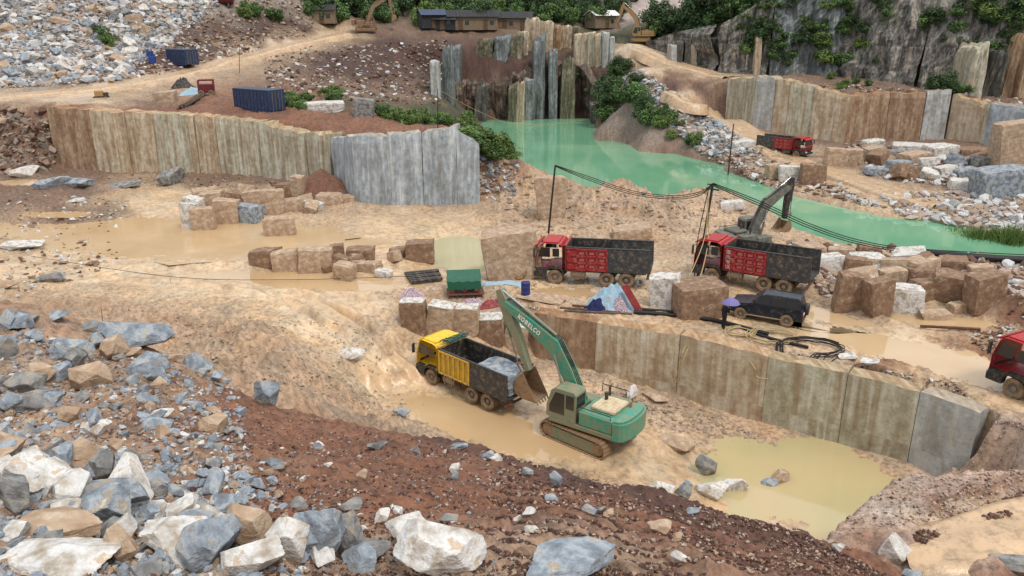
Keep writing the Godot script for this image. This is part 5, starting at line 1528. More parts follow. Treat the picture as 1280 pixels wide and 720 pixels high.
func make_car() -> Node3D:
	var t := thing("parked_car", "dark navy off-road car with spare wheel on its tailgate", "car")
	var st := mb()
	prism(st, pv([[-2.2, .48], [-2.22, 1.08], [-2.12, 1.16], [1.05, 1.16], [2.05, 1.02], [2.18, .88], [2.2, .5], [1.75, .46], [1.65, .72], [1.42, .82], [1.18, .72], [1.06, .44], [-1.0, .44], [-1.1, .72], [-1.33, .82], [-1.58, .72], [-1.68, .46]]), -.88, .88)
	var body := obj("body", st, M.navy, t)
	st = mb()                                             # cabin, narrower at the roof
	var lo := [[-2.14, 1.16], [.95, 1.16]]; var hi := [[-1.98, 1.74], [.25, 1.74]]
	var P := func(x: float, y: float, z: float) -> Vector3: return Vector3(x, y, z)
	var q := [Vector3(-2.14, 1.15, -.86), Vector3(.95, 1.15, -.86), Vector3(.95, 1.15, .86), Vector3(-2.14, 1.15, .86), Vector3(-1.98, 1.76, -.70), Vector3(.22, 1.76, -.70), Vector3(.22, 1.76, .70), Vector3(-1.98, 1.76, .70)]
	quad(st, q[4], q[5], q[6], q[7], Vector3.UP)
	quad(st, q[0], q[1], q[5], q[4], Vector3(0, 0, -1)); quad(st, q[3], q[2], q[6], q[7], Vector3(0, 0, 1))
	quad(st, q[1], q[2], q[6], q[5], Vector3(1, 0, 0)); quad(st, q[0], q[3], q[7], q[4], Vector3(-1, 0, 0))
	obj("cabin", st, M.navy, t)
	for s: float in [-1., 1.]:
		for e in [[-1.98, -1.28], [-1.18, -.36], [-.26, .62]]:
			st = mb()
			var tx := func(x: float, v: float) -> Vector3:
				var xx := lerpf(x, clampf(x, -1.9, .12), v)
				return Vector3(xx, lerpf(1.2, 1.68, v), s * lerpf(.86, .735, v))
			quad_slab(st, [tx.call(e[0], 0.), tx.call(e[1], 0.), tx.call(e[1] - .05, 1.), tx.call(e[0] + .05, 1.)], Vector3(0, .25, s).normalized(), .012)
			obj("side_window", st, M.glass, t)
		st = mb()
		bxp(st, -1.9, .1, 1.77, 1.81, s * .6 - .02, s * .6 + .02, .01)
		obj("roof_rail", st, M.black, t)
		for x in [1.42, -1.33]: wheel(t, Vector3(x, .38, s * .80), .38, .24, s, M.rim)
		st = mb()
		bxp(st, 2.1, 2.2, .74, .92, s * .62 - .16, s * .62 + .16, .03)
		obj("headlight", st, M.lamp_glass, t)
		st = mb()
		bxp(st, -2.25, -2.18, .78, 1.06, s * .78 - .07, s * .78 + .07, .02)
		obj("tail_light", st, M.tail_lamp, t)
		st = mb()
		bxp(st, .72, .86, 1.14, 1.30, s * .98 - .1, s * .98 + .1, .03)
		obj("mirror", st, M.black, t)
		st = mb()
		bxp(st, -1.0, 1.05, .40, .46, s * .92 - .06, s * .92 + .06, .015)
		obj("running_board", st, M.steel, t)
	st = mb()
	quad_slab(st, [Vector3(.90, 1.2, -.78), Vector3(.90, 1.2, .78), Vector3(.27, 1.70, .66), Vector3(.27, 1.70, -.66)], Vector3(.6, .8, 0), .012)
	obj("windscreen", st, M.glass, t)
	st = mb()
	quad_slab(st, [Vector3(-2.13, 1.22, -.74), Vector3(-2.13, 1.22, .74), Vector3(-2.0, 1.68, .64), Vector3(-2.0, 1.68, -.64)], Vector3(-1, .25, 0).normalized(), .012)
	obj("rear_window", st, M.glass, t)
	st = mb()
	bxp(st, -2.30, -2.18, .44, .66, -.86, .86, .04); bxp(st, 2.14, 2.28, .44, .70, -.88, .88, .05)
	obj("bumper", st, M.black, t)
	st = mb()
	lathe(st, pv([[.001, -.1], [.34, -.1], [.38, -.06], [.38, .06], [.34, .1], [.001, .1]]), 20, Transform3D(Basis(Vector3(0, 1, 0), PI / 2), Vector3(-2.34, 1.02, .1)))
	obj("spare_wheel", st, M.black, t)
	st = mb()
	bxp(st, -2.262, -2.225, .80, .92, -.62, -.28, .005)
	obj("number_plate", st, M.white_paint, t)
	return t

func build_vehicles() -> void:
	vehicle_materials()
	var red := {cab = M.red, bed = M.red_bed, wing = M.black, stamp = M.stamp}
	var y := make_truck("dump_truck", "yellow dump truck carrying a white block beside the green excavator", {cab = M.yellow, bed = M.yellow_bed, wing = M.black, grid = false, cols = 7, split = -.95, height = 2.78, rib = .09})
	set_down(y, 541, 479, Vector3(2.55, 0, -1.04), 139., 1.5, 0., .90)
	var r1 := make_truck("dump_truck", "red dump truck standing alone beside the tall yellowish sawn block", red)
	set_down(r1, 694, 354, Vector3(2.55, 0, -1.04), 166., -1.5)
	var r2 := make_truck("dump_truck", "red dump truck with white lettering parked behind the black car", red.merged({lettering = true}))
	set_down(r2, 890, 352, Vector3(2.55, 0, -1.04), 146., -1.)
	var r3 := make_truck("dump_truck", "small distant red dump truck below the streaked far face", red)
	set_down(r3, 995, 197, Vector3(2.55, 0, 1.04), -45., 0., 0., .86)
	var r4 := make_truck("dump_truck", "red dump truck on the mud track cut by the picture's edge", red)
	r4.set_meta("label", "red dump truck standing in the mud beside the red soil mound")
	set_down(r4, 1266, 497, Vector3(2.55, 0, -1.04), 116.)
	var joints := [Vector2(.35, 1.75), Vector2(2.05, 4.55), Vector2(5.1, 6.15), Vector2(3.65, 2.75), Vector2(2.85, 1.35)]
	var ex := make_excavator("excavator", "turquoise green excavator working beside the yellow dump truck", {paint = M.green, dirty = M.green_dirty, arm = M.green_dirty, joints = joints, slew = 6.})
	set_down(ex, 757, 574, Vector3(-1.9, 0, -1.16), 138., 0., 0., 1.04)
	var e2 := make_excavator("excavator", "grey excavator with dark boom behind the lettered red truck", {paint = M.digger_grey, dirty = M.digger_grey, arm = M.black, hood = M.digger_grey, joints = [Vector2(.35, 1.75), Vector2(1.6, 4.1), Vector2(3.9, 5.4), Vector2(3.75, 2.7), Vector2(3.0, 1.8)]})
	set_down(e2, 932, 318, Vector3(0, 0, 0), 25., 0., 0., .92)
	var e3 := make_excavator("excavator", "distant rusty brown excavator loading rubble by the sheds", {paint = M.digger_rust, dirty = M.digger_rust, hood = M.digger_rust, joints = [Vector2(.35, 1.75), Vector2(1.6, 4.6), Vector2(4.6, 6.2), Vector2(5.2, 3.2), Vector2(5.0, 1.9)]})
	set_down(e3, 458, 39, Vector3.ZERO, 4.)
	var e4 := make_excavator("excavator", "distant yellow excavator at the top of the dirt track", {paint = M.digger_yellow, dirty = M.digger_yellow, hood = M.digger_yellow, joints = [Vector2(.35, 1.75), Vector2(1.5, 4.6), Vector2(3.9, 6.6), Vector2(4.9, 3.6), Vector2(4.3, 2.4)]})
	set_down(e4, 802, 52, Vector3.ZERO, 160.)
	var car := make_car()
	set_down(car, 925, 398, Vector3(1.42, 0, -.8), 152.)

# ---------- people: one skin over jointed, tapered limbs ----------
func body_mesh(bones: Array, cell: float) -> ArrayMesh:
	var lo := Vector3.ONE * 1e9; var hi := -lo
	for b in bones:
		for k in 2:
			lo = lo.min(b[k] - Vector3.ONE * (b[2 + k] + .05)); hi = hi.max(b[k] + Vector3.ONE * (b[2 + k] + .05))
	var n := Vector3i((hi - lo) / cell) + Vector3i.ONE * 2
	var f := PackedFloat32Array()
	f.resize(n.x * n.y * n.z)
	for z in n.z:
		for y in n.y:
			for x in n.x:
				var p := lo + Vector3(x, y, z) * cell
				var d := 1e3
				for b in bones:
					var a: Vector3 = b[0]; var e: Vector3 = b[1] - a
					var t := clampf((p - a).dot(e) / maxf(e.length_squared(), 1e-6), 0., 1.)
					var q := p.distance_to(a + e * t) - lerpf(b[2], b[3], t)
					var h := clampf(.5 + .5 * (d - q) / .035, 0., 1.)
					d = lerpf(d, q, h) - .035 * h * (1. - h)
				f[(z * n.y + y) * n.x + x] = d
	var vi := {}
	var V := PackedVector3Array()
	var off := [Vector3i(0, 0, 0), Vector3i(1, 0, 0), Vector3i(0, 1, 0), Vector3i(1, 1, 0), Vector3i(0, 0, 1), Vector3i(1, 0, 1), Vector3i(0, 1, 1), Vector3i(1, 1, 1)]
	var at := func(c: Vector3i) -> float: return f[(c.z * n.y + c.y) * n.x + c.x]
	for z in n.z - 1:
		for y in n.y - 1:
			for x in n.x - 1:
				var c := Vector3i(x, y, z)
				var s := Vector3.ZERO; var m := 0
				for i in 8:
					for j in range(i + 1, 8):
						var df: Vector3i = off[i] - off[j]
						if absi(df.x) + absi(df.y) + absi(df.z) != 1: continue
						var u: float = at.call(c + off[i]); var w: float = at.call(c + off[j])
						if (u < 0.) != (w < 0.):
							s += Vector3(off[i]).lerp(Vector3(off[j]), u / (u - w)); m += 1
				if m > 0:
					vi[c] = V.size()
					V.append(lo + (Vector3(c) + s / m) * cell)
	var st := mb()
	for c: Vector3i in vi:
		for ax in 3:
			var e := Vector3i.ZERO
			e[ax] = 1
			if c[(ax + 1) % 3] == 0 or c[(ax + 2) % 3] == 0: continue
			var u: float = at.call(c); var w: float = at.call(c + e)
			if (u < 0.) == (w < 0.): continue
			var p := Vector3i.ZERO; p[(ax + 1) % 3] = 1
			var q := Vector3i.ZERO; q[(ax + 2) % 3] = 1
			var k := [vi[c], vi[c - p], vi[c - p - q], vi[c - q]]
			var o := Vector3(e) * (1. if u < 0. else -1.)
			for t in [[0, 1, 2], [0, 2, 3]]:
				var a := V[k[t[0]]]; var b := V[k[t[1]]]; var d := V[k[t[2]]]
				if (d - a).cross(b - a).dot(o) < 0.:
					var tmp := b; b = d; d = tmp
				for v: Vector3 in [a, b, d]:
					st.set_smooth_group(0); st.add_vertex(v)
	return fin(st)
func person(label: String, at_: Vector3, yaw: float, coat: Material, legs_m: Material, hat: Material, umbrella := false) -> void:
	var t := thing("person", label, "person", at_, yaw)
	var skin := plain(Color(.70, .52, .42), .7)
	var v := func(x: float, y: float, z: float) -> Vector3: return Vector3(x, y, z)
	var body := [
		[v.call(0, .95, -.09), v.call(.05, .52, -.10), .085, .065], [v.call(.05, .52, -.10), v.call(0, .10, -.10), .06, .045], [v.call(0, .06, -.10), v.call(.17, .04, -.12), .045, .035],
		[v.call(0, .95, .09), v.call(0, .52, .11), .085, .065], [v.call(0, .52, .11), v.call(-.04, .10, .11), .06, .045], [v.call(-.04, .06, .11), v.call(.13, .04, .13), .045, .035],
		[v.call(0, .95, -.06), v.call(0, .95, .06), .12, .12], [v.call(0, 1.0, 0), v.call(.02, 1.28, 0), .13, .15], [v.call(.02, 1.34, -.12), v.call(.02, 1.34, .12), .10, .10],
		[v.call(.02, 1.40, 0), v.call(.03, 1.50, 0), .055, .05], [v.call(.035, 1.58, 0), v.call(.04, 1.64, 0), .085, .095], [v.call(.13, 1.585, 0), v.call(.12, 1.60, 0), .018, .018],
		[v.call(.02, 1.38, -.17), v.call(-.03, 1.12, -.23), .055, .045], [v.call(-.03, 1.12, -.23), v.call(.10, .92, -.22), .042, .034], [v.call(.10, .92, -.22), v.call(.13, .84, -.21), .034, .022]]
	if umbrella:
		body += [[v.call(.02, 1.38, .17), v.call(.12, 1.14, .22), .055, .045], [v.call(.12, 1.14, .22), v.call(.24, 1.30, .14), .042, .034], [v.call(.24, 1.30, .14), v.call(.26, 1.37, .13), .036, .03]]
	else:
		body += [[v.call(.02, 1.38, .17), v.call(-.02, 1.12, .24), .055, .045], [v.call(-.02, 1.12, .24), v.call(.14, .95, .20), .042, .034], [v.call(.14, .95, .20), v.call(.18, .88, .19), .034, .022]]
	mesh_obj("body", body_mesh(body, .032), skin, t)
	var grow := func(lst: Array, g: float) -> Array:
		var r := []
		for b in lst: r.append([b[0], b[1], b[2] + g, b[3] + g])
		return r
	mesh_obj("trousers", body_mesh(grow.call([body[0], [body[1][0], body[1][1], body[1][2], .055], body[3], [body[4][0], body[4][1], body[4][2], .055], body[6]], .018), .032), legs_m, t)
	mesh_obj("jacket", body_mesh(grow.call([body[7], body[8], body[12], [body[13][0], body[13][0].lerp(body[13][1], .85), .042, .038], body[15], [body[16][0], body[16][0].lerp(body[16][1], .85), .042, .038]], .02), .032), coat, t)
	var st := mb()
	lathe(st, pv([[.115, 0], [.112, .06], [.08, .11], [.001, .125]]), 12, Transform3D(Basis(Vector3(1, 0, 0), -PI / 2), Vector3(.035, 1.64, 0)), true)
	obj("hair" if umbrella else "helmet", st, hat, t)
	if umbrella:
		var u := thing("umbrella", "open purple umbrella held by the person in black", "umbrella", at_, yaw)
		st = mb()
		tube(st, PackedVector3Array([Vector3(.25, 1.25, .135), Vector3(.30, 1.95, .12)]), .012, 6)
		obj("shaft", st, M.black, u)
		st = mb()
		for k in 8:
			var a0 := TAU * k / 8; var a1 := TAU * (k + 1) / 8
			var prev := []
			for j in 6:
				var r := .55 * j / 5.
				var y := 1.95 - .30 * pow(j / 5., 2.)
				var c := Vector3(.30, y, .12)
				var A := c + Vector3(cos(a0), 0, sin(a0)) * r
				var B := c + Vector3(cos(a1), 0, sin(a1)) * r
				var Mm := (A + B) * .5 + Vector3(0, -.02 * j / 5., 0)
				if j > 0:
					quad(st, prev[0], prev[1], Mm, A, Vector3.UP); quad(st, prev[1], prev[2], B, Mm, Vector3.UP)
				prev = [A, Mm, B]
		var cm := plain(Color(.42, .40, .62), .7)
		obj("canopy", st, cm, u)

# ---------- smaller things ----------
func drum(px: float, py: float, r: float, h: float, m: Material, label: String) -> void:
	var p := hit(px, py)
	var t := thing("drum", label, "drum", p)
	var st := mb()
	var tf := Transform3D(Basis(Vector3(1, 0, 0), -PI / 2), Vector3.ZERO)
	lathe(st, pv([[.001, 0], [r * .96, 0], [r, .02], [r, h * .32], [r * 1.04, h * .34], [r, h * .36], [r, h * .65], [r * 1.04, h * .67], [r, h * .69], [r, h - .02], [r * .96, h], [r * .93, h - .03], [.001, h - .03]]), 18, tf)
	obj("shell", st, m, t)
	st = mb()
	tube(st, PackedVector3Array([Vector3(r, h * .8, 0), Vector3(r + .08, h * .75, 0), Vector3(r + .08, h * .5, 0), Vector3(r, h * .45, 0)]), .015, 6)
	obj("handle", st, M.black, t)
func container(px: float, py: float, L: float, W: float, Hh: float, yaw: float, m: Material, label: String) -> void:
	var t := thing("container", label, "container", hit(px, py) - Vector3(0, .1, 0), yaw)
	var st := mb()
	var n := int(L / .28)
	var pr := []
	for s: float in [-1., 1.]:
		for k in n:
			var x := -L / 2 + L * k / n
			bxp(st, x + .03, x + L / n - .03, .15, Hh - .15, minf(s * (W / 2 - .05), s * (W / 2 - (.02 if k % 2 else .06))), maxf(s * (W / 2 - .10), s * (W / 2 - (.0 if k % 2 else .04))), .015)
	bxp(st, -L / 2 + .02, L / 2 - .02, .12, Hh - .06, -W / 2 + .08, W / 2 - .08, .02)
	obj("wall", st, m, t)
	st = mb()
	for x in [-L / 2 + .06, L / 2 - .06]:
		for z in [-W / 2 + .06, W / 2 - .06]: bxp(st, x - .07, x + .07, 0, Hh, z - .07, z + .07, .02)
	for z in [-W / 2 + .05, W / 2 - .05]:
		bxp(st, -L / 2, L / 2, Hh - .12, Hh, z - .05, z + .05, .01); bxp(st, -L / 2, L / 2, 0, .14, z - .05, z + .05, .01)
	for x in [-L / 2 + .05, L / 2 - .05]: bxp(st, x - .05, x + .05, Hh - .12, Hh, -W / 2, W / 2, .01)
	obj("frame", st, m, t)
	st = mb()
	bxp(st, -L / 2 + .05, L / 2 - .05, Hh - .02, Hh + .03, -W / 2 + .05, W / 2 - .05, .01)
	for k in 12: bxp(st, -L / 2 + .2 + k * (L - .4) / 12, -L / 2 + .36 + k * (L - .4) / 12, Hh + .03, Hh + .05, -W / 2 + .15, W / 2 - .15, .01)
	obj("roof", st, M.container_roof, t)
	for s: float in [-1., 1.]:
		st = mb()
		bxp(st, L / 2 - .04, L / 2 + .03, .16, Hh - .16, minf(s * .02, s * (W / 2 - .14)), maxf(s * .02, s * (W / 2 - .14)), .02)
		var d := obj("door", st, m, t)
		st = mb()
		for z in [.25, .7]: tube(st, PackedVector3Array([Vector3(L / 2 + .06, .2, s * z), Vector3(L / 2 + .06, Hh - .2, s * z)]), .025, 6)
		obj("lock_rod", st, M.steel, d)
	st = mb()                                            # white company mark on the end of the side
	bxp(st, -L / 2 + .35, -L / 2 + .95, Hh * .62, Hh * .68, -W / 2 - .012, -W / 2 - .002, .002)
	bx(st, Vector3(.62, .10, .01), Transform3D(Basis(Vector3(0, 0, 1), .8), Vector3(-L / 2 + .65, Hh * .66, -W / 2 - .006)), .002)
	bx(st, Vector3(.62, .10, .012), Transform3D(Basis(Vector3(0, 0, 1), -.5), Vector3(-L / 2 + .65, Hh * .66, -W / 2 - .008)), .002)
	bxp(st, -L / 2 + .4, -L / 2 + 1.2, Hh * .44, Hh * .50, -W / 2 - .012, -W / 2 - .002, .002)
	obj("white_mark", st, M.white_paint, t)
func shed(px: float, py: float, L: float, W: float, Hh: float, yaw: float, wall_m: Material, roof_m: Material, label: String, doors := 1) -> void:
	var t := thing("shed", label, "shed", hit(px, py) - Vector3(0, .2, 0), yaw)
	var st := mb()
	prism(st, pv([[-W / 2, 0], [-W / 2, Hh], [0, Hh + W * .22], [W / 2, Hh], [W / 2, 0]]), -L / 2, L / 2, Transform3D(Basis(Vector3(0, 0, 1), Vector3(0, 1, 0), Vector3(-1, 0, 0)), Vector3.ZERO))
	obj("wall", st, wall_m, t)
	for s: float in [-1., 1.]:
		st = mb()
		var a := Vector3(-L / 2 - .3, Hh + W * .22 + .06, 0); var b := Vector3(L / 2 + .3, Hh + W * .22 + .06, 0)
		var c := Vector3(L / 2 + .3, Hh - .10, s * (W / 2 + .45)); var d := Vector3(-L / 2 - .3, Hh - .10, s * (W / 2 + .45))
		quad_slab(st, [a, b, c, d], Vector3(0, 1, s * .4).normalized(), .06)
		quad(st, a, b, c, d, Vector3.DOWN)
		for k in int(L / .7):
			var x := -L / 2 + .3 + k * .7
			bar(st, Vector3(x, Hh + W * .22 + .14, s * .05), Vector3(x, Hh - .02, s * (W / 2 + .42)), .05, .06)
		obj("roof", st, roof_m, t)
	for k in doors:
		var x := -L / 2 + L * (k + .5) / doors
		st = mb()
		bxp(st, x - .45, x + .45, .05, 2., W / 2 - .02, W / 2 + .06, .01)
		obj("door", st, M.door_wood, t)
		st = mb()
		bxp(st, x + .9, x + 1.7, 1., 1.8, W / 2 - .02, W / 2 + .05, .01)
		obj("window", st, M.glass, t)
func tank(px: float, py: float, r: float, L: float, yaw: float, m: Material, label: String) -> void:
	var t := thing("storage_tank", label, "tank", hit(px, py) - Vector3(0, .2, 0), yaw)
	var st := mb()
	lathe(st, pv([[.001, -L / 2 - .18], [r * .6, -L / 2 - .12], [r, -L / 2], [r, -L * .17], [r + .03, -L * .165], [r, -L * .15], [r, L * .15], [r + .03, L * .165], [r, L * .17], [r, L / 2], [r * .6, L / 2 + .12], [.001, L / 2 + .18]]), 20, Transform3D(Basis(Vector3(0, 1, 0), PI / 2), Vector3(0, r + .25, 0)))
	obj("shell", st, m, t)
	for x in [-L * .3, L * .3]:
		st = mb()
		bxp(st, x - .15, x + .15, -.3, .5, -r * .8, r * .8, .03)
		obj("cradle", st, M.frame, t)
	st = mb()
	tube(st, PackedVector3Array([Vector3(0, 2 * r + .2, 0), Vector3(0, 2 * r + .45, 0)]), .2, 10)
	obj("hatch", st, m, t)
func pole(a: Vector3, b: Vector3, r: float, m: Material, label: String) -> Node3D:
	var t := thing("pole", label, "pole", a)
	var st := mb()
	tube(st, PackedVector3Array([Vector3(0, -.4, 0), b - a]), r, 8, r * .8)
	obj("shaft", st, m, t)
	return t
func cable(called: String, pts: Array, r: float, m: Material, label: String, cat := "cable", group := "") -> void:
	var c := Curve3D.new()
	for i in pts.size():
		var d: Vector3 = (pts[mini(i + 1, pts.size() - 1)] - pts[maxi(i - 1, 0)]) * .17
		c.add_point(pts[i], -d, d)
	c.bake_interval = .35
	var base: Vector3 = pts[0]
	var q := PackedVector3Array()
	for p in c.get_baked_points(): q.append(p - base)
	var st := mb()
	tube(st, q, r, 6)
	var o := obj(called, st, m, self)
	o.position = base
	tag(o, label, cat, group)
func coil(px: float, py: float, R: float, turns: int, r: float, m: Material, label: String, seed_: int) -> void:
	var p := hit(px, py)
	var g := RandomNumberGenerator.new()
	g.seed = seed_
	var pts := PackedVector3Array()
	var ph := 0.
	for k in turns * 22:
		var a := TAU * k / 22.
		if k % 22 == 0: ph = g.randf_range(.72, 1.12)
		var rr := R * ph * (1. + .08 * sin(a * 2. + ph * 9.))
		var x := cos(a) * rr + .12 * sin(k * .05); var z := sin(a) * rr * .8
		pts.append(Vector3(x, ground(p.x + x, p.z + z) - p.y + r + .05 + .012 * k / 22. * turns * .4, z))
	var st := mb()
	tube(st, pts, r, 6)
	var o := obj("cable_coil", st, m, self)
	o.position = p
	tag(o, label, "cable")
# cloth or sacking thrown over a heap
func drape(called: String, p: Vector3, sx: float, sy: float, sz: float, m: Material, label: String, cat: String, seed_: int) -> void:
	var nz := FastNoiseLite.new()
	nz.seed = seed_; nz.frequency = 1.3; nz.fractal_octaves = 3
	var st := mb()
	var n := 14
	var g := []
	for j in n + 1:
		for i in n + 1:
			var u := 2. * i / n - 1.; var v := 2. * j / n - 1.
			var rr := minf(1., sqrt(u * u + v * v) / (1. + .2 * nz.get_noise_2d(u * 2., v * 2.)))
			var h := sy * (1. - pow(rr, 1.6)) * (1. + .5 * nz.get_noise_2d(u * 1.5 + 5., v * 1.5)) + .06 * absf(nz.get_noise_2d(u * 5., v * 5.))
			g.append(Vector3(u * sx, ground(p.x + u * sx, p.z + v * sz) - p.y + h + .02, v * sz))
	for j in n:
		for i in n:
			var a: Vector3 = g[j * (n + 1) + i]; var b: Vector3 = g[j * (n + 1) + i + 1]; var c: Vector3 = g[(j + 1) * (n + 1) + i + 1]; var d: Vector3 = g[(j + 1) * (n + 1) + i]
			quad(st, a, b, c, d, Vector3.UP)
	var o := obj(called, st, m, self)
	o.position = p
	tag(o, label, cat)
func timber(called: String, a: Vector3, b: Vector3, w: float, m: Material, label: String, group := "") -> void:
	var st := mb()
	bar(st, Vector3.ZERO, b - a, w, w, Vector3.UP, .02)
	var o := obj(called, st, m, self)
	o.position = a
	tag(o, label, "timber", group)
func text_on(parent: Node3D, txt: String, size: float, at_: Vector3, b: Basis, m: Material, called := "lettering") -> void:
	var tm := TextMesh.new()
	tm.text = txt
	tm.depth = .012
	tm.font_size = 32
	tm.pixel_size = size / 32.
	var f := SystemFont.new()
	f.font_names = PackedStringArray(["Droid Sans"])
	f.font_weight = 700
	tm.font = f
	var o := mesh_obj(called, tm, m, parent)
	o.transform = Transform3D(b, at_)

func pillar(px: float, base: float, w: float, top: float, m: String, label: String, group: String, seed_: int, on_ground := false, deep := 3.0, mesh_k := -1) -> void:
	var p := hit(px, base) if on_ground else U(px, base, 1.4)
	var d := (p - Vector3(0, CAM_Y, 0)).dot(Vector3(0, -sp, -cp))
	var hgt := top_at(p, top) - p.y + 1.
	var o := mesh_obj("stone_pillar", pillar_mesh[mesh_k if mesh_k >= 0 else seed_ % 3], M["cut_" + m] if M.has("cut_" + m) else M[m], self)
	put(o, p - Vector3(0, 1., 0) - Vector3(0, 0, deep * (.4 if on_ground else .05)), Vector3(w * d / FOCAL, hgt, deep), rng.randf_range(-10, 10), rng.randf_range(-2, 2), rng.randf_range(-1.5, 1.5))
	tag(o, label, "stone pillar", group)
var pillar_mesh := []

func build_things() -> void:
	reseed(31)
	M.container = painted(Color(.13, .20, .33), .14, .5, 91)
	M.container_roof = painted(Color(.28, .34, .40), .25, .55, 92)
	M.maroon = painted(Color(.38, .09, .14), .12, .45, 93)
	M.wall_plaster = painted(Color(.42, .37, .31), .4, .9, 94)
	M.slate = painted(Color(.15, .16, .18), .1, .85, 95)
	M.door_wood = painted(Color(.34, .25, .18), .2, .8, 96)
	M.timber = tri_mat(noise_tex(97, .02, [[0., Color(.25, .2, .17)], [1., Color(.50, .42, .35)]], 5, 256), Vector3(.4, 2, .4), .85)
	M.rust_timber = tri_mat(noise_tex(98, .02, [[0., Color(.28, .16, .12)], [1., Color(.48, .33, .26)]], 5, 256), Vector3(.4, 2, .4), .85)
	M.blue_drum = painted(Color(.12, .17, .42), .1, .45, 99)
	M.tarp_green = plain(Color(.10, .33, .25), .55)
	M.tarp_blue = painted(Color(.58, .70, .78), .15, .6, 100)
	M.cloth_navy = plain(Color(.10, .12, .30), .9)
	M.sack = tri_mat(noise_tex(101, .06, [[0., Color(.35, .25, .35)], [.48, Color(.48, .34, .42)], [.52, Color(.80, .75, .78)], [1., Color(.85, .82, .82)]], 2, 256), Vector3(2, .5, .5), .9)
	M.red_board = painted(Color(.52, .16, .18), .1, .5, 102)
	M.hose = plain(Color(.66, .58, .42), .7)
	M.cable_black = plain(Color(.05, .05, .055), .6)
	M.tarp_bright = plain(Color(.09, .22, .50), .6)
	var Z := Basis()
	# standing stone behind the pond
	for k in 3: pillar_mesh.append(block_mesh(440 + k, .07, .05, 9))
	for k in 2: pillar_mesh.append(block_mesh(450 + k, .22, .12, 9))
	var gp := "standing pillars behind the pond"
	for e in [[560, 128, 12, 60, "slate"], [571, 127, 10, 57, "slate"], [545, 120, 11, 76, "grey"], [661, 153, 12, 98, "slate"], [674, 151, 14, 42, "slate"], [691, 151, 11, 62, "slate"], [708, 151, 14, 76, "moss"]]:
		pillar(e[0], e[1], e[2], e[3], e[4], {slate = "blue-grey standing stone pillar at the back of the pond", grey = "light grey standing stone pillar at the back of the pond", moss = "mossy brownish stone pillar at the back of the pond"}[e[4]], gp, int(e[0]), e[1] < 140, 3., [3, 0, 4, 1][int(e[0]) % 4])
	for e in [[641, 155, 10, 103, "moss"], [650, 155, 9, 104, "tan"], [600, 155, 13, 108, "dark"]]:
		pillar(e[0], e[1], e[2], e[3], e[4], {dark = "dark slab of the low wall behind the pond", moss = "olive streaked slab of the low wall behind the pond", tan = "pale yellow slab of the low wall behind the pond"}[e[4]], "slabs of the low wall behind the pond", int(e[0]), false, 3., 3 + int(e[0]) % 2)
	for e in [[722, 82, 9, 42, "tan"], [731, 82, 9, 41, "tan"], [740, 82, 9, 40, "olive"], [748, 82, 8, 42, "tan"], [756, 82, 8, 40, "grey"], [764, 82, 6, 46, "grey"]]:
		pillar(e[0], e[1], e[2], e[3], e[4], "cream drilled column beside the dark bushes" if e[4] != "grey" else "grey drilled column beside the dark bushes", "drilled columns above the pond", int(e[0]), true, 3.)
	for e in [[664, 62, 17, 24, "tan"], [680, 62, 16, 28, "tan"], [694, 60, 12, 33, "orange"], [706, 58, 12, 33, "tan"], [627, 72, 20, 44, "slate"], [643, 70, 18, 42, "moss"], [606, 66, 18, 49, "moss"], [652, 66, 12, 40, "tan"], [716, 54, 12, 34, "moss"]]:
		pillar(e[0], e[1], e[2], e[3], e[4], {tan = "jagged cream crag above the pond pillars", orange = "jagged orange-tan crag above the pond pillars", slate = "jagged grey crag above the pond pillars", moss = "jagged brownish crag above the pond pillars"}[e[4]], "crags above the pillars", int(e[0]), true, 4., 3 + int(e[0]) % 2)
	for e in [[745, 158, 14, 128, "dark"], [763, 162, 10, 122, "orange"], [780, 168, 16, 136, "dark"], [796, 172, 14, 140, "moss"], [812, 176, 15, 144, "moss"], [828, 180, 14, 152, "tan"], [842, 184, 12, 160, "dark"]]:
		pillar(e[0], e[1], e[2], e[3], e[4], {dark = "dark slab rising from the pond under the bushes", orange = "orange slab rising from the pond under the bushes", moss = "olive slab rising from the pond under the bushes", tan = "tan slab rising from the pond under the bushes"}[e[4]], "slabs along the pond's steep bank", int(e[0]), false, 3.)
	for e in [[1056, 90, 24, 41, "rock_grey"], [1128, 34, 14, -10, "grey"], [1156, 36, 22, -10, "orange"], [1200, 114, 18, 56, "tan"], [1217, 120, 18, 54, "olive"], [1262, 122, 18, 46, "orange"], [1280, 124, 20, 44, "orange"], [1238, 120, 14, 66, "dark"], [1104, 30, 18, -10, "dark"]]:
		pillar(e[0], e[1], e[2], e[3], e[4], {rock_grey = "rough grey bare buttress on the dark cliff", grey = "light grey bare column on the dark cliff", orange = "orange-tan bare column on the dark cliff", tan = "cream bare column at the cliff foot", olive = "olive streaked column at the cliff foot", dark = "dark weathered column on the cliff"}[e[4]], "bare columns on the cliff", int(e[0]), true, 6., 3 + int(e[0]) % 2)
	for k in 14:
		var x := 842. + k * 8.
		pillar(x, 76. + k * 1.35, 7.5, 52. - k * .3 + rng.randf_range(-5, 8), ["grey", "dark", "dark", "tan", "dark"][k % 5], {grey = "grey narrow column in the row under the dark bushes", dark = "dark narrow column in the row under the dark bushes", tan = "tan narrow column in the row under the dark bushes"}[["grey", "dark", "dark", "tan", "dark"][k % 5]], "narrow columns under the bushes", k, true, 4.)
	# heap of red soil tipped against the junction of the two faces
	var sp_ := hit(406, 240)
	var sm_ := mb()
	var ring := []
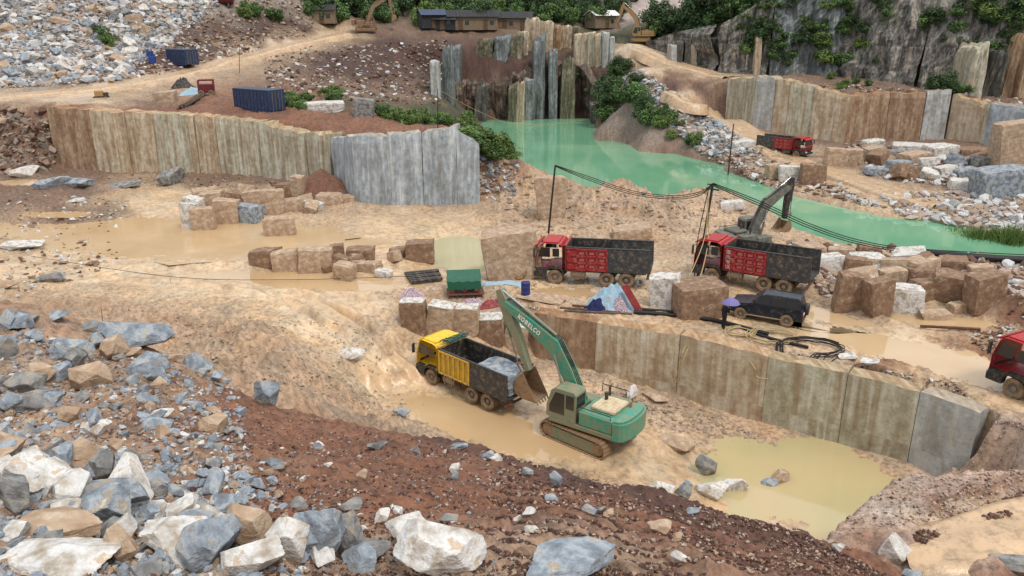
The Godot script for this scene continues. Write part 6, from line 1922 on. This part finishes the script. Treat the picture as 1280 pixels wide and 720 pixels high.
	for j in 11:
		var row := []
		for i in 28:
			var a := TAU * i / 28.
			var rr := 4.4 * j / 10.
			var x := sp_.x + cos(a) * rr; var z := sp_.z + .9 + sin(a) * rr * .8
			var y := 2.7 * pow(1. - j / 10., 1.15) + .30 * n_mid.get_noise_2d(x * 1.5, z * 1.5) - .12
			row.append(Vector3(x, maxf(ground(x, z), sp_.y - .5) * (1. if j == 10 else 0.) + (0. if j == 10 else sp_.y) + (y if j < 10 else -.15), z) - sp_)
		ring.append(row)
	sm_.set_color(Color(.20, .095, .062))
	for j in 10:
		for i in 28:
			quad(sm_, ring[j][i], ring[j][(i + 1) % 28], ring[j + 1][(i + 1) % 28], ring[j + 1][i], Vector3.UP)
	var sh := obj("soil_heap", sm_, M.soil, self)
	sh.position = sp_
	tag(sh, "cone of red-brown soil heaped against the sawn face", "soil heap")
	# cargo of the yellow truck
	var yt: Node3D = get_node("dump_truck")
	var cargo := mesh_obj("stone_block", block_mesh(470, .05, .04, 9), M.rock_blue, self)
	cargo.transform = yt.transform * Transform3D(Basis.from_scale(Vector3(2.9, 1.35, 2.05)), Vector3(-2.5, 1.27, 0))
	tag(cargo, "big pale blue-white block loaded in the yellow truck", "stone block")
	var st := mb()
	var gr_ := RandomNumberGenerator.new()
	gr_.seed = 5
	for k in 26:
		var pp := PackedVector3Array()
		var z := gr_.randf_range(-1.1, .7); var x := gr_.randf_range(-.25, .25)
		for j in 8: pp.append(Vector3(x + .22 * sin(j * 1.3 + k), .10 + .12 * absf(sin(j * .9 + k * .7)), z + j * .09))
		tube(st, pp, .025, 5)
	var net := obj("cargo_net", st, M.net, self)
	net.transform = yt.transform * Transform3D(Basis(), Vector3(1.72, 2.95, 0))
	tag(net, "bundled teal net on the yellow truck's headboard", "net")
	# lettering
	var L := Basis(Vector3(-1, 0, 0), Vector3(0, 1, 0), Vector3(0, 0, -1))
	var red2: Node3D = get_node("dump_truck_002")
	# four brush characters one under the other, and two figures below, as strokes on the panel before the grid
	var glyphs := [[[.0, .9, 1., .9], [.0, .1, 1., .1], [.5, .0, .5, 1.], [.15, .65, .85, .65], [.15, .38, .85, .38], [.15, .38, .15, .65], [.85, .38, .85, .65]],
		[[.0, .85, .2, .7], [.0, .55, .2, .42], [.05, .05, .22, .3], [.35, .95, .3, .7], [.32, .78, 1., .78], [.35, .55, .9, .55], [.35, .32, .85, .32], [.85, .32, 1., .05]],
		[[.5, 1., .5, .85], [.0, .85, 1., .85], [.25, .7, .75, .7], [.0, .52, 1., .52], [.5, .5, .4, .0], [.2, .3, .5, .38], [.55, .38, .95, .02]],
		[[.0, .85, .2, .7], [.0, .5, .2, .4], [.05, .05, .22, .3], [.35, .95, .95, .85], [.3, .55, 1., .55], [.65, .95, .6, .5], [.6, .5, .35, .0], [.65, .45, 1., .0]]]
	for k in 4:
		var sg := mb()
		for q in glyphs[k]:
			bar(sg, Vector3(1.57 - q[0] * .30, 2.28 - k * .36 + q[1] * .30, -1.331), Vector3(1.57 - q[2] * .30, 2.28 - k * .36 + q[3] * .30, -1.331), .035, .008, Vector3(0, 0, 1), .001)
		obj("lettering", sg, M.white_paint, red2)
	var exn: Node3D = get_node("excavator/upper_works/boom")
	var kn := Vector2(2.05, 4.55); var tp := Vector2(5.1, 6.15)
	var ang := (tp - kn).angle()
	text_on(exn, "KOBELCO", .34, Vector3(3.5, 5.36, -.268), Basis(Vector3(0, 0, 1), ang) * L, M.white_paint)
	# person with umbrella; two workers far off
	person("person in dark clothes standing under a purple umbrella", hit(904, 411), 20., plain(Color(.08, .085, .12), .85), plain(Color(.07, .075, .10), .85), plain(Color(.04, .035, .03), .8), true)
	person("person in blue clothes and white helmet on the ledge below the cliff", hit(1033, 93), -90., M.tarp_bright, M.cloth_navy, M.white_paint)
	person("person in blue clothes and white helmet near the orange cliff columns", hit(1186, 116), -70., M.tarp_bright, M.cloth_navy, M.white_paint)
	# containers, drums, sheds, tanks
	container(325, 137, 6.0, 2.4, 2.5, -32., M.container, "navy blue container standing on the platform above the sawn face")
	container(229, 80, 4.8, 2.3, 2.3, -35., M.container, "small navy blue container beside the upper dirt track")
	drum(188, 73, .5, 1.1, M.tarp_bright, "bright blue drum standing behind another by the upper track")
	drum(191, 80, .5, 1.1, M.tarp_bright, "bright blue drum in front beside the upper track")
	drum(657, 370, .30, .95, M.blue_drum, "navy blue drum standing on the flat tan slab")
	drum(628, 378, .28, .85, M.steel, "grey metal drum behind the sawn blocks")
	shed(590, 36, 10., 5., 2.6, 8., M.wall_plaster, M.slate, "low plastered shed with dark roof on the hill", 2)
	shed(632, 36, 11., 5., 2.5, -4., M.wall_plaster, M.slate, "long dark-roofed shed beside the plastered shed", 3)
	shed(405, 28, 5., 4., 2.6, 0., M.wall_plaster, M.slate, "small hut above the dirt track with tan wall")
	shed(540, 34, 5., 4., 2.6, 20., M.slate, M.container, "dark hut with dull blue roof on the hill")
	shed(556, 36, 5., 4., 2., -10., M.slate, M.slate, "dark low hut beside the dull blue-roofed hut")
	shed(752, 34, 6., 4., 2.6, 30., M.wall_plaster, M.white_paint, "small white-roofed hut beside the yellow excavator")
	tank(1105, 86, 1.05, 3.8, 4., M.maroon, "maroon steel tank lying on a rubble mound below the cliff")
	tank(280, 6, 1.0, 3.2, 4., M.maroon, "maroon steel tank on top of the great spoil heap")
	# camp on the bench
	var c := hit(580, 366)
	var t := thing("tarpaulin_shelter", "small shelter with a green tarpaulin over a red frame", "shelter", c, 6.)
	t.scale = Vector3(.88, .82, .88)
	for x in [-1.1, 0., 1.1]:
		for z in [-.7, .7]:
			st = mb()
			bxp(st, x - .05, x + .05, -.2, 1.6 if z < 0 else 1.3, z - .05, z + .05, .01)
			obj("post", st, M.red_board, t)
	st = mb()
	bxp(st, -1.3, 1.5, .10, .18, -.8, .9, .01)
	obj("floor", st, M.rust_timber, t)
	st = mb()
	var prev := []
	for i in 15:
		var x := -1.3 + 2.6 * i / 14.
		var row := []
		for j in 9:
			var v := j / 8.
			var ripple := .06 * sin(i * 1.7 + j) * v
			var z := lerpf(-.85, .85, minf(v * 1.4, 1.)) + (.10 * (v - .7) if v > .7 else 0.)
			var y := lerpf(1.72, 1.40, minf(v * 1.4, 1.)) - .12 * sin(PI * minf(v * 1.4, 1.)) * absf(sin(PI * (x + 1.1) / 2.2)) - (maxf(0., v - .7) * 2.6) + ripple
			row.append(Vector3(x + ripple, y, z))
		if i > 0:
			for j in 8: quad(st, prev[j], prev[j + 1], row[j + 1], row[j], Vector3(0, 1, .3))
		prev = row
	obj("tarpaulin", st, M.tarp_green, t)
	for k in 3:
		st = mb()
		bxp(st, -.8 + k * .6, -.4 + k * .6, .18, .6 + .15 * (k % 2), -.3, .2, .03)
		obj("crate", st, [M.steel, M.sack, M.timber][k], t)
	for k in 6:
		var a := hit(506 + k * 1.5, 345 + k * 2.2); var b := hit(548 + k, 341 + k * 2.2)
		a.y += .18; b.y += .18 + .06 * (k % 2)
		timber("steel_beam", a, b, .22, M.black, "dark steel beam lying in the stack beside the green shelter", "steel beams stacked by the shelter")
	drape("laundry_heap", hit(516, 372), .8, .55, .5, M.sack, "pink and blue cloth bundle at the end of the sawn blocks", "cloth", 3)
	drape("striped_sack", hit(592, 382), .75, .45, .45, M.sack, "purple striped sack heap in front of the green shelter", "sack", 4)
	drape("red_sack", hit(612, 382), .7, .35, .45, M.red_board, "dull red cloth heap beside the striped sack", "cloth", 5)
	drape("tarpaulin_heap", hit(762, 384), 1.5, 1.45, 1.0, M.tarp_blue, "pale blue tarpaulin thrown over a heap beside the red board", "tarpaulin", 6)
	drape("navy_bundle", hit(746, 388), .8, .75, .55, M.cloth_navy, "navy cloth bundle under the pale blue tarpaulin", "cloth", 7)
	drape("striped_bag", hit(774, 388), .55, .85, .4, M.sack, "striped bag leaning on the pale blue tarpaulin", "bag", 8)
	var rb := hit(796, 388)
	st = mb()
	bx(st, Vector3(.45, 1.9, .06), Transform3D(Basis(Vector3(0, 0, 1), .55) * Basis(Vector3(1, 0, 0), -.25), Vector3(-.35, .8, 0)), .01)
	var ro := obj("red_board", st, M.red_board, self)
	ro.position = rb
	tag(ro, "dark red board leaning beside the pale blue tarpaulin", "board")
	for e in [[700, 386, 776, 392, "timber"], [705, 390, 790, 394, "timber"], [715, 383, 770, 388, "rust_timber"]]:
		timber("timber_pole", hit(e[0], e[1]) + Vector3(0, .08, 0), hit(e[2], e[3]) + Vector3(0, .08, 0), .12, M[e[4]], "brown timber pole lying on the ledge by the tarpaulin", "timber poles on the ledge")
	var pp := []
	for e in [[792, 392], [840, 396], [890, 402], [930, 412], [960, 420]]: pp.append(hit(e[0], e[1]) + Vector3(0, .12, 0))
	cable("black_pipe", pp, .13, M.cable_black, "thick black pipe lying along the ledge edge", "pipe")
	pp = []
	for e in [[800, 388], [850, 393], [900, 404], [960, 424], [1010, 436]]: pp.append(hit(e[0], e[1]) + Vector3(0, .1, 0))
	cable("black_pipe", pp, .09, M.cable_black, "thinner black pipe running to the cable coil", "pipe")
	coil(965, 424, 1.4, 6, .026, M.hose, "coil of pale hose beside the black car", 3)
	coil(1012, 438, 1.8, 8, .028, M.cable_black, "large coil of black cable on the ledge", 4)
	coil(925, 417, .8, 4, .03, M.hose, "small loop of pale hose at the person's feet", 5)
	# tyre leaning on the block, striped sack
	var ty := hit(648, 346)
	st = mb()
	lathe(st, pv([[.36, -.13], [.56, -.15], [.62, -.10], [.63, 0], [.62, .10], [.56, .15], [.36, .13], [.34, 0], [.36, -.13]]), 24, Transform3D(Basis(Vector3(1, 0, 0), -.25), Vector3(0, .6, 0)))
	var to := obj("old_tyre", st, M.tyre, self)
	to.position = ty + Vector3(0, 0, .5)
	tag(to, "worn tyre leaning against the tall yellowish block", "tyre")
	drape("checked_bag", hit(630, 348), .4, 1.3, .3, M.sack, "checked bag hanging on the tall yellowish block", "bag", 9)
	drape("pale_sheet", hit(628, 354), 1.4, .12, .4, M.tarp_blue, "pale blue sheet spread before the tall yellowish block", "sheet", 10)
	# poles and their lines
	var a1 := hit(685, 292)
	var b1 := UD(694, 207, (a1 - Vector3(0, CAM_Y, 0)).dot(Vector3(0, -sp, -cp)) - 1.)
	pole(a1, b1, .09, M.cable_black, "leaning black pole behind the first red truck")
	var a2 := hit(871, 350)
	var b2 := UD(891, 230, (a2 - Vector3(0, CAM_Y, 0)).dot(Vector3(0, -sp, -cp)) - 1.)
	pole(a2, b2, .11, M.cable_black, "tall leaning black pole in front of the lettered red truck")
	var bb := thing("crossbar", "short crossbar carrying the cables at the leaning pole's head", "crossbar", b2)
	st = mb()
	bar(st, Vector3(-.5, -.25, .3), Vector3(.55, -.5, -.3), .1, .1)
	bar(st, Vector3(-.45, .05, .3), Vector3(.35, -.1, -.3), .08, .08)
	obj("beam", st, M.cable_black, bb)
	for e in [[908, 236, 917, 155, "thin black pole standing on the ridge before the pond"], [547, 163, 547, 112, "thin dark pole among the bushes behind the grey face"], [299, 92, 299, 55, "thin pole beside the upper dirt track"], [408, 196, 411, 166, "rusty rod standing at the end of the streaked face"], [125, 403, 127, 388, "short stick standing on the heap crest"], [213, 353, 213, 348, "short stake in the mud floor"], [940, 30, 941, 0, "thin pole at the cliff"]]:
		var a := hit(e[0], e[1])
		var b := UD(e[2], e[3], (a - Vector3(0, CAM_Y, 0)).dot(Vector3(0, -sp, -cp)) - .5)
		pole(a, b, clampf(a.distance_to(b) * .012, .015, .09), M.cable_black if e[0] > 420 else M.rust_timber, e[4])
	for k in 3:
		var o3 := Vector3(0, .18 * k - .2, .12 * k)
		cable("power_cable", [b1 + o3 * .3, UD(735, 222, 72) + o3, UD(790, 240, 73) + o3, UD(840, 246, 71) + o3, UD(872, 242, 63) + o3, b2 + o3 * .5], .035, M.cable_black, "black cable strung from the leaning pole to the tall pole", "cable", "cables between the poles")
		cable("power_cable", [b2 + o3 * .5, UD(950, 254, 58.5) + o3, UD(1010, 281, 60) + o3, UD(1070, 301, 61) + o3, UD(1140, 312, 61.5) + o3, UD(1300, 321, 60.8) + o3], .038, M.cable_black, "black cable strung from the tall pole towards the pond's end", "cable", "cables running to the pond's end")
	for e in [[884, 238, 872, 300, 868, 345], [888, 240, 880, 300, 850, 370], [890, 240, 884, 310, 862, 390]]:
		cable("hanging_rope", [b2 + Vector3(-.3 + e[4] * .0, -.4, .1), UD(e[2], e[3], 55.5), hit(e[4], e[5])], .035, M.hose if e[0] > 884 else M.cable_black, "loose rope hanging from the tall pole's head", "rope", "ropes hanging from the tall pole")
	# hoses over the edge of the pit face
	for e in [[[872, 404], [858, 440], [842, 480], [846, 482], [855, 436], [890, 406]], [[900, 412], [940, 455], [945, 470], [960, 474]], [[720, 398], [745, 402], [780, 392]]]:
		var q := []
		for v in e:
			var face_pt := on_pit(v[0], v[1])
			q.append(face_pt)
		cable("hose", q, .035, M.hose, {3: "pale hose lying across the ledge edge", 4: "dark hose hanging over the pit face below the coil", 6: "pale hose looping down the pit face below the person"}[e.size()], "hose")
	cable("ground_wire", [hit(40, 325) + Vector3(0, .3, 0), hit(213, 350) + Vector3(0, .25, 0), hit(360, 353) + Vector3(0, .2, 0), hit(520, 350) + Vector3(0, .3, 0)], .018, M.cable_black, "thin wire stretched over the mud floor", "wire")
	cable("overhead_wire", [UD(548, 112, 112), UD(600, 140, 125), UD(650, 156, 140), UD(735, 150, 148)], .04, M.hose, "pale rope stretched across the corner of the pond", "rope")
	var pipe := []
	for e in [[1150, 410], [1190, 412], [1225, 414]]: pipe.append(hit(e[0], e[1]) + Vector3(0, .12, 0))
	cable("black_pipe", pipe, .09, M.rust_timber, "rusty pipe lying across the puddle by the soil mound", "pipe")
	pipe = []
	for e in [[1130, 316], [1180, 322], [1230, 326], [1290, 330]]: pipe.append(hit(e[0], e[1]) + Vector3(0, .25, 0))
	cable("black_pipe", pipe, .28, M.cable_black, "fat black hose along the near bank of the pond", "pipe")
	# scrap on the left platform
	stone("stone_block", 211, 128, 26, 20, "rock_tan", blocks[2], "tan block among the scrap on the platform", "stone block")
	var cart := thing("handcart", "maroon framed cart among the scrap on the platform", "cart", hit(259, 120), 15.)
	st = mb()
	for x in [-.9, .9]:
		for z in [-.7, .7]: bxp(st, x - .06, x + .06, .4, 2.0, z - .06, z + .06, .01)
	for y in [.5, 1.95]:
		for z in [-.7, .7]: bxp(st, -.95, .95, y - .06, y + .06, z - .05, z + .05, .01)
	obj("frame", st, M.maroon, cart)
	st = mb()
	bxp(st, -.85, .85, .55, 1.5, -.6, .6, .05)
	obj("body", st, M.maroon, cart)
	for s: float in [-1., 1.]: wheel(cart, Vector3(-.6, .38, s * .75), .38, .24, s, M.rim)
	for s: float in [-1., 1.]: wheel(cart, Vector3(.6, .38, s * .75), .38, .24, s, M.rim)
	drape("teal_sheet", hit(241, 117), 1.6, .7, .9, M.tarp_blue, "pale sheet over scrap beside the maroon cart", "sheet", 12)
	drape("scrap_heap", hit(228, 108), 1.5, 1.2, .9, M.black, "dark scrap heap behind the tan block", "scrap", 13)
	for k in 7:
		var a := hit(222 + k * 1.5, 138 - k * .6); var b := hit(243 + k * 1.6, 125 - k * .4)
		timber("log", a + Vector3(0, .15 + .12 * (k % 3), 0), b + Vector3(0, .25 + .12 * (k % 3), 0), .2, M.timber, "grey timber in the stack beside the scrap", "timbers stacked beside the scrap")
	var eng := thing("engine", "small mud-stained engine standing at the roadside", "engine", hit(126, 122), 20.)
	eng.scale = Vector3.ONE * .7
	st = mb()
	bxp(st, -.9, .5, .2, 1.2, -.5, .5, .1)
	obj("block", st, M.digger_yellow, eng)
	st = mb()
	bxp(st, .5, 1.3, .1, .9, -.4, .4, .08); bxp(st, -1.2, 1.4, 0, .2, -.6, .6, .03)
	obj("skid", st, M.black, eng)
func on_pit(px: float, py: float) -> Vector3:           # the pit face or, above its edge, the ledge
	var pts: Array = walls["pit"].pts
	for s in pts.size() - 1:
		var a: Vector3 = pts[s].p; var b: Vector3 = pts[s + 1].p
		a.y = 0; b.y = 0
		var n := wall_normal(a, b)
		var r := ray(px, py)
		var den := r.dot(n)
		if absf(den) < 1e-4: continue
		var d := (a + n * .14).dot(n) / den
		var p := Vector3(0, CAM_Y, 0) + r * d
		var u := (Vector3(p.x, 0, p.z) - a).dot(b - a) / (b - a).length_squared()
		if u >= -.02 and u <= 1.02 and p.y < pts[s].yt: return p
	return hit(px, py) + Vector3(0, .08, 0)

func build_all() -> void:
	build_water()
	make_stones()
	make_plants()
	build_faces()
	build_rocks()
	build_green()
	build_vehicles()
	build_things()

func build_water() -> void:
	var idx := 0
	for p in puddles:
		var pts := PackedVector2Array()
		for k in 60:
			var a := TAU * k / 60.
			var f := .2
			while f < 1.6:                     # out to just inside the shore's slope
				var x: float = p.x + cos(a) * p.rx * f * p.c - sin(a) * p.rz * f * p.s
				var z: float = p.z + cos(a) * p.rx * f * p.s + sin(a) * p.rz * f * p.c
				if f + n_mid.get_noise_2d(x * .45 + 9., z * .45) * .38 > 1.12: break
				f += .02
			var u: float = cos(a) * p.rx * f; var v: float = sin(a) * p.rz * f
			pts.append(Vector2(p.x + u * p.c - v * p.s, p.z + u * p.s + v * p.c))
		var pale: bool = p.get("pale", false)
		water_sheet("puddle_water", "muddy water standing on the quarry floor", pts, p.y, M[p.mat])
		idx += 1
	var pond := PackedVector2Array()
	for e in [[590, 150], [740, 148], [800, 165], [850, 180], [880, 188], [920, 205], [960, 220], [1000, 236], [1060, 248], [1110, 258], [1190, 266], [1320, 292], [1320, 335], [1200, 330], [1100, 325], [1000, 312], [900, 275], [800, 252], [700, 240], [640, 225], [600, 195]]:
		var p := U(e[0], e[1], 2.)
		pond.append(Vector2(p.x, p.z))
	water_sheet("pond_water", "green pond water between the quarry faces", pond, 2.0, M.pond_water)

func build_faces() -> void:
	face("pit", "quarry_face", "long sawn tan and grey stone face above the pit pool", 4.5, 8.5, ["tan"], 11,
		{gap = .012, push = .03, step = .02, rough = .05, pick = func(t: float, r: RandomNumberGenerator) -> String: return "brown" if t < .2 else "tan" if t < .45 else "olive" if t < .86 else "grey"})
	face("long", "quarry_face", "streaked brown and cream sawn stone face below the blue containers", 2.2, 6.0, ["tan"], 12,
		{gap = .02, push = .16, ragged = .22, rough = .14, pick = func(t: float, r: RandomNumberGenerator) -> String: return "brown" if t < .16 else ["tan", "tan", "olive"][r.randi() % 3] if t < .5 else "olive"})
	face("grey", "quarry_face", "blue-grey sawn stone face beside the red soil pile", 3.5, 7.5, ["grey", "blue"], 13, {gap = .015, push = .12, ragged = .22, rough = .16})
	face("far", "quarry_face", "streaked grey and brown sawn face behind the far red truck", 2.2, 6., ["olive", "grey", "tan", "brown", "blue"], 14, {push = .3, step = .35, ragged = .3, rough = .14})
	rock_mass("cliff", "rock_cliff", "tall dark weathered cliff hung with green bushes", "cliff", M.cut_cliff, 77, 1., 34, 1.)
	rock_mass("pond", "rock_wall", "jagged dark rock wall round the far end of the pond", "rock wall", M.cut_crag, 78, .7, 18, 0.)
	reseed(41)
	road("dirt_road", "tan dirt road climbing past the blue containers", [[-60, 127], [0, 122], [60, 117], [120, 111], [200, 97], [250, 86], [300, 73], [360, 57], [425, 43]], 5.5)
	road("dirt_road", "tan dirt road descending beside the pond to the far red truck", [[842, 113], [862, 127], [890, 145], [940, 168], [972, 189], [1010, 207], [1060, 221], [1120, 241], [1180, 256]], 3.4)
	road("dirt_road", "tan dirt road along the ledge above the far face", [[800, 60], [850, 81], [890, 92], [915, 96]], 3.)
	road("dirt_road", "tan dirt road beside the pinkish boulder", [[1130, 698], [1165, 690], [1220, 676], [1320, 650]], 1.7)

func road(called: String, label: String, a: Array, w: float) -> void:
	var c := Curve3D.new()
	var pts := []
	for e in a: pts.append(hit(e[0], e[1]))
	for i in pts.size():
		var d: Vector3 = (pts[mini(i + 1, pts.size() - 1)] - pts[maxi(i - 1, 0)]) * .17
		c.add_point(pts[i], -d, d)
	c.bake_interval = .7
	var q := c.get_baked_points()
	var n := 12
	var hs := PackedFloat32Array()
	for i in q.size():
		var d := (q[mini(i + 1, q.size() - 1)] - q[maxi(i - 1, 0)])
		var s := Vector3(-d.z, 0, d.x).normalized()
		var m := 0.
		for k in 9: m += ground(q[i].x + s.x * w * (k / 8. - .5) * .9, q[i].z + s.z * w * (k / 8. - .5) * .9) / 9.
		hs.append(m + .2)
	for p in 4:
		var o := hs.duplicate()
		for i in range(1, hs.size() - 1): hs[i] = (o[i - 1] + o[i] * 2. + o[i + 1]) / 4.
	var V := PackedVector3Array(); var C := PackedColorArray(); var N := PackedVector3Array(); var I := PackedInt32Array()
	for i in q.size():
		var d := (q[mini(i + 1, q.size() - 1)] - q[maxi(i - 1, 0)])
		var s := Vector3(-d.z, 0, d.x).normalized()
		for k in n + 1:
			var u := k / float(n) * 2. - 1.
			var wob := n_mid.get_noise_2d(q[i].x * .5 + k, q[i].z * .5) * .5
			var p := q[i] + s * u * (w * .5 + wob + .8)
			var track := absf(absf(u) - .38)
			p.y = hs[i] - .13 * exp(-track * track * 160.) + .05 * n_mid.get_noise_2d(p.x * 2., p.z * 2.) - (1.6 if k == 0 or k == n else .25 if k == 1 or k == n - 1 else 0.)
			V.append(p)
			var f := 1. + n_mid.get_noise_2d(p.x * 1.3, p.z * 1.3) * .25
			C.append(Color(.56 * f, .385 * f, .235 * f))
			N.append(Vector3.UP)
	for i in q.size() - 1:
		for k in n:
			var b := i * (n + 1) + k
			I.append_array(PackedInt32Array([b, b + n + 1, b + 1, b + 1, b + n + 1, b + n + 2]))
	for i in q.size():
		for k in n + 1:
			var e := V[i * (n + 1) + mini(k + 1, n)] - V[i * (n + 1) + maxi(k - 1, 0)]
			var f := V[mini(i + 1, q.size() - 1) * (n + 1) + k] - V[maxi(i - 1, 0) * (n + 1) + k]
			var nn := f.cross(e).normalized()
			N[i * (n + 1) + k] = nn if nn.y > 0. else -nn
	var arr := []
	arr.resize(Mesh.ARRAY_MAX)
	arr[Mesh.ARRAY_VERTEX] = V; arr[Mesh.ARRAY_NORMAL] = N; arr[Mesh.ARRAY_COLOR] = C; arr[Mesh.ARRAY_INDEX] = I
	var me := ArrayMesh.new()
	me.add_surface_from_arrays(Mesh.PRIMITIVE_TRIANGLES, arr)
	var o := mesh_obj(called, me, M.mud, self)
	o.set_meta("kind", "structure"); o.set_meta("label", label)

# weathered rock: buttress by buttress, with ledges and clefts
func rock_mass(key: String, called: String, label: String, cat: String, mat: Material, seed_: int, amp: float, ny: int, step: float) -> void:
	var pts: Array = walls[key].pts
	var root := thing(called, label, cat, pts[0].p)
	var nz := FastNoiseLite.new()
	nz.seed = seed_; nz.frequency = 1.; nz.fractal_octaves = 4; nz.fractal_gain = .55
	for s in pts.size() - 1:
		var A: Vector3 = pts[s].p; var B: Vector3 = pts[s + 1].p
		var nrm := wall_normal(Vector3(A.x, 0, A.z), Vector3(B.x, 0, B.z))
		var L := Vector2(A.x - B.x, A.z - B.z).length()
		var parts := maxi(1, int(L / 9.))
		for q in parts:
			var nx := maxi(3, int(L / parts / .5))
			var g := []
			for j in ny + 1:
				for i in nx + 1:
					var t := (q + float(i) / nx) / parts
					var p := A.lerp(B, t)
					var yb := lerpf(pts[s].yb, pts[s + 1].yb, t) - 1.
					var yt := lerpf(pts[s].yt, pts[s + 1].yt, t)
					var w := p.x * 1.1 - p.z * .4
					yt += (1. - step) * (1.6 * nz.get_noise_2d(w * .5, 40.) + .6 * nz.get_noise_2d(w * 1.6, 50.))
					p.y = lerpf(yb, yt, float(j) / ny)
					var d := amp * (2.6 * nz.get_noise_2d(w * .11 / amp, p.y * .035) + 1.8 * absf(nz.get_noise_2d(w * .34 / amp + 9., p.y * .05)) + .5 * nz.get_noise_2d(w * 1.1, p.y * .4))
					var ledge := p.y * .16 + nz.get_noise_2d(w * .05, 3.) * 1.6
					d -= step * ((ledge - floorf(ledge)) * .2 + floorf(ledge) * .55 - 1.6)
					if step == 0. and j == ny: d -= 1.2
					g.append(p + nrm * d - root.position)
			var st := mb()
			st.set_color(Color.WHITE)
			for j in ny:
				for i in nx:
					var a: int = j * (nx + 1) + i
					quad(st, g[a], g[a + 1], g[a + nx + 2], g[a + nx + 1], nrm)
			obj("buttress", st, M.cut_slate if key == "cliff" and s == 3 and q == 0 else mat, root)

func _ready() -> void:
	rng.seed = 20240607
	var cam := Camera3D.new()
	cam.position = Vector3(0, CAM_Y, 0)
	cam.rotation_degrees = Vector3(-PITCH, 0, 0)
	cam.fov = rad_to_deg(2. * atan(360. / FOCAL))
	cam.near = .1; cam.far = 3000.
	add_child(cam)
	cam.current = true
	var env := Environment.new()
	env.background_mode = Environment.BG_SKY
	var sm := ProceduralSkyMaterial.new()
	sm.sky_top_color = Color(.97, .985, 1.)
	sm.sky_horizon_color = Color(.74, .76, .79)
	sm.sky_curve = .25
	sm.ground_bottom_color = Color(.35, .3, .25); sm.ground_horizon_color = Color(.74, .76, .79)
	sm.sun_angle_max = 1.
	sm.sky_energy_multiplier = 1.0
	var sky := Sky.new()
	sky.sky_material = sm
	env.sky = sky
	env.tonemap_mode = Environment.TONE_MAPPER_LINEAR
	env.tonemap_exposure = 1.32
	env.sdfgi_enabled = true; env.ssao_enabled = true; env.ssil_enabled = true
	var we := WorldEnvironment.new()
	we.environment = env
	add_child(we)
	var sun := DirectionalLight3D.new()
	sun.light_energy = .5
	sun.light_color = Color(1., .97, .92)
	sun.light_angular_distance = 14.
	sun.shadow_enabled = true
	sun.rotation_degrees = Vector3(-58, 35, 0)
	add_child(sun)
	var t0 := Time.get_ticks_msec()
	make_materials()
	print("materials ", Time.get_ticks_msec() - t0)
	lay_land()
	print("land ", Time.get_ticks_msec() - t0)
	build_ground()
	print("ground ", Time.get_ticks_msec() - t0)
	build_all()
	print("all ", Time.get_ticks_msec() - t0)
